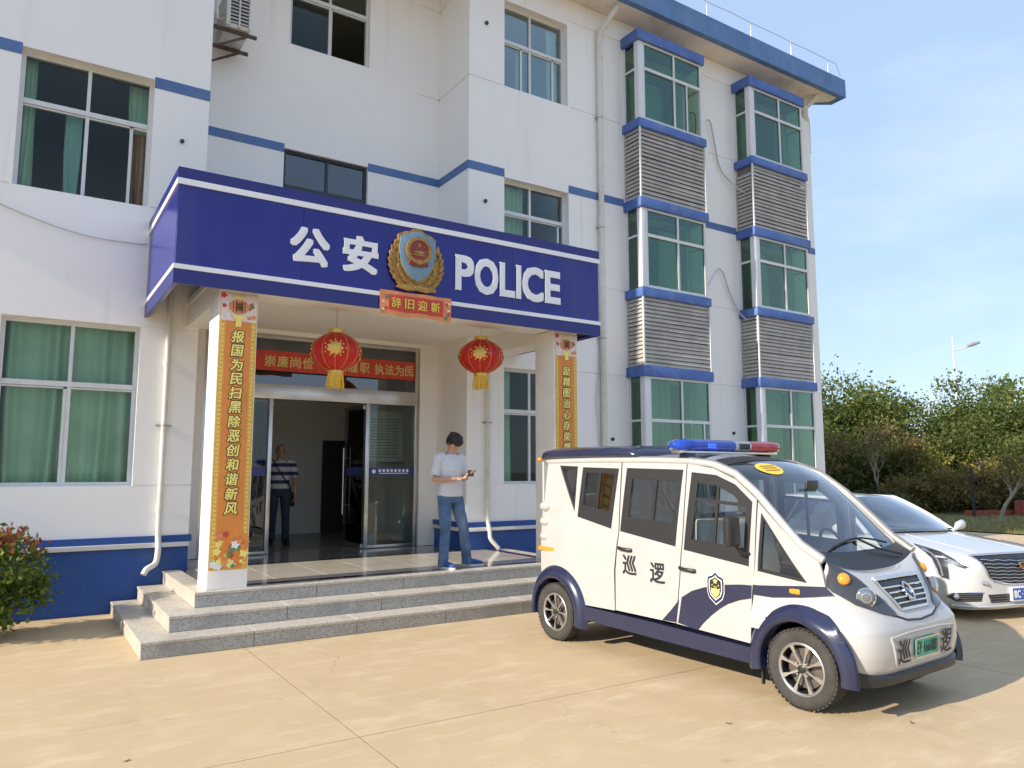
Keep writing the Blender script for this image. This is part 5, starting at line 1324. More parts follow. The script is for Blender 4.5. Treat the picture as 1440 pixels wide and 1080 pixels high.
def lampset(mx):
    T = (lambda t: VW - t) if mx else (lambda t: t)
    pod = nose_panel('headlamp_pod', [(T(t), z) for t, z in ((.102, .995), (.084, .90), (.097, .815), (.155, .745), (.28, .69), (.415, .662), (.42, .69), (.36, .77), (.29, .85), (.22, .92), (.16, .975))], M('lamp_pod_grey', (0.045, 0.047, 0.055), .3, coat=.5), .015, .016)
    def lens(t, z, r, mat, name):
        Fm_ = (lambda p, n: None); p = nose_pt(T(t), z, .016); n = (nose_pt(T(t), z, .05) - nose_pt(T(t), z, 0)).normalized(); n = (n + Vector(((-.55 if not mx else .55), 0, 0))).normalized()
        Q = n.to_track_quat('Z', 'Y').to_matrix().to_4x4(); Q.translation = p
        m_ = MB(); m_.lathe([(r * 1.12, -.03), (r * 1.12, .008), (r * 1.0, .012), (r * .92, .016), (r * .6, .024), (.002, .027)], (0, 0, 0), 28); me = m_.mesh(name, 40); me.transform(Q); link(name, me, mat, pod)
        if name == 'headlamp':
            m_ = MB(); m_.lathe([(r * .62, .020), (r * .62, .028), (r * .50, .029), (r * .50, .022)], (0, 0, 0), 24, 'z', True); me = m_.mesh('lamp_projector', 40); me.transform(Q); link('lamp_projector', me, CHROME, pod)
            m_ = MB(); m_.lathe([(r * 1.16, .0), (r * 1.16, .016), (r * 1.02, .018), (r * 1.02, 0)], (0, 0, 0), 28, 'z', True); me = m_.mesh('lamp_bezel', 40); me.transform(Q); link('lamp_bezel', me, CHROME, pod)
    lens(.155, .885, .036, AMBER, 'indicator_lens'); lens(.235, .79, .056, LENS, 'headlamp')
lampset(False); lampset(True)
gpoly = [(.405, .875), (.995, .875), (.955, .80), (.885, .69), (.515, .69), (.445, .80)]
grl = nose_panel('grille', gpoly, TRIM_B, .005)
for k in range(6):
    z = .868 - k * .034; hw = .29 - .0 * k - (.885 - z) * .62 + (.02 if z > .8 else -.0)
    P = [nose_pt(.70 - hw + 2 * hw * i / 14, z, .012) for i in range(15)]
    MB().tube(P, .0075, 6).out('grille_bar', CHROME, grl, smooth=60)
nose_tube(gpoly, .009, CHROME, 'grille_surround', .008, 8, True)
Fe = front_frame(.70, .80, .022); m_ = MB(); m_.lathe([(.064, -.01), (.064, .006), (.054, .012), (.048, .004), (.046, -.006)], (0, 0, 0), 32, 'z', True); me = m_.mesh('emblem_ring', 40); me.transform(Fe @ Matrix.Diagonal((.85, 1.1, 1, 1))); link('emblem_ring', me, CHROME, grl)
m_ = MB(); m_.lathe([(.046, -.006), (.046, .002), (.002, .005)], (0, 0, 0), 28); me = m_.mesh('emblem_disc', 40); me.transform(Fe @ Matrix.Diagonal((.85, 1.1, 1, 1))); link('emblem_disc', me, TRIM_B, grl)
m_ = MB(); m_.prism([(-.03, .02, .006), (0, -.035, .006), (.03, .02, .006), (.016, .02, .006), (0, -.01, .006), (-.016, .02, .006)], (0, 0, .004)); me = m_.mesh('emblem_mark'); me.transform(Fe); link('emblem_mark', me, CHROME, grl)
# wiper
WP = [ws(.18 + .62 * k / 14, .17 + .05 * math.sin(k / 14 * 3.1)) + Vector((0, -.022, .012)) for k in range(15)]
MB().tube(WP, .008, 6).out('wiper', BLACK, van, smooth=50)
MB().tube([ws(.86, .06) + Vector((0, -.02, .012)), ws(.62, .14) + Vector((0, -.03, .02)), WP[7]], .009, 6).out('wiper_arm', BLACK, van, smooth=50)
# yellow sticker on the windscreen
st = MB(); ce = (.30, .70); ring0 = []
c0 = st.bm.verts.new(ws(*ce) + Vector((0, -.004, .004)))
ring0 = [st.bm.verts.new(ws(ce[0] + .115 * math.cos(a), ce[1] + .060 * math.sin(a)) + Vector((0, -.004, .004))) for a in [2 * math.pi * k / 28 for k in range(28)]]
for k in range(28): st.bm.faces.new((c0, ring0[k], ring0[(k + 1) % 28]))
st_o = st.out('sticker', M('yellow_sticker', (0.80, 0.58, 0.08), .5), scr, smooth=60)
for k in range(3): MB().tube([ws(.30 - .07 + .14 * i / 6, .70 + .022 - k * .022) + Vector((0, -.007, .007)) for i in range(7)], .004, 4).out('sticker_line', M('sticker_print', (0.55, 0.35, 0.05), .5), scr)
# mirrors
for far in (False, True):
    X = (lambda t: VW - t) if far else (lambda t: t)
    mm = MB(); mm.box(*sorted((X(-.015), X(-.155))), .50, .565, 1.08, 1.30); mo = mm.out('door_mirror', TRIM_B, van, bevel=.028, seg=3)
    MB().tube([(X(.06), .46, 1.02), (X(-.02), .50, 1.03), (X(-.07), .53, 1.10)], .014, 8).out('mirror_arm', TRIM_B, mo, smooth=50)
    box('mirror_glass', (*sorted((X(-.03), X(-.14))), .566, .569, 1.10, 1.28), CHROME, mo)
# interior
fl = MB(); fl.box(.12, VW - .12, -.05, 3.0, .33, .37); fl.out('floor', M('floor_mat', (0.20, 0.19, 0.18), .8), van)
dsh = MB(); rr_ = []
for k in range(13):
    t = .14 + (VW - .28) * k / 12; rr_.append([(t, .04, .80), (t, .0, 1.0), (t, .10, 1.03), (t, .26, 1.0), (t, .30, .86), (t, .22, .60)])
dsh.rings(rr_); dsh.out('dashboard', DASH, van, smooth=40)
sw = MB(); path = [Vector((.98 + .155 * math.cos(a), .36 + .06 * math.sin(a), 1.02 + .15 * math.sin(a))) for a in [2 * math.pi * k / 24 for k in range(25)]]
sw.tube(path, .013, 8, cap=False); sw.tube([(.98, .30, .94), (.98, .36, 1.02)], .03, 10); sw.tube([(.83, .36, 1.02), (1.13, .36, 1.02)], .012, 6); sw.out('steering_wheel', BLACK, van, smooth=50)
for s in (.95, 1.75, 2.45):
    for t in (.20, .74):
        seat = MB(); seat.box(t, t + .46, s - .42, s + .04, .60, .74); sb_ = seat.out('seat', SEATM, van, bevel=.04, seg=3)
        bk = MB(); bk.prism([(t, s + .03, .70), (t, s + .15, .70), (t, s + .26, 1.24), (t, s + .16, 1.25)], (.46, 0, 0)); bk.out('backrest', SEATM, sb_, bevel=.035, seg=3)
        hd = MB(); hd.box(t + .12, t + .34, s + .17, s + .26, 1.28, 1.42); hd.out('headrest', SEATM, sb_, bevel=.03, seg=3)
        box('seat_base', (t + .05, t + .41, s - .35, s, .37, .60), DASH, sb_)
box('headliner', (.16, VW - .16, 1.15, 2.95, 1.70, 1.715), M('headliner_grey', (0.62, 0.60, 0.56), .8), van)
cr = MB(); cr.box(.62, .78, .34, .36, 1.50, 1.57); cr.out('rear_view_mirror', TRIM_B, van, bevel=.01)
# --- wheels --------------------------------------------------------------------------------
TYRE = M('tyre_rubber', (0.050, 0.046, 0.042), .85, var=.25, vscale=9); RIM = M('rim_silver', (0.62, 0.62, 0.62), .25, metal=.9); RIMD = M('rim_dark', (0.02, 0.02, 0.022), .4)
def wheel_mesh(r, w, rr_, spokes, tread=True):
    """meshes around the x axis, outer face at x = 0, running to x = w"""
    ty = MB(); prof = [(rr_ * 1.0, .030), (rr_ * 1.02, .012), (rr_ * 1.10, .006), (r * .84, .0), (r * .93, .008), (r * .972, .022), (r * .985, .034), (r * .985, w - .034), (r * .972, w - .022), (r * .93, w - .008), (r * .84, w), (rr_ * 1.02, w - .012), (rr_, w - .03)]
    rings = []; seg = 60
    for R_, x in prof: rings.append([(x, R_ * math.cos(2 * math.pi * k / seg), R_ * math.sin(2 * math.pi * k / seg)) for k in range(seg)])
    rings.append(rings[0]); ty.rings(rings, cap=False); bmesh.ops.remove_doubles(ty.bm, verts=ty.bm.verts, dist=1e-5)
    if tread:
        nb = 46
        for k in range(nb):
            for row in range(4):
                a = 2 * math.pi * (k + .5 * (row % 2)) / nb; da = 2 * math.pi / nb * .34; x0 = .018 + row * (w - .036) / 4 + .004; x1 = x0 + (w - .036) / 4 - .008
                ex = .010 if row in (0, 3) else 0; q = [(x, rr2 * math.cos(aa), rr2 * math.sin(aa)) for x, aa, rr2 in ((x0 - (ex if row == 0 else 0), a - da, r * .965), (x1 + (ex if row == 3 else 0), a - da + .02, r * .965), (x1 + (ex if row == 3 else 0), a + da + .02, r * .965), (x0 - (ex if row == 0 else 0), a + da, r * .965))]
                top_ = [(x, y * (r / (r * .965)) * .999, z * (r / (r * .965)) * .999) for x, y, z in q]
                v0 = [ty.bm.verts.new(p) for p in q]; v1 = [ty.bm.verts.new(p) for p in top_]; ty.bm.faces.new(v1)
                for i in range(4): ty.bm.faces.new((v0[i], v0[(i + 1) % 4], v1[(i + 1) % 4], v1[i]))
    tyre = ty.mesh('tyre', 35); tyre.materials.append(TYRE)
    rb_ = MB(); rb_.lathe([(rr_ * .98, .03), (rr_ * .93, .06), (rr_ * .90, w * .8), (.02, w * .8), (.02, w * .82), (rr_ * .92, w * .82), (rr_ * .95, .06), (rr_ * 1.0, .03)], (0, 0, 0), 48, 'x', True); barrel = rb_.mesh('rim_barrel', 40); barrel.materials.append(RIMD)
    rm_ = MB(); rm_.lathe([(rr_ * 1.02, .026), (rr_ * 1.03, .012), (rr_ * .98, .008), (rr_ * .92, .016), (rr_ * .92, .03)], (0, 0, 0), 56, 'x', True)
    for k in range(spokes):
        a = 2 * math.pi * k / spokes + .2
        def pt(rad, off, x): return (x, rad * math.cos(a) - off * math.sin(a), rad * math.sin(a) + off * math.cos(a))
        o0, o1, o2 = rr_ * .09, rr_ * .034, rr_ * .10
        rm_.prism([pt(rr_ * .14, -o0 * .5, .030), pt(rr_ * .60, -o1, .016), pt(rr_ * .95, -o2, .012), pt(rr_ * .95, o2, .012), pt(rr_ * .60, o1, .016), pt(rr_ * .14, o0 * .5, .030)], (.022, 0, 0))
    rm_.lathe([(rr_ * .20, .026), (rr_ * .20, .05)], (0, 0, 0), 24, 'x')
    rim = rm_.mesh('rim', 30); rim.materials.append(RIM)
    cp = MB(); cp.lathe([(rr_ * .16, .012), (rr_ * .15, .024), (rr_ * .15, .03)], (0, 0, 0), 24, 'x'); cp.ball((.012, 0, 0), (.004, rr_ * .14, rr_ * .14), 16, 6); capm = cp.mesh('hub_cap', 40); capm.materials.append(RIMD)
    nt_ = MB()
    for k in range(4): a = 2 * math.pi * k / 4 + .6; nt_.tube([(.018, rr_ * .30 * math.cos(a), rr_ * .30 * math.sin(a)), (.04, rr_ * .30 * math.cos(a), rr_ * .30 * math.sin(a))], .009, 6)
    nuts = nt_.mesh('wheel_nuts'); nuts.materials.append(CHROME)
    bk_ = MB(); bk_.lathe([(rr_ * .78, w * .45), (rr_ * .78, w * .55), (.02, w * .55)], (0, 0, 0), 36, 'x'); disc = bk_.mesh('brake_disc', 40); disc.materials.append(M('brake_iron', (0.16, 0.14, 0.13), .5, metal=.6))
    return tyre, barrel, rim, capm, nuts, disc
WM = wheel_mesh(WR, .165, .176, 8)
def put_wheels(parent, WM_, spots):
    for (x, y, z, flip, rot) in spots:
        w = bpy.data.objects.new('wheel', WM_[0]); COL.objects.link(w); w.parent = parent; w.location = (x, y, z); w.rotation_euler = (rot, 0, 0); 
        if flip: w.rotation_euler = (rot, 0, math.pi)
        for nm, me in zip(('rim_barrel', 'rim', 'hub_cap', 'wheel_nuts', 'brake_disc'), WM_[1:]):
            c = bpy.data.objects.new(nm, me); COL.objects.link(c); c.parent = w
            if nm == 'wheel_nuts': c['kind'] = 'stuff'
put_wheels(van, WM, [(0.0, FS, WZ, False, .15), (0.0, RS, WZ, False, .62), (VW, FS, WZ, True, .3), (VW, RS, WZ, True, .1)])
ch_ = MB(); ch_.tube([(.2, FS, WZ), (1.2, FS, WZ)], .03, 8); ch_.tube([(.2, RS, WZ), (1.2, RS, WZ)], .035, 8); ch_.box(.35, 1.05, -.2, 2.95, .24, .33); ch_.box(.30, .42, -.30, .30, .20, .30); ch_.out('chassis', BLACK, van)
MB().box(.03, .055, .385, .40, .10, .30).out('mud_flap', BLACK, van)
# --- light bar --------------------------------------------------------------------------------
LBB = bpy.data.materials.new('blue_lens'); LBB.use_nodes = True
def lensmat(name, col, tr):
    m = bpy.data.materials.new(name); m.use_nodes = True; b = m.node_tree.nodes['Principled BSDF']; b.inputs['Base Color'].default_value = (*col, 1); b.inputs['Roughness'].default_value = .08
    b.inputs['Transmission Weight'].default_value = tr; b.inputs['IOR'].default_value = 1.25; b.inputs['Coat Weight'].default_value = 1; return m
LB, LRm = lensmat('blue_lens', (0.02, 0.10, 0.75), .55), lensmat('red_lens', (0.72, 0.012, 0.02), .55)
lb = empty('light_bar', (.70, 1.17, 1.80), 0, world=False); lb.parent = van
def lens_seg(x0, x1, mat, name, rend0, rend1):
    rings = []; n = 12
    for k in range(n + 1):
        x = x0 + (x1 - x0) * k / n; e = 1.0
        if rend0: e = min(e, math.sqrt(max(.02, 1 - max(0, 1 - (x - x0) / .14) ** 2)))
        if rend1: e = min(e, math.sqrt(max(.02, 1 - max(0, 1 - (x1 - x) / .14) ** 2)))
        rings.append([(x, .12 * e * (abs(math.cos(a)) ** .7) * (1 if math.cos(a) > 0 else -1), .06 + .055 * (.35 + .65 * e) * (abs(math.sin(a)) ** .8) * (1 if math.sin(a) > 0 else -1)) for a in [2 * math.pi * q / 24 for q in range(24)]])
    m_ = MB(); m_.rings(rings); return m_.out(name, mat, lb, smooth=50)
lens_seg(-.715, -.02, LB, 'blue_dome', True, False); lens_seg(.20, .715, LRm, 'red_dome', False, True)
sp = lens_seg(-.018, .198, M('siren_silver', (0.50, 0.50, 0.50), .3, metal=.7), 'siren_box', False, False)
for k in range(7): MB().tube([(.03 + k * .022, -.121, .03), (.03 + k * .022, -.123, .085)], .005, 5).out('siren_slot', BLACK, sp)
bs = MB(); bs.box(-.66, .66, -.06, .06, -.006, .018); bs.out('base_rail', CHROME, lb, bevel=.008)
for x in (-.52, .52): MB().box(x - .05, x + .05, -.05, .05, -.075, -.004).out('mounting_foot', M('foot_blue', (0.03, 0.05, 0.16), .4) if x < 0 else BLACK, lb, bevel=.012)
for x in (-.62, -.42, -.2, .32, .5): MB().lathe([(.035, .02), (.045, .05), (.03, .085), (.002, .088)], (x, 0, 0), 16).out('reflector', CHROME, lb, smooth=50)
LEDB = M('blue_led', (0.15, 0.35, 1.0), .3, emit=1.2)
for k in range(3): box('led', (-.36 + k * .035, -.34 + k * .035, -.085, -.075, .045, .075), LEDB, lb)
wb = MB(); wb.box(-.24, .24, -.05, .05, -.062, -.03); wb.out('siren_speaker', SIGN_WHITE, lb, bevel=.01)

# ================================================================== WHITE SEDAN  (local: x forward from the badge, y to its left, z up)
ZS = .93
PAINT_C = M('car_white_paint', (0.56, 0.56, 0.555), .2, coat=.7, var=.015); GLASS_K = glass('car_glass', (0.50, 0.55, 0.58), boost=2.2, base=.10)
car = empty('white_sedan', (9.583, 4.213, -.06), R(-103.4), world=False, label='white sedan with chrome-barred grille parked behind the patrol van', cat='car')
ST = [  # a, half width, z bottom, z top centre
    (.075, .30, .42, .62), (.070, .46, .30, .70), (.055, .58, .22, .755), (.02, .68, .19, .79), (-.05, .765, .18, .825), (-.16, .835, .175, .86), (-.32, .885, .17, .885), (-.60, .915, .17, .92), (-.95, .925, .17, .96), (-1.30, .93, .17, 1.0),
    (-1.7, .93, .17, .97), (-2.4, .93, .17, .96), (-3.2, .93, .17, .98), (-3.7, .925, .18, 1.02), (-4.2, .915, .19, 1.06), (-4.6, .89, .21, 1.06), (-4.85, .82, .25, 1.02), (-4.98, .65, .35, .92), (-5.02, .40, .45, .80)]
def section(hw, zb, zt):
    h = zt - zb; half_ = [(0, zb), (.55 * hw, zb), (.90 * hw, zb + .02 * h), (.975 * hw, zb + .14 * h), (1.0 * hw, zb + .34 * h), (.995 * hw, zb + .55 * h), (.975 * hw, zb + .74 * h), (.93 * hw, zb + .875 * h), (.83 * hw, zb + .945 * h), (.62 * hw, zb + .975 * h), (.35 * hw, zb + .99 * h), (0, zt)]
    return half_ + [(-l, z) for l, z in half_[-2:0:-1]]
cb = MB(); rings = []
def cr_interp(L, n):
    out = []
    for i in range(len(L) - 1):
        p0, p1, p2, p3 = (Vector(L[max(i - 1, 0)]), Vector(L[i]), Vector(L[i + 1]), Vector(L[min(i + 2, len(L) - 1)]))
        for k in range(n):
            f_ = k / n; out.append(.5 * ((2 * p1) + (p2 - p0) * f_ + (2 * p0 - 5 * p1 + 4 * p2 - p3) * f_ * f_ + (3 * p1 - p0 - 3 * p2 + p3) * f_ ** 3))
    return out + [Vector(L[-1])]
for v in cr_interp([Vector(s) for s in ST], 3): rings.append([(v[0], l, z * ZS) for l, z in section(v[1], v[2], v[3])])
cb.rings(rings)
body_bm = cb.bm.copy()
from mathutils.bvhtree import BVHTree
bmesh.ops.recalc_face_normals(body_bm, faces=body_bm.faces)
CAR_BVH = BVHTree.FromBMesh(body_bm)
dl = []
WHX, WHZ, CR_ = (-.92, -3.78), .385, .345
for f_ in cb.bm.faces:
    c = f_.calc_center_median()
    if abs(c.y) > .72 and any(math.hypot(c.x - wx, c.z - WHZ) < CR_ + .01 for wx in WHX): dl.append(f_)
bmesh.ops.delete(cb.bm, geom=dl, context='FACES')
cb.out('body', PAINT_C, car, smooth=50)
for wx in WHX:
    for sg in (-1, 1):
        a_ = MB(); rr_ = []
        for k in range(25):
            a = R(-20 + 220 * k / 24); rr_.append([a_.bm.verts.new((wx + q * math.cos(a), sg * l, WHZ + q * math.sin(a))) for q, l in ((.345, .60), (.345, .915), (.362, .935), (.40, .928), (.44, .905))])
        for p, q in zip(rr_, rr_[1:]):
            for i in range(4): a_.bm.faces.new((p[i], p[i + 1], q[i + 1], q[i]))
        a_.out('wheel_arch', PAINT_C, car, smooth=50)
WC = wheel_mesh(.325, .225, .225, 10, False)
put_wheels(car, WC, [])
for wx in WHX:
    for sg in (-1, 1):
        w = bpy.data.objects.new('wheel', WC[0]); COL.objects.link(w); w.parent = car; w.location = (wx, sg * .91, .385); w.rotation_euler = (0, 0, -math.pi / 2 if sg > 0 else math.pi / 2)
        for nm, me in zip(('rim_barrel', 'rim', 'hub_cap', 'wheel_nuts', 'brake_disc'), WC[1:]):
            c = bpy.data.objects.new(nm, me); COL.objects.link(c); c.parent = w
            if nm == 'wheel_nuts': c['kind'] = 'stuff'
# greenhouse
def gh(name, A, B, mat, nu=20, nv=8, bow=0.0, thick=0.0, parent=None):
    """ruled patch between two polylines of equal length"""
    m_ = MB(); A_ = cr_interp([Vector(p) for p in A], 6); B_ = cr_interp([Vector(p) for p in B], 6); g_ = []
    for j in range(nv + 1):
        w = j / nv; g_.append([m_.bm.verts.new(p.lerp(q, w) + Vector((0, 0, bow * math.sin(math.pi * w)))) for p, q in zip(A_, B_)])
    for j in range(nv):
        for i in range(len(A_) - 1): m_.bm.faces.new((g_[j][i], g_[j][i + 1], g_[j + 1][i + 1], g_[j + 1][i]))
    for v in m_.bm.verts: v.co.z *= ZS
    return m_.out(name, mat, parent or car, smooth=60)
cow = [(-1.42, -.74, .985), (-1.22, -.4, 1.012), (-1.15, 0, 1.02), (-1.22, .4, 1.012), (-1.42, .74, .985)]
rfF = [(-2.12, -.53, 1.405), (-2.02, -.28, 1.45), (-1.99, 0, 1.46), (-2.02, .28, 1.45), (-2.12, .53, 1.405)]
rfR = [(-3.55, -.52, 1.40), (-3.65, -.28, 1.435), (-3.68, 0, 1.445), (-3.65, .28, 1.435), (-3.55, .52, 1.40)]
dkF = [(-4.25, -.68, 1.045), (-4.42, -.36, 1.06), (-4.46, 0, 1.065), (-4.42, .36, 1.06), (-4.25, .68, 1.045)]
gh('windscreen', cow, rfF, GLASS_K, bow=.03); gh('roof', rfF, rfR, PAINT_C, bow=.045); gh('rear_window', rfR, dkF, GLASS_K, bow=.02)
for sg in (-1, 1):
    belt = [(-1.42, sg * .745, .985), (-2.1, sg * .88, .95), (-3.0, sg * .885, .96), (-3.7, sg * .83, 1.0), (-4.25, sg * .69, 1.045)]
    edge = [(-2.10, sg * .535, 1.40), (-2.35, sg * .575, 1.425), (-2.9, sg * .58, 1.425), (-3.3, sg * .56, 1.415), (-3.55, sg * .525, 1.395)]
    gh('side_window', belt, edge, GLASS_K, bow=.0)
    for P, r in (([(-1.40, sg * .745, .97), (-1.75, sg * .65, 1.21), (-2.12, sg * .54, 1.41), (-2.35, sg * .575, 1.43), (-2.9, sg * .58, 1.43), (-3.3, sg * .56, 1.42), (-3.56, sg * .525, 1.40), (-3.9, sg * .61, 1.23), (-4.28, sg * .69, 1.04)], .030), ([(-2.85, sg * .885, .95), (-2.80, sg * .58, 1.42)], .03)):
        MB().tube([Vector((p.x, p.y, p.z * ZS)) for p in cr_interp([Vector(p) for p in P], 5)], r, 10).out('pillar', PAINT_C if r != .03 or len(P) > 2 else TRIM_B, car, smooth=60)
    mi = MB(); mi.limb([(-1.52, sg * .90, .98 * ZS), (-1.53, sg * .97, 1.03 * ZS), (-1.56, sg * 1.08, 1.05 * ZS), (-1.57, sg * 1.13, 1.04 * ZS)], [(.02, .02), (.05, .055), (.055, .065), (.03, .04)], 12, (1, 0, 0)); mi.out('door_mirror', PAINT_C, car, smooth=60)
inn = MB(); inn.box(-3.4, -1.5, -.7, .7, .5, .84); inn.out('interior_tub', DASH, car)
for sg in (-1, 1):
    s_ = MB(); s_.prism([(-2.4, sg * .38 - .22, .6), (-2.55, sg * .38 - .22, 1.12), (-2.65, sg * .38 - .22, 1.12), (-2.6, sg * .38 - .22, .6)], (0, .44, 0)); s_.out('front_seat', DASH, car, bevel=.03)
WPp = [Vector((-1.30 - .02 * abs(k - 6), -.62 + .2 * k, (1.005) * ZS + .012)) for k in range(7)]
MB().tube(WPp, .010, 6).out('wiper', BLACK, car, smooth=50)
cs = MB()
for sg in (-1, 1): cs.tube([Vector(CAR_BVH.ray_cast(Vector((a, sg * (.46 - .10 * (-a / 1.2)), 2)), Vector((0, 0, -1)))[0]) + Vector((0, 0, .001)) for a in [-.12 - 1.05 * k / 12 for k in range(13)]], .004, 5)
cs.out('bonnet_crease', PAINT_C, car)
def fproj(l, z, off=0.0, dirv=(-1, 0, 0), o=(1.5, 0, 0)):
    """drop a point of the front view onto the body"""
    h = CAR_BVH.ray_cast(Vector((1.5, l, z)) - Vector((0, 0, 0)), Vector((-1, 0, 0)))
    return h[0] + h[1] * off if h[0] else None
def sproj(q, z, sg, off, ang=R(52)):
    """drop a point seen from the front corner (ang from straight ahead) onto the body; q runs along the corner view's horizontal"""
    d = Vector((-math.cos(ang), -sg * math.sin(ang), 0)); hx = Vector((-math.sin(ang), sg * math.cos(ang), 0))
    o = Vector((-.25, sg * .80, 0)) - d * 2 + hx * q + Vector((0, 0, z)); h = CAR_BVH.ray_cast(o, d)
    return h[0] + h[1] * off if h[0] else None
def panel_on(name, poly, fn, mat, off, th, ds=.04, dz=.03, parent=None):
    bm = bmesh.new(); bm.faces.new([bm.verts.new((p[0], p[1], 0)) for p in poly]); bisect_grid(bm, ds, dz); out = MB(); O, I = {}, {}
    for v in bm.verts:
        a, b = fn(v.co.x, v.co.y, off), fn(v.co.x, v.co.y, off - th)
        if a is None: return None
        O[v] = out.bm.verts.new(a); I[v] = out.bm.verts.new(b)
    for f_ in bm.faces: out.bm.faces.new([O[v] for v in f_.verts]); out.bm.faces.new([I[v] for v in reversed(f_.verts)])
    for e in bm.edges:
        if len(e.link_faces) == 1: a, b = e.verts; out.bm.faces.new((O[a], O[b], I[b], I[a]))
    bm.free(); return out.out(name, mat, parent or car, smooth=40)

GRB = M('grille_black', (0.012, 0.012, 0.014), .35)
gp = [(-.60, .745), (-.3, .76), (0, .765), (.3, .76), (.60, .745), (.55, .62), (.48, .51), (.25, .46), (0, .45), (-.25, .46), (-.48, .51), (-.55, .62)]
gr_ = panel_on('grille', gp, fproj, GRB, .004, .01)
P = [fproj(l, z, .010) for l, z in [(-.60 + 1.2 * k / 30, .752 + .012 * (1 - (2 * k / 30 - 1) ** 2)) for k in range(31)]]
MB().tube(P, .020, 8, flat=.8).out('grille_top_bar', CHROME, gr_, smooth=60)
for k in range(7):
    z = .715 - k * .036; hw = .565 - max(0, .70 - z) * .42; rr__ = random.Random(k)
    MB().tube([fproj(-hw + 2 * hw * i / 24, z - .02 * (1 - abs(2 * i / 24 - 1)) + .004 * math.sin(i * 1.7), .012) for i in range(25)], .0055, 6).out('grille_bar', CHROME, gr_, smooth=60)
pe = [fproj(l, z, .007) for l, z in cr_interp([Vector((a, b)) for a, b in gp[4:] + gp[:1]], 4)]
MB().tube(pe, .008, 6).out('grille_edge', CHROME, gr_, smooth=60)
Fc = Matrix(((0, 0, 1, fproj(0, .62)[0] + .02), (1, 0, 0, 0), (0, 1, 0, .655), (0, 0, 0, 1)))
def crest(k, d0, mat, nm, pts):
    me = MB().prism([(x * k, z * k, d0) for x, z in pts], (0, 0, .006)).mesh(nm); me.transform(Fc); link(nm, me, mat, gr_)
cp_ = [(-.085, .035), (.085, .035), (.072, -.005), (.045, -.035), (0, -.045), (-.045, -.035), (-.072, -.005)]
crest(1.0, 0, CHROME, 'crest', cp_); crest(.86, .006, GOLD, 'crest_field', cp_)
for x0, x1, z0, z1, mt in ((-.06, -.004, .004, .026, BLACK), (.004, .06, .004, .026, EMB_RED), (-.05, -.004, -.026, 0, EMB_RED), (.004, .05, -.026, 0, EMB_BLUE)):
    me = MB().box(x0, x1, z0, z1, .0125, .0145).mesh('crest_quarter'); me.transform(Fc); link('crest_quarter', me, mt, gr_)
LG = M('lamp_glass', (0.35, 0.37, 0.40), .08, coat=1.0, metal=.5); LBK = M('lamp_dark', (0.03, 0.03, 0.035), .25, coat=1.0)
for sg in (-1, 1):
    fn = lambda q, z, off, sg=sg: sproj(q, z, sg, off)
    lp_ = [(.32, .835), (.18, .812), (.04, .782), (-.10, .72), (-.236, .648), (-.20, .628), (-.05, .665), (-.05, .50), (.02, .515), (.065, .55), (.085, .64), (.115, .71), (.2, .775)]
    hl_ = panel_on('headlamp', lp_, fn, LBK, .004, .008, .03, .03)
    if hl_:
        panel_on('lamp_lens', [(.02, .755), (-.09, .708), (-.20, .645), (-.06, .675), (.0, .70)], fn, LG, .007, .004, .05, .05, hl_)
        MB().tube([fn(q, z, .008) for q, z in ((.22, .795), (.12, .755), (.06, .70), (.03, .62), (.015, .53))], .011, 6).out('daytime_strip', LG, hl_, smooth=50)
        MB().tube([fn(q, z, .006) for q, z in lp_ + lp_[:1]], .006, 6).out('lamp_edge', CHROME, hl_, smooth=50)
    it = panel_on('side_intake', [(sg * l, z) for l, z in ((.60, .375), (.82, .36), (.845, .31), (.80, .265), (.62, .28))], fproj, GRB, .004, .008, .04, .03)
    if it:
        for k in range(4): MB().tube([fproj(sg * (.62 + .19 * i / 6), .355 - .022 * k - .01 * i / 6, .006) for i in range(7)], .004, 5).out('intake_bar', M('intake_grey', (0.10, 0.10, 0.10), .4), it)
        MB().tube([fproj(sg * l, z, .006) for l, z in ((.60, .375), (.70, .372), (.82, .36), (.845, .31))], .008, 6).out('intake_trim', CHROME, it, smooth=50)
        MB().ball(fproj(sg * .80, .32, .006), (.03, .035, .035), 12, 8).out('fog_lamp', LG, it, smooth=50)
lg_ = panel_on('lower_grille', [(-.54, .35), (.54, .35), (.50, .26), (-.50, .26)], fproj, GRB, .004, .008)
for k in range(3): MB().tube([fproj(-.52 + 1.04 * i / 20, .33 - .027 * k, .007) for i in range(21)], .004, 5).out('grille_bar', M('intake_grey', (0.10, 0.10, 0.10), .4), lg_)
lipc = [fproj(-.80 + 1.6 * i / 30, .225, .010) for i in range(31)]
MB().tube(lipc, .016, 8).out('lip_trim', M('lip_silver', (0.62, 0.62, 0.62), .3, metal=.5), car, smooth=50)
Fq = Matrix(((0, 0, 1, .105), (1, 0, 0, 0), (0, 1, 0, .345), (0, 0, 0, 1)))
me = MB().box(-.23, .23, -.075, .075, -.03, 0).mesh('number_plate'); me.transform(Fq); npl = link('number_plate', me, SIGN_WHITE, car)
me = MB().box(-.215, .215, -.062, .062, .0005, .004).mesh('plate_field'); me.transform(Fq); link('plate_field', me, M('plate_blue', (0.03, 0.09, 0.38), .4), npl)
Fq2 = Fq @ Matrix.Translation((0, 0, .0045))
textline('plate_character', '赣C·3', Fq2, -.205, 0, .085, .054, SIGN_WHITE, npl, .012, .0015, aspect=.55)
MB().limb([fproj(-.60, .475, .004), fproj(-.57, .478, .022), fproj(-.53, .472, .004)], [(.018, .012), (.022, .018), (.014, .01)], 10, (0, 0, 1)).out('tow_cover', CHROME, car, smooth=60)


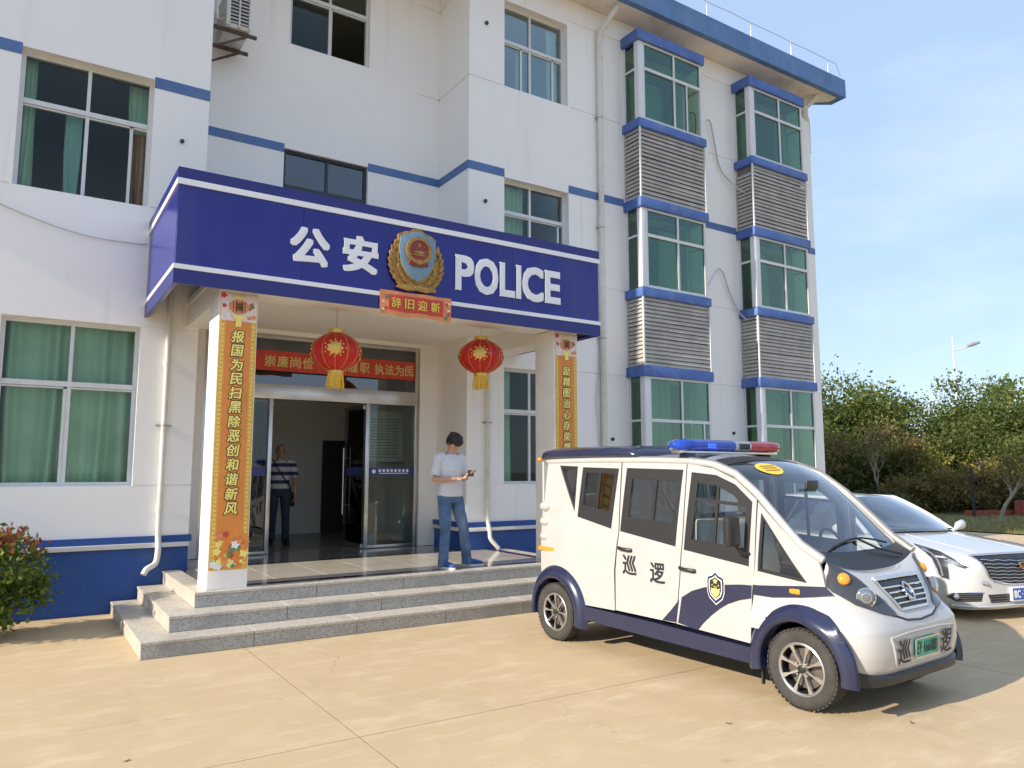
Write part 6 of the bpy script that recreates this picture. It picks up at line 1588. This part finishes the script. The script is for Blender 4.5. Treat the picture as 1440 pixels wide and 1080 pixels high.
# ================================================================== PEOPLE  (local: x = their left, -y = forward, z up)
SKIN = M('skin', (0.52, 0.30, 0.20), .5, var=.06, vscale=12); HAIR = M('black_hair', (0.012, 0.010, 0.009), .5, var=.3, vscale=40, bump=.5, bscale=120)
def fuse(o, vox, it=3):
    m_ = o.modifiers.new('fuse', 'REMESH'); m_.mode = 'VOXEL'; m_.voxel_size = vox; m_.use_smooth_shade = True
    s_ = o.modifiers.new('soften', 'SMOOTH'); s_.factor = .5; s_.iterations = it
    return o
def P3(l, f, z): return Vector((l, -f, z))
def hand(mb, wrist, tip_dir, palm_n, curl, sgn):
    """palm and five separate bent fingers; sgn: +1 thumb towards side vector"""
    d = Vector(tip_dir).normalized(); n = Vector(palm_n).normalized(); s = d.cross(n).normalized() * sgn; w = Vector(wrist)
    mb.limb([w - d * .02, w + d * .03, w + d * .085], [(.024, .018), (.036, .016), (.038, .013)], 10, tuple(s))
    for k, (off, ln) in enumerate(((.028, .070), (.010, .078), (-.009, .072), (-.027, .056))):
        b = w + d * .08 + s * off; d2 = (d * math.cos(curl) + n * math.sin(curl)).normalized(); d3 = (d * math.cos(2 * curl) + n * math.sin(2 * curl)).normalized()
        mb.limb([b, b + d * ln * .35, b + d * ln * .35 + d2 * ln * .35, b + d * ln * .35 + d2 * ln * .35 + d3 * ln * .3], [.0095, .009, .0085, .007], 8, tuple(s))
    t0 = w + d * .025 + s * .03; t1 = t0 + (d * .6 + s * .7).normalized() * .035; mb.limb([t0, t1, t1 + (d * .9 + n * .4).normalized() * .03], [.012, .010, .008], 8, tuple(n))
def person(label, loc, rz, pose, shirt, trousers, shoe, sole, scale=1.0, bald=False):
    p = empty('person', loc, rz, world=False, label=label, cat='person'); p.scale = (scale,) * 3
    J = pose; b = MB()
    # body: one fused surface
    b.limb([P3(0, 0, .86), P3(0, 0, .95), P3(0, .005, 1.06), P3(0, .0, 1.2), P3(0, -.01, 1.32), P3(0, -.012, 1.39), P3(0, -.005, 1.43)], [(.13, .09), (.145, .095), (.13, .085), (.15, .095), (.165, .085), (.11, .065), (.055, .055)], 20, (1, 0, 0))
    hd = J['head']; nk = P3(0, 0, 1.41)
    up = (hd - nk).normalized()
    b.limb([nk - up * .04, nk + up * .03, hd - up * .07], [.052, .050, .052], 14, (1, 0, 0))
    fw = J['face']; lf = Vector((1, 0, 0)); hu = J['headup']
    def H(l, f, u): return hd + lf * l + fw * f + hu * u
    b.limb([H(0, .015, -.115), H(0, .022, -.10), H(0, .012, -.05), H(0, 0, .0), H(0, -.008, .05), H(0, -.01, .09), H(0, -.01, .108)], [(.030, .03), (.046, .052), (.060, .076), (.070, .088), (.072, .090), (.055, .07), (.02, .03)], 18, (1, 0, 0))
    b.limb([H(0, .082, .01), H(0, .098, -.025), H(0, .105, -.035), H(0, .085, -.042)], [.009, .012, .014, .012], 8, (1, 0, 0))
    b.ball(H(0, .082, .022), (.045, .014, .010), 10, 6); b.ball(H(0, .078, -.068), (.022, .012, .007), 8, 5); b.ball(H(0, .075, -.079), (.020, .012, .007), 8, 5); b.ball(H(0, .06, -.10), (.02, .018, .014), 8, 6)
    for sg in (-1, 1): b.ball(H(sg * .073, -.012, -.008), (.010, .022, .032), 8, 6)
    for sd in ('R', 'L'):
        sh, elb, wr = J['sh' + sd], J['el' + sd], J['wr' + sd]
        b.limb([sh, sh.lerp(elb, .5), elb, elb.lerp(wr, .35), wr], [.054, .047, .041, .042, .028], 14, (0, 0, 1) if abs((wr - elb).normalized().z) < .8 else (1, 0, 0))
        hand(b, wr, J['hd' + sd], J['hn' + sd], .55, 1 if sd == 'R' else -1)
        hp, kn, an = J['hip' + sd], J['kn' + sd], J['an' + sd]
        b.limb([hp, hp.lerp(kn, .5), kn, kn.lerp(an, .35), an], [.078, .065, .050, .050, .036], 14, (1, 0, 0))
    body = fuse(b.out('body', SKIN, p, smooth=80), .0062, 2)
    # eyes
    for sg in (-1, 1): MB().ball(H(sg * .03, .079, .0), (.012, .006, .006), 10, 6).out('eye', HAIR, body, smooth=60)
    for sg in (-1, 1): MB().tube([H(sg * .015, .092, .026), H(sg * .032, .088, .032), H(sg * .05, .07, .026)], .004, 5).out('eyebrow', HAIR, body)
    hr = MB()
    if bald:
        hr.limb([H(0, -.035, .0), H(0, -.04, .04), H(0, -.03, .085)], [(.072, .066), (.073, .068), (.05, .05)], 16, (1, 0, 0))
    else:
        hr.limb([H(0, -.042, -.055), H(0, -.035, -.02), H(0, -.022, .03), H(0, -.006, .07), H(0, -.008, .105), H(0, -.01, .125)], [(.066, .055), (.084, .078), (.090, .095), (.091, .108), (.078, .094), (.04, .05)], 18, (1, 0, 0))
        rr__ = random.Random(2)
        for k in range(40):
            a = rr__.uniform(-2.1, 2.1); q = H(.080 * math.sin(a), .086 * math.cos(a), .07 + rr__.uniform(-.012, .012)); hr.limb([q, q + fw * .012 * math.cos(a) - hu * .02, q + fw * .012 * math.cos(a) - hu * rr__.uniform(.035, .060)], [.015, .013, .004], 6, (1, 0, 0))
    fuse(hr.out('hair', HAIR, p, smooth=80), .006, 1)
    # shirt
    s = MB()
    s.limb([P3(0, .005, J.get('hem', .88)), P3(0, .006, .93), P3(0, .008, 1.05), P3(0, .004, 1.2), P3(0, -.008, 1.31), P3(0, -.012, 1.38), P3(0, -.008, 1.415)], [(.172, .125), (.168, .122), (.158, .112), (.172, .118), (.182, .102), (.125, .080), (.070, .066)], 22, (1, 0, 0))
    for sd in ('R', 'L'):
        sh, elb = J['sh' + sd], J['el' + sd]; inn_ = Vector((sh.x * .55, sh.y, sh.z + .02))
        s.limb([inn_, sh, sh.lerp(elb, .5), sh.lerp(elb, .80)], [.062, .066, .062, .067], 14, (0, 1, 0))
    rr__ = random.Random(4)
    for k in range(9):        # folds
        z = rr__.uniform(.92, 1.22); a = rr__.uniform(-1.2, 1.2); q0 = P3(.155 * math.sin(a), .108 * math.cos(a), z); q1 = P3(.155 * math.sin(a + .5), .108 * math.cos(a + .5), z + rr__.uniform(-.08, .08)); s.limb([q0, (q0 + q1) / 2 * 1.01, q1], [.006, .012, .006], 6, (0, 0, 1))
    fuse(s.out('shirt', shirt, p, smooth=80), .0085, 3)
    # trousers
    t = MB(); t.limb([P3(0, 0, .80), P3(0, 0, .87), P3(0, .0, .955)], [(.150, .115), (.165, .118), (.150, .105)], 20, (1, 0, 0))
    for sd in ('R', 'L'):
        hp, kn, an = J['hip' + sd], J['kn' + sd], J['an' + sd]
        t.limb([hp + Vector((0, 0, .03)), hp.lerp(kn, .45), kn, kn.lerp(an, .5), an + Vector((0, 0, .02)), an - Vector((0, 0, .045))], [.092, .083, .066, .063, .064, .068], 14, (1, 0, 0))
        rr__ = random.Random(ord(sd))
        for k in range(6):
            w = rr__.uniform(.35, 1.0); q = kn.lerp(an, w); a0 = rr__.uniform(0, 6.28); pts = [q + Vector((.064 * math.cos(a0 + u), .064 * math.sin(a0 + u), .02 * u)) for u in (0, .6, 1.2)]; t.limb(pts, [.006, .012, .006], 6, (0, 0, 1))
    fuse(t.out('trousers', trousers, p, smooth=80), .0085, 2)
    for sd in ('R', 'L'):
        an, td = J['an' + sd], J['toe' + sd]; q = MB(); base = Vector((an.x, an.y, 0)); sv = Vector((-td.y, td.x, 0))
        so = MB(); rings_ = []
        for z, gx in ((.001, 1.0), (.028, 1.03)):
            rings_.append([base + td * (.085 + .135 * gx * math.cos(a)) + sv * (.047 * gx * math.sin(a) * (1 + .12 * math.cos(a))) + Vector((0, 0, z)) for a in [2 * math.pi * k / 24 for k in range(24)]])
        so.rings(rings_); shoe_o = None
        q.limb([base + td * -.035 + Vector((0, 0, .055)), base + td * .02 + Vector((0, 0, .062)), base + td * .11 + Vector((0, 0, .052)), base + td * .19 + Vector((0, 0, .040)), base + td * .212 + Vector((0, 0, .036))], [(.032, .032), (.042, .045), (.046, .034), (.038, .022), (.018, .012)], 14, tuple(sv))
        q.limb([an - Vector((0, 0, .02)), an + Vector((0, 0, .02))], [.043, .045], 12, (1, 0, 0))
        shoe_o = fuse(q.out('shoe', shoe, p, smooth=80), .007, 1); so.out('sole', sole, shoe_o, smooth=40)
    return p, J
def stripes(name, a, b, freq):
    m = bpy.data.materials.new(name); m.use_nodes = True; nt = m.node_tree; bs_ = nt.nodes['Principled BSDF']; bs_.inputs['Roughness'].default_value = .8
    sp = nt.nodes.new('ShaderNodeSeparateXYZ'); nt.links.new(_obj(nt), sp.inputs['Vector'])
    mu = nt.nodes.new('ShaderNodeMath'); mu.operation = 'MULTIPLY'; mu.inputs[1].default_value = freq; nt.links.new(sp.outputs['Z'], mu.inputs[0])
    sn = nt.nodes.new('ShaderNodeMath'); sn.operation = 'SINE'; nt.links.new(mu.outputs['Value'], sn.inputs[0])
    gt_ = nt.nodes.new('ShaderNodeMath'); gt_.operation = 'GREATER_THAN'; gt_.inputs[1].default_value = 0.2; nt.links.new(sn.outputs['Value'], gt_.inputs[0])
    nt.links.new(mixcol(nt, gt_.outputs['Value'], a, b), bs_.inputs['Base Color']); return m
JEANS = M('blue_denim', (0.085, 0.155, 0.28), .85, var=.3, vscale=7, bump=1.0, bscale=16, dirt=(0.22, 0.30, 0.42), dscale=5, stretch=(1, 1, .5))
TEE = M('pale_grey_tee', (0.66, 0.66, 0.67), .85, var=.05, vscale=10, bump=1.0, bscale=13)
poseA = dict(head=P3(.01, .055, 1.55), face=Vector((.16, -.74, -.64)).normalized(), headup=Vector((.05, -.62, .78)).normalized(),
    shR=P3(-.185, -.01, 1.355), elR=P3(-.255, .0, 1.085), wrR=P3(-.045, .17, 1.10), hdR=Vector((.93, -.34, .06)), hnR=Vector((-.1, -.2, 1)),
    shL=P3(.185, -.01, 1.355), elL=P3(.225, -.01, 1.09), wrL=P3(.125, .185, 1.155), hdL=Vector((.12, -.93, .2)), hnL=Vector((-.35, .2, 1)),
    hipR=P3(-.085, 0, .86), knR=P3(-.095, .035, .47), anR=P3(-.10, .0, .075), hipL=P3(.085, 0, .86), knL=P3(.18, .05, .47), anL=P3(.275, -.01, .075),
    toeR=Vector((.12, -.99, 0)).normalized(), toeL=Vector((.86, -.50, 0)).normalized())
man, _ = person('man in a pale tee shirt and jeans looking at his phone on the porch', (4.56, 8.43, .4505), R(8), poseA, TEE, JEANS, M('blue_trainer', (0.025, 0.09, 0.28), .7, var=.2, vscale=20), M('white_sole', (0.75, 0.75, 0.73), .6), scale=1.0)
phone = empty('mobile_phone', (0, 0, 0), 0, world=False, label='dark mobile phone held by the man on the porch', cat='phone')
Mp = Matrix.Translation((4.56, 8.43, .4505)) @ Matrix.Rotation(R(8), 4, 'Z') @ Matrix.Translation(P3(.112, .272, 1.168)) @ Matrix.Rotation(R(-38), 4, 'Z') @ Matrix.Rotation(R(28), 4, 'X')
phone.matrix_world = Mp
MB().box(-.037, .037, -.077, .077, -.0045, .0045).out('case', BLACK, phone, bevel=.004); box('screen', (-.034, .034, -.073, .073, .0047, .0055), M('phone_screen', (0.03, 0.035, 0.04), .35), phone)
poseB = dict(head=P3(.0, .01, 1.56), face=Vector((.05, -1, -.05)).normalized(), headup=Vector((0, -.05, 1)).normalized(),
    shR=P3(-.20, -.01, 1.36), elR=P3(-.26, -.02, 1.07), wrR=P3(-.25, .08, .84), hdR=Vector((.05, -.2, -1)), hnR=Vector((1, 0, 0)),
    shL=P3(.20, -.01, 1.36), elL=P3(.26, -.02, 1.07), wrL=P3(.25, .08, .84), hdL=Vector((-.05, -.2, -1)), hnL=Vector((-1, 0, 0)),
    hipR=P3(-.09, 0, .86), knR=P3(-.10, .03, .47), anR=P3(-.11, .0, .075), hipL=P3(.09, 0, .86), knL=P3(.11, .08, .47), anL=P3(.12, .06, .075), toeR=Vector((-.15, -.99, 0)).normalized(), toeL=Vector((.2, -.98, 0)).normalized())
man2, _ = person('man in a navy and white striped polo standing inside the dark doorway', (3.67, 12.75, .453), R(-16), poseB, stripes('striped_polo', (0.62, 0.62, 0.62), (0.035, 0.045, 0.12), 44.0), M('dark_trousers', (0.03, 0.045, 0.075), .8, var=.1), M('black_shoe', (0.015, 0.015, 0.015), .4), BLACK, scale=.98, bald=True)
strap = MB(); strap.tube([P3(-.13, .03, 1.42), P3(-.06, .115, 1.30), P3(.06, .13, 1.12), P3(.155, .09, .98), P3(.20, .0, .86)], .013, 6, flat=.4); bag = tag(empty('shoulder_bag', (3.67, 12.75, .453), R(-16), world=False), 'dark shoulder bag with a strap across the striped polo', 'bag'); bag.scale = (.98,) * 3
strap.out('strap', BLACK, bag, smooth=50); MB().box(.17, .25, -.06, .16, .62, .86).out('pouch', BLACK, bag, bevel=.02)

# ================================================================== VEGETATION
def leaf_cloud(bm, centers, n, spread, size, rng, droop=.3, elong=1.7):
    for _ in range(n):
        c, r = centers[rng.randrange(len(centers))]
        p = Vector((rng.gauss(0, 1), rng.gauss(0, 1), rng.gauss(0, .8))); p = c + p * r * spread
        s = size * rng.choice((.55, .8, 1.0, 1.25, 1.7)) * rng.uniform(.8, 1.2); a = Vector((rng.gauss(0, 1), rng.gauss(0, 1), rng.gauss(0, 1) - droop)).normalized(); b = a.orthogonal().normalized(); b.rotate(Matrix.Rotation(rng.uniform(0, 6.28), 3, a)); nrm = a.cross(b)
        t = p + a * s * elong; m_ = p + a * s * elong * .5
        bm.faces.new([bm.verts.new(q) for q in (p, m_ + b * s * .42 + nrm * s * .1, t, m_ - b * s * .42 + nrm * s * .1)])
def branchy(mb, base, h, rng, r0, levels, tips, spread=.5, lean=(0, 0), nchild=(3, 5)):
    def grow(p, d, ln, r, lv):
        pts = [p]; q = p.copy(); dd = d.copy(); k = 4
        for i in range(k):
            dd = (dd + Vector((rng.gauss(0, .13), rng.gauss(0, .13), .04))).normalized(); q = q + dd * ln / k; pts.append(q.copy())
        mb.tube(pts, [r * (1 - .45 * i / k) for i in range(k + 1)], 6 if lv else 8)
        if lv == 0 or r < .006: tips.append((q, 1.0)); return
        for c in range(rng.randint(*nchild)):
            w = rng.uniform(.45, 1.0); o = pts[int(w * k)]; ax = Vector((rng.gauss(0, 1), rng.gauss(0, 1), .3)).normalized(); nd = (dd * (1 - spread) + ax * spread + Vector((0, 0, .15))).normalized(); grow(o, nd, ln * rng.uniform(.55, .8), r * .55, lv - 1)
        tips.append((q, 1.0))
    grow(Vector(base), Vector((lean[0], lean[1], 1)).normalized(), h, r0, levels)
BARK = M('bark', (0.13, 0.10, 0.075), .9, var=.3, vscale=6, bump=.6, bscale=25); BARKP = M('pale_bark', (0.34, 0.29, 0.23), .9, var=.2, vscale=6)
LG1 = leafmat('leaf_olive', (0.05, 0.085, 0.02), (0.105, 0.145, 0.034), (0.23, 0.24, 0.06)); LG2 = leafmat('leaf_green', (0.04, 0.065, 0.015), (0.085, 0.11, 0.026), (0.18, 0.18, 0.045))
LG3 = leafmat('leaf_brown', (0.12, 0.085, 0.035), (0.22, 0.165, 0.06), (0.36, 0.26, 0.09)); LG4 = leafmat('leaf_yellow', (0.20, 0.20, 0.03), (0.34, 0.30, 0.05), (0.46, 0.36, 0.07))
LPH = leafmat('leaf_photinia', (0.05, 0.095, 0.018), (0.11, 0.17, 0.03), (0.24, 0.28, 0.06)); LRED2 = leafmat('leaf_red_tips', (0.22, 0.035, 0.03), (0.30, 0.06, 0.045), (0.30, 0.13, 0.05))
def tree(label, x, y, h, rad, leaves, n, size, seed, bark=BARK, z_low=.3, name='tree', group=None, trunk_r=.09):
    rng = random.Random(seed); t = empty(name, (x, y, 0), 0, world=False, label=label, cat='tree' if name == 'tree' else 'shrub', group=group)
    tr = MB(); tips = []
    branchy(tr, (0, 0, -.05), h * .42, rng, trunk_r, 3, tips, .55, (rng.gauss(0, .08), rng.gauss(0, .08)), (3, 4)); tr.out('trunk', bark, t, smooth=50)
    cs_ = [(Vector((p.x, p.y, max(h * z_low, min(h * .97, p.z)))), rng.uniform(.5, 1.0)) for p, _ in tips]
    for k in range(26):
        a = rng.uniform(0, 6.28); q = rng.random() ** .5; zz = rng.uniform(z_low, .93); w = rad * q * math.sqrt(max(.08, 1 - ((zz - .55) / .52) ** 2)); cs_.append((Vector((w * math.cos(a), w * math.sin(a), h * zz)), rng.uniform(.6, 1.1)))
    cr_ = MB(); leaf_cloud(cr_.bm, cs_, n, .34 * rad / 1.6, size, rng); cr_.out('crown', leaves, t, norm=False)
    return t
TG = 'trees beyond the lawn'
tree('olive-green leafy tree just right of the building corner', 31.6, 23.6, 5.7, 2.38, LG2, 15000, 0.094, 1, group=TG, z_low=.14)
tree('rounded olive tree with a pale top left of the street lamp', 34.6, 22.6, 6.4, 2.70, LG1, 18750, 0.094, 2, group=TG, z_low=.14)
tree('small gap-filling green tree below the street lamp', 37.6, 22.3, 5.5, 2.16, LG2, 13750, 0.094, 3, group=TG, z_low=.14)
tree('tall yellow-green tree right of the street lamp', 39.6, 19.4, 6.7, 2.70, LG1, 21250, 0.094, 4, group=TG, z_low=.14)
tree('tall green tree at the right edge of the picture', 43.0, 17.6, 6.6, 2.92, LG1, 20000, 0.094, 5, group=TG, z_low=.14)
tree('dark green tree standing behind the two cycads', 29.0, 20.4, 4.3, 1.84, LG2, 11250, 0.072, 6, group=TG, z_low=.14)
tree('dark bushy tree in the middle of the row beyond the lawn', 34.2, 16.7, 4.2, 2.16, LG2, 16250, 0.072, 7, group=TG, z_low=.14)
tree('dark evergreen tree low at the right end of the row', 36.8, 14.4, 4.0, 2.05, LG2, 15000, 0.072, 8, group=TG, z_low=.14)
# far backing trees so that the row reads as a belt
for k, (x, y, h) in enumerate(((40, 30, 6.6), (46, 27, 7.0), (51, 22, 7.2), (57, 19, 7.4), (36, 33, 6.3))):
    tree('hazy olive tree in the back row, %s' % ('behind the building corner side', 'behind the rounded olive tree', 'behind the yellow-green tree', 'farthest right', 'nearest the building')[k], x, y, h, 3.0, LG1, 8000, .15, 40 + k, group='back row trees')
# dark understorey that closes the belt
for k, (x, y, h, lab) in enumerate(((30.6, 24.6, 3.0, 'nearest the building corner'), (33.0, 24.4, 3.2, 'below the rounded olive tree'), (35.6, 23.2, 3.2, 'left of the lamp'), (38.2, 21.4, 3.3, 'right of the lamp'), (40.8, 19.6, 3.3, 'below the yellow-green tree'), (43.4, 17.8, 3.2, 'at the right edge'), (45.6, 16.2, 3.2, 'beyond the right edge'), (29.2, 19.2, 2.6, 'left of the bare saplings'), (31.4, 18.0, 2.7, 'behind the bare saplings'), (33.4, 17.0, 2.6, 'behind the brown hedge'), (36.0, 15.6, 2.6, 'behind the olive hedge'), (38.0, 14.2, 2.6, 'behind the far right hedge'))):
    rng = random.Random(140 + k); t = empty('thicket', (x, y, 0), 0, world=False, label='dark green thicket in the tree belt, ' + lab, cat='shrub', group='thickets under the trees'); cr_ = MB(); st_ = MB()
    cs_ = [(Vector((rng.uniform(-1.6, 1.6), rng.uniform(-.9, .9), rng.uniform(.15, h))), rng.uniform(.7, 1.2)) for _ in range(40)]
    for i in range(7): q = cs_[i][0]; st_.tube([(q.x * .4, q.y * .4, -.03), (q.x * .7, q.y * .7, q.z * .5), tuple(q)], [.04, .03, .012], 5)
    st_.out('stem', BARK, t); leaf_cloud(cr_.bm, cs_, 4200, .36, .10, rng); cr_.out('foliage', LG2, t, norm=False)
# bare brownish saplings
for k, (x, y, h, lab) in enumerate(((27.2, 18.2, 4.0, 'bare brown sapling nearest the building corner'), (28.9, 17.5, 4.3, 'leaning pale sapling with thin bare branches'), (30.0, 16.9, 3.9, 'bare twiggy sapling in front of the rounded olive tree'))):
    rng = random.Random(60 + k); t = empty('bare_sapling', (x, y, 0), 0, world=False, label=lab, cat='tree', group='bare saplings'); tr = MB(); tips = []
    branchy(tr, (0, 0, -.05), h * .5, rng, .05, 3, tips, .42, (rng.gauss(.08, .12), rng.gauss(0, .1)), (3, 4)); tr.out('trunk', BARKP if k == 1 else BARK, t, smooth=50)
    cr_ = MB(); leaf_cloud(cr_.bm, [(p, .8) for p, _ in tips], 1500, .30, .065, rng); cr_.out('crown', LG3, t, norm=False)
def shrub(label, x, y, rx, ry, h, leaves, n, size, seed, name='shrub', group=None, tips_mat=None, ground_z=0):
    rng = random.Random(seed); t = empty(name, (x, y, ground_z), 0, world=False, label=label, cat='shrub', group=group); st_ = MB(); cs_ = []
    for k in range(9):
        a = rng.uniform(0, 6.28); q = rng.uniform(.2, .85); e = Vector((rx * q * math.cos(a), ry * q * math.sin(a), h * rng.uniform(.6, .95))); st_.tube([(rng.gauss(0, .05), rng.gauss(0, .05), -.02), e * .5 + Vector((0, 0, .05)), e], [.018, .012, .005], 5)
    st_.out('stem', BARK, t)
    for k in range(46):
        u = Vector((rng.gauss(0, 1), rng.gauss(0, 1), rng.gauss(0, 1))).normalized() * rng.random() ** .33; cs_.append((Vector((u.x * rx, u.y * ry, h * .52 + u.z * h * .46)), rng.uniform(.6, 1.1)))
    cr_ = MB(); leaf_cloud(cr_.bm, cs_, n, .17 * min(rx, h), size, rng, droop=-.2); cr_.out('foliage', leaves, t, norm=False)
    if tips_mat:
        top_ = [(c + Vector((0, 0, h * .10)), .5) for c, r in cs_ if c.z > h * .72]
        cr_ = MB(); leaf_cloud(cr_.bm, top_, int(n * .10), .17 * min(rx, h), size, rng, droop=-1.2); cr_.out('red_shoots', tips_mat, t, norm=False)['kind'] = 'stuff'
    return t
HG = 'hedge shrubs along the lawn'
for k, (x, y, h, m_, lab) in enumerate(((29.0, 16.4, 1.5, LG3, 'brown hedge shrub behind the white sedan roof'), (30.4, 15.6, 1.9, LG3, 'brown hedge shrub left of the yellow bush'), (31.6, 14.9, 2.1, LG3, 'reddish brown hedge shrub in the middle of the hedge'), (32.7, 14.1, 2.0, LG3, 'brown hedge shrub right of the pale trunk'), (33.8, 13.4, 2.2, LG3, 'tall brown hedge shrub towards the right edge'), (34.9, 12.6, 2.0, LG1, 'olive hedge shrub at the right edge'), (30.9, 16.4, 2.6, LG4, 'yellow-leaved bush glowing behind the hedge'), (35.4, 13.8, 2.5, LG4, 'yellow-green bush at the far right of the hedge'), (33.2, 15.5, 2.4, LG4, 'small yellow bush between the dark trees'))):
    shrub(lab, x, y, 1.1, .9, h, m_, 3600 if m_ != LG4 else 2000, .065, 80 + k, group=HG)
# cycads
FROND = leafmat('cycad_leaf', (0.03, 0.065, 0.02), (0.06, 0.11, 0.03), (0.11, 0.16, 0.04), .2)
def cycad(label, x, y, s, seed):
    rng = random.Random(seed); t = empty('cycad', (x, y, 0), 0, world=False, label=label, cat='plant', group='cycads on the lawn'); MB().lathe([(.14, 0), (.16, .2), (.13, .4), (.05, .46)], (0, 0, 0), 12).out('trunk', BARK, t, smooth=40)
    for k in range(26):
        a = 2 * math.pi * k / 26 + rng.gauss(0, .1); el_ = rng.uniform(.35, 1.25); d = Vector((math.cos(a), math.sin(a), 0)); m_ = MB(); ln = s * rng.uniform(.85, 1.1); pts = []
        for i in range(13):
            w = i / 12; pts.append(Vector((0, 0, .42)) + d * ln * (w * math.cos(el_) + .22 * w * w) + Vector((0, 0, ln * (w * math.sin(el_) - .50 * w * w))))
        m_.tube(pts, .008, 4); sd = Vector((-d.y, d.x, 0))
        for i in range(2, 13):
            for sg in (-1, 1):
                for q in (0, .5):
                    p = pts[i - 1].lerp(pts[i], q); l_ = .17 * s * math.sin(math.pi * min(.97, i / 13 + .05)) + .03; e = p + sd * sg * l_ + d * l_ * .5 + Vector((0, 0, -.02)); m_.bm.faces.new([m_.bm.verts.new(v) for v in (p - d * .010, e, p + d * .012)])
        m_.out('frond', FROND, t, norm=False)
cycad('arching cycad directly behind the white sedan roof', 24.6, 14.9, 1.35, 1); cycad('arching cycad beside the building corner behind the van windscreen', 22.9, 15.3, 1.3, 2)
# fence posts, kerb and young trunk on the lawn
RB = M('red_brick', (0.30, 0.075, 0.05), .85, var=.25, vscale=10); FP = M('post_dark', (0.03, 0.025, 0.022), .7)
kb = empty('brick_kerb', (32, 12.5, 0), label='low red brick kerb at the far side of the lawn', cat='kerb')
kd = Vector((36.4 - 29.2, 11.2 - 14.4, 0)); kl = kd.length; kd.normalize(); nb = 34
for k in range(nb):
    p = Vector((29.2, 14.4, 0)) + kd * (kl * (k + .5) / nb); bm_ = bar('brick', p.x, p.y, .12, kl / nb - .012, .12, .20, RB, kb); bm_.rotation_euler = (0, 0, math.atan2(kd.y, kd.x))
bxm = empty('brick_pier', (31.0, 13.2, 0), label='small square red brick pier standing on the lawn', cat='pier')
for k in range(5):
    for j in range(2): bar('brick', 31.0 + (.12 if j else -.12) * (k % 2), 13.2 + (.12 if j else -.12) * ((k + 1) % 2), .08 + k * .11, .46 if k % 2 == 0 else .22, .22 if k % 2 == 0 else .46, .10, RB, bxm)
for k, (x, y, h) in enumerate(((28.6, 13.8, 1.8), (30.8, 12.5, 1.9), (33.0, 11.2, 1.9))):
    tag(MB().tube([(x, y, -.02), (x, y, h * .5), (x + .02, y, h)], [.05, .045, .04], 8).out('fence_post', FP, smooth=40), ('thin dark post', 'thin dark post', 'thin dark post')[k] + (' left of the brick pier', ' right of the pale trunk', ' at the right edge of the lawn')[k], 'post', 'dark posts on the lawn')
yt = empty('young_tree', (27.0, 12.2, 0), 0, world=False, label='young tree with a pale trunk standing on the lawn', cat='tree'); rng = random.Random(5); tr = MB(); tips = []
branchy(tr, (0, 0, -.02), 1.2, rng, .07, 2, tips, .5, (.05, 0), (3, 4)); tr.out('trunk', BARKP, yt, smooth=50); cr_ = MB(); leaf_cloud(cr_.bm, [(p + Vector((0, 0, .3)), .8) for p, _ in tips], 900, .32, .06, rng); cr_.out('crown', LG3, yt, norm=False)
# photinia bushes by the left wall
shrub('glossy green bush with red shoot tips against the blue plinth', -.30, 9.22, .62, .50, 1.0, LPH, 6500, .036, 200, 'bush', tips_mat=LRED2)
shrub('second glossy green bush farther left along the wall', -1.75, 9.25, .60, .45, .8, LPH, 4500, .040, 201, 'bush', tips_mat=LRED2)
shrub('third glossy green bush along the left wall', -3.1, 9.25, .60, .45, .8, LPH, 3500, .045, 202, 'bush', tips_mat=LRED2)
# street lamp far away
LP_ = M('lamp_post_white', (0.70, 0.71, 0.72), .4)
sl = empty('street_lamp', (62.5, 30.9, 0), label='white street lamp with a single arm above the trees', cat='street lamp')
MB().tube([(62.5, 30.9, 0), (62.5, 30.9, 6), (62.5, 30.9, 12.4)], [.13, .10, .06], 10).out('pole', LP_, sl, smooth=40)
MB().tube([(62.5, 30.9, 11.3), (63.1, 30.5, 11.5), (63.6, 30.15, 11.75)], .05, 8).out('arm', LP_, sl, smooth=40)
MB().limb([(63.4, 30.3, 11.66), (63.8, 30.02, 11.83), (64.3, 29.7, 12.0)], [(.10, .05), (.17, .08), (.10, .05)], 10, (0, 0, 1)).out('lamp_head', M('lamp_head_grey', (0.30, 0.31, 0.33), .4), sl, smooth=50)
# dead leaves on the concrete
LFM = M('dead_leaf', (0.16, 0.09, 0.04), .8)
for k, (x, y, a) in enumerate(((.62, 4.98, .4), (5.02, 2.9, 1.2), (4.0, 3.55, 2.2))):
    m_ = MB(); pts = [Vector((.03 * math.cos(t), .014 * math.sin(t), .006 + .006 * math.cos(2 * t))) for t in [2 * math.pi * i / 10 for i in range(10)]]; c_ = m_.bm.verts.new((0, 0, .001)); rv = [m_.bm.verts.new(p) for p in pts]
    for i in range(10): m_.bm.faces.new((c_, rv[i], rv[(i + 1) % 10]))
    o = tag(m_.out('dead_leaf', LFM, norm=False), 'curled brown dead leaf on the concrete ' + ('at the lower left', 'in front of the van wheel', 'left of the van front wheel')[k], 'leaf', 'dead leaves on the yard'); o.location = (x, y, .002); o.rotation_euler = (0, 0, a); o.scale = (.7, .7, .7)
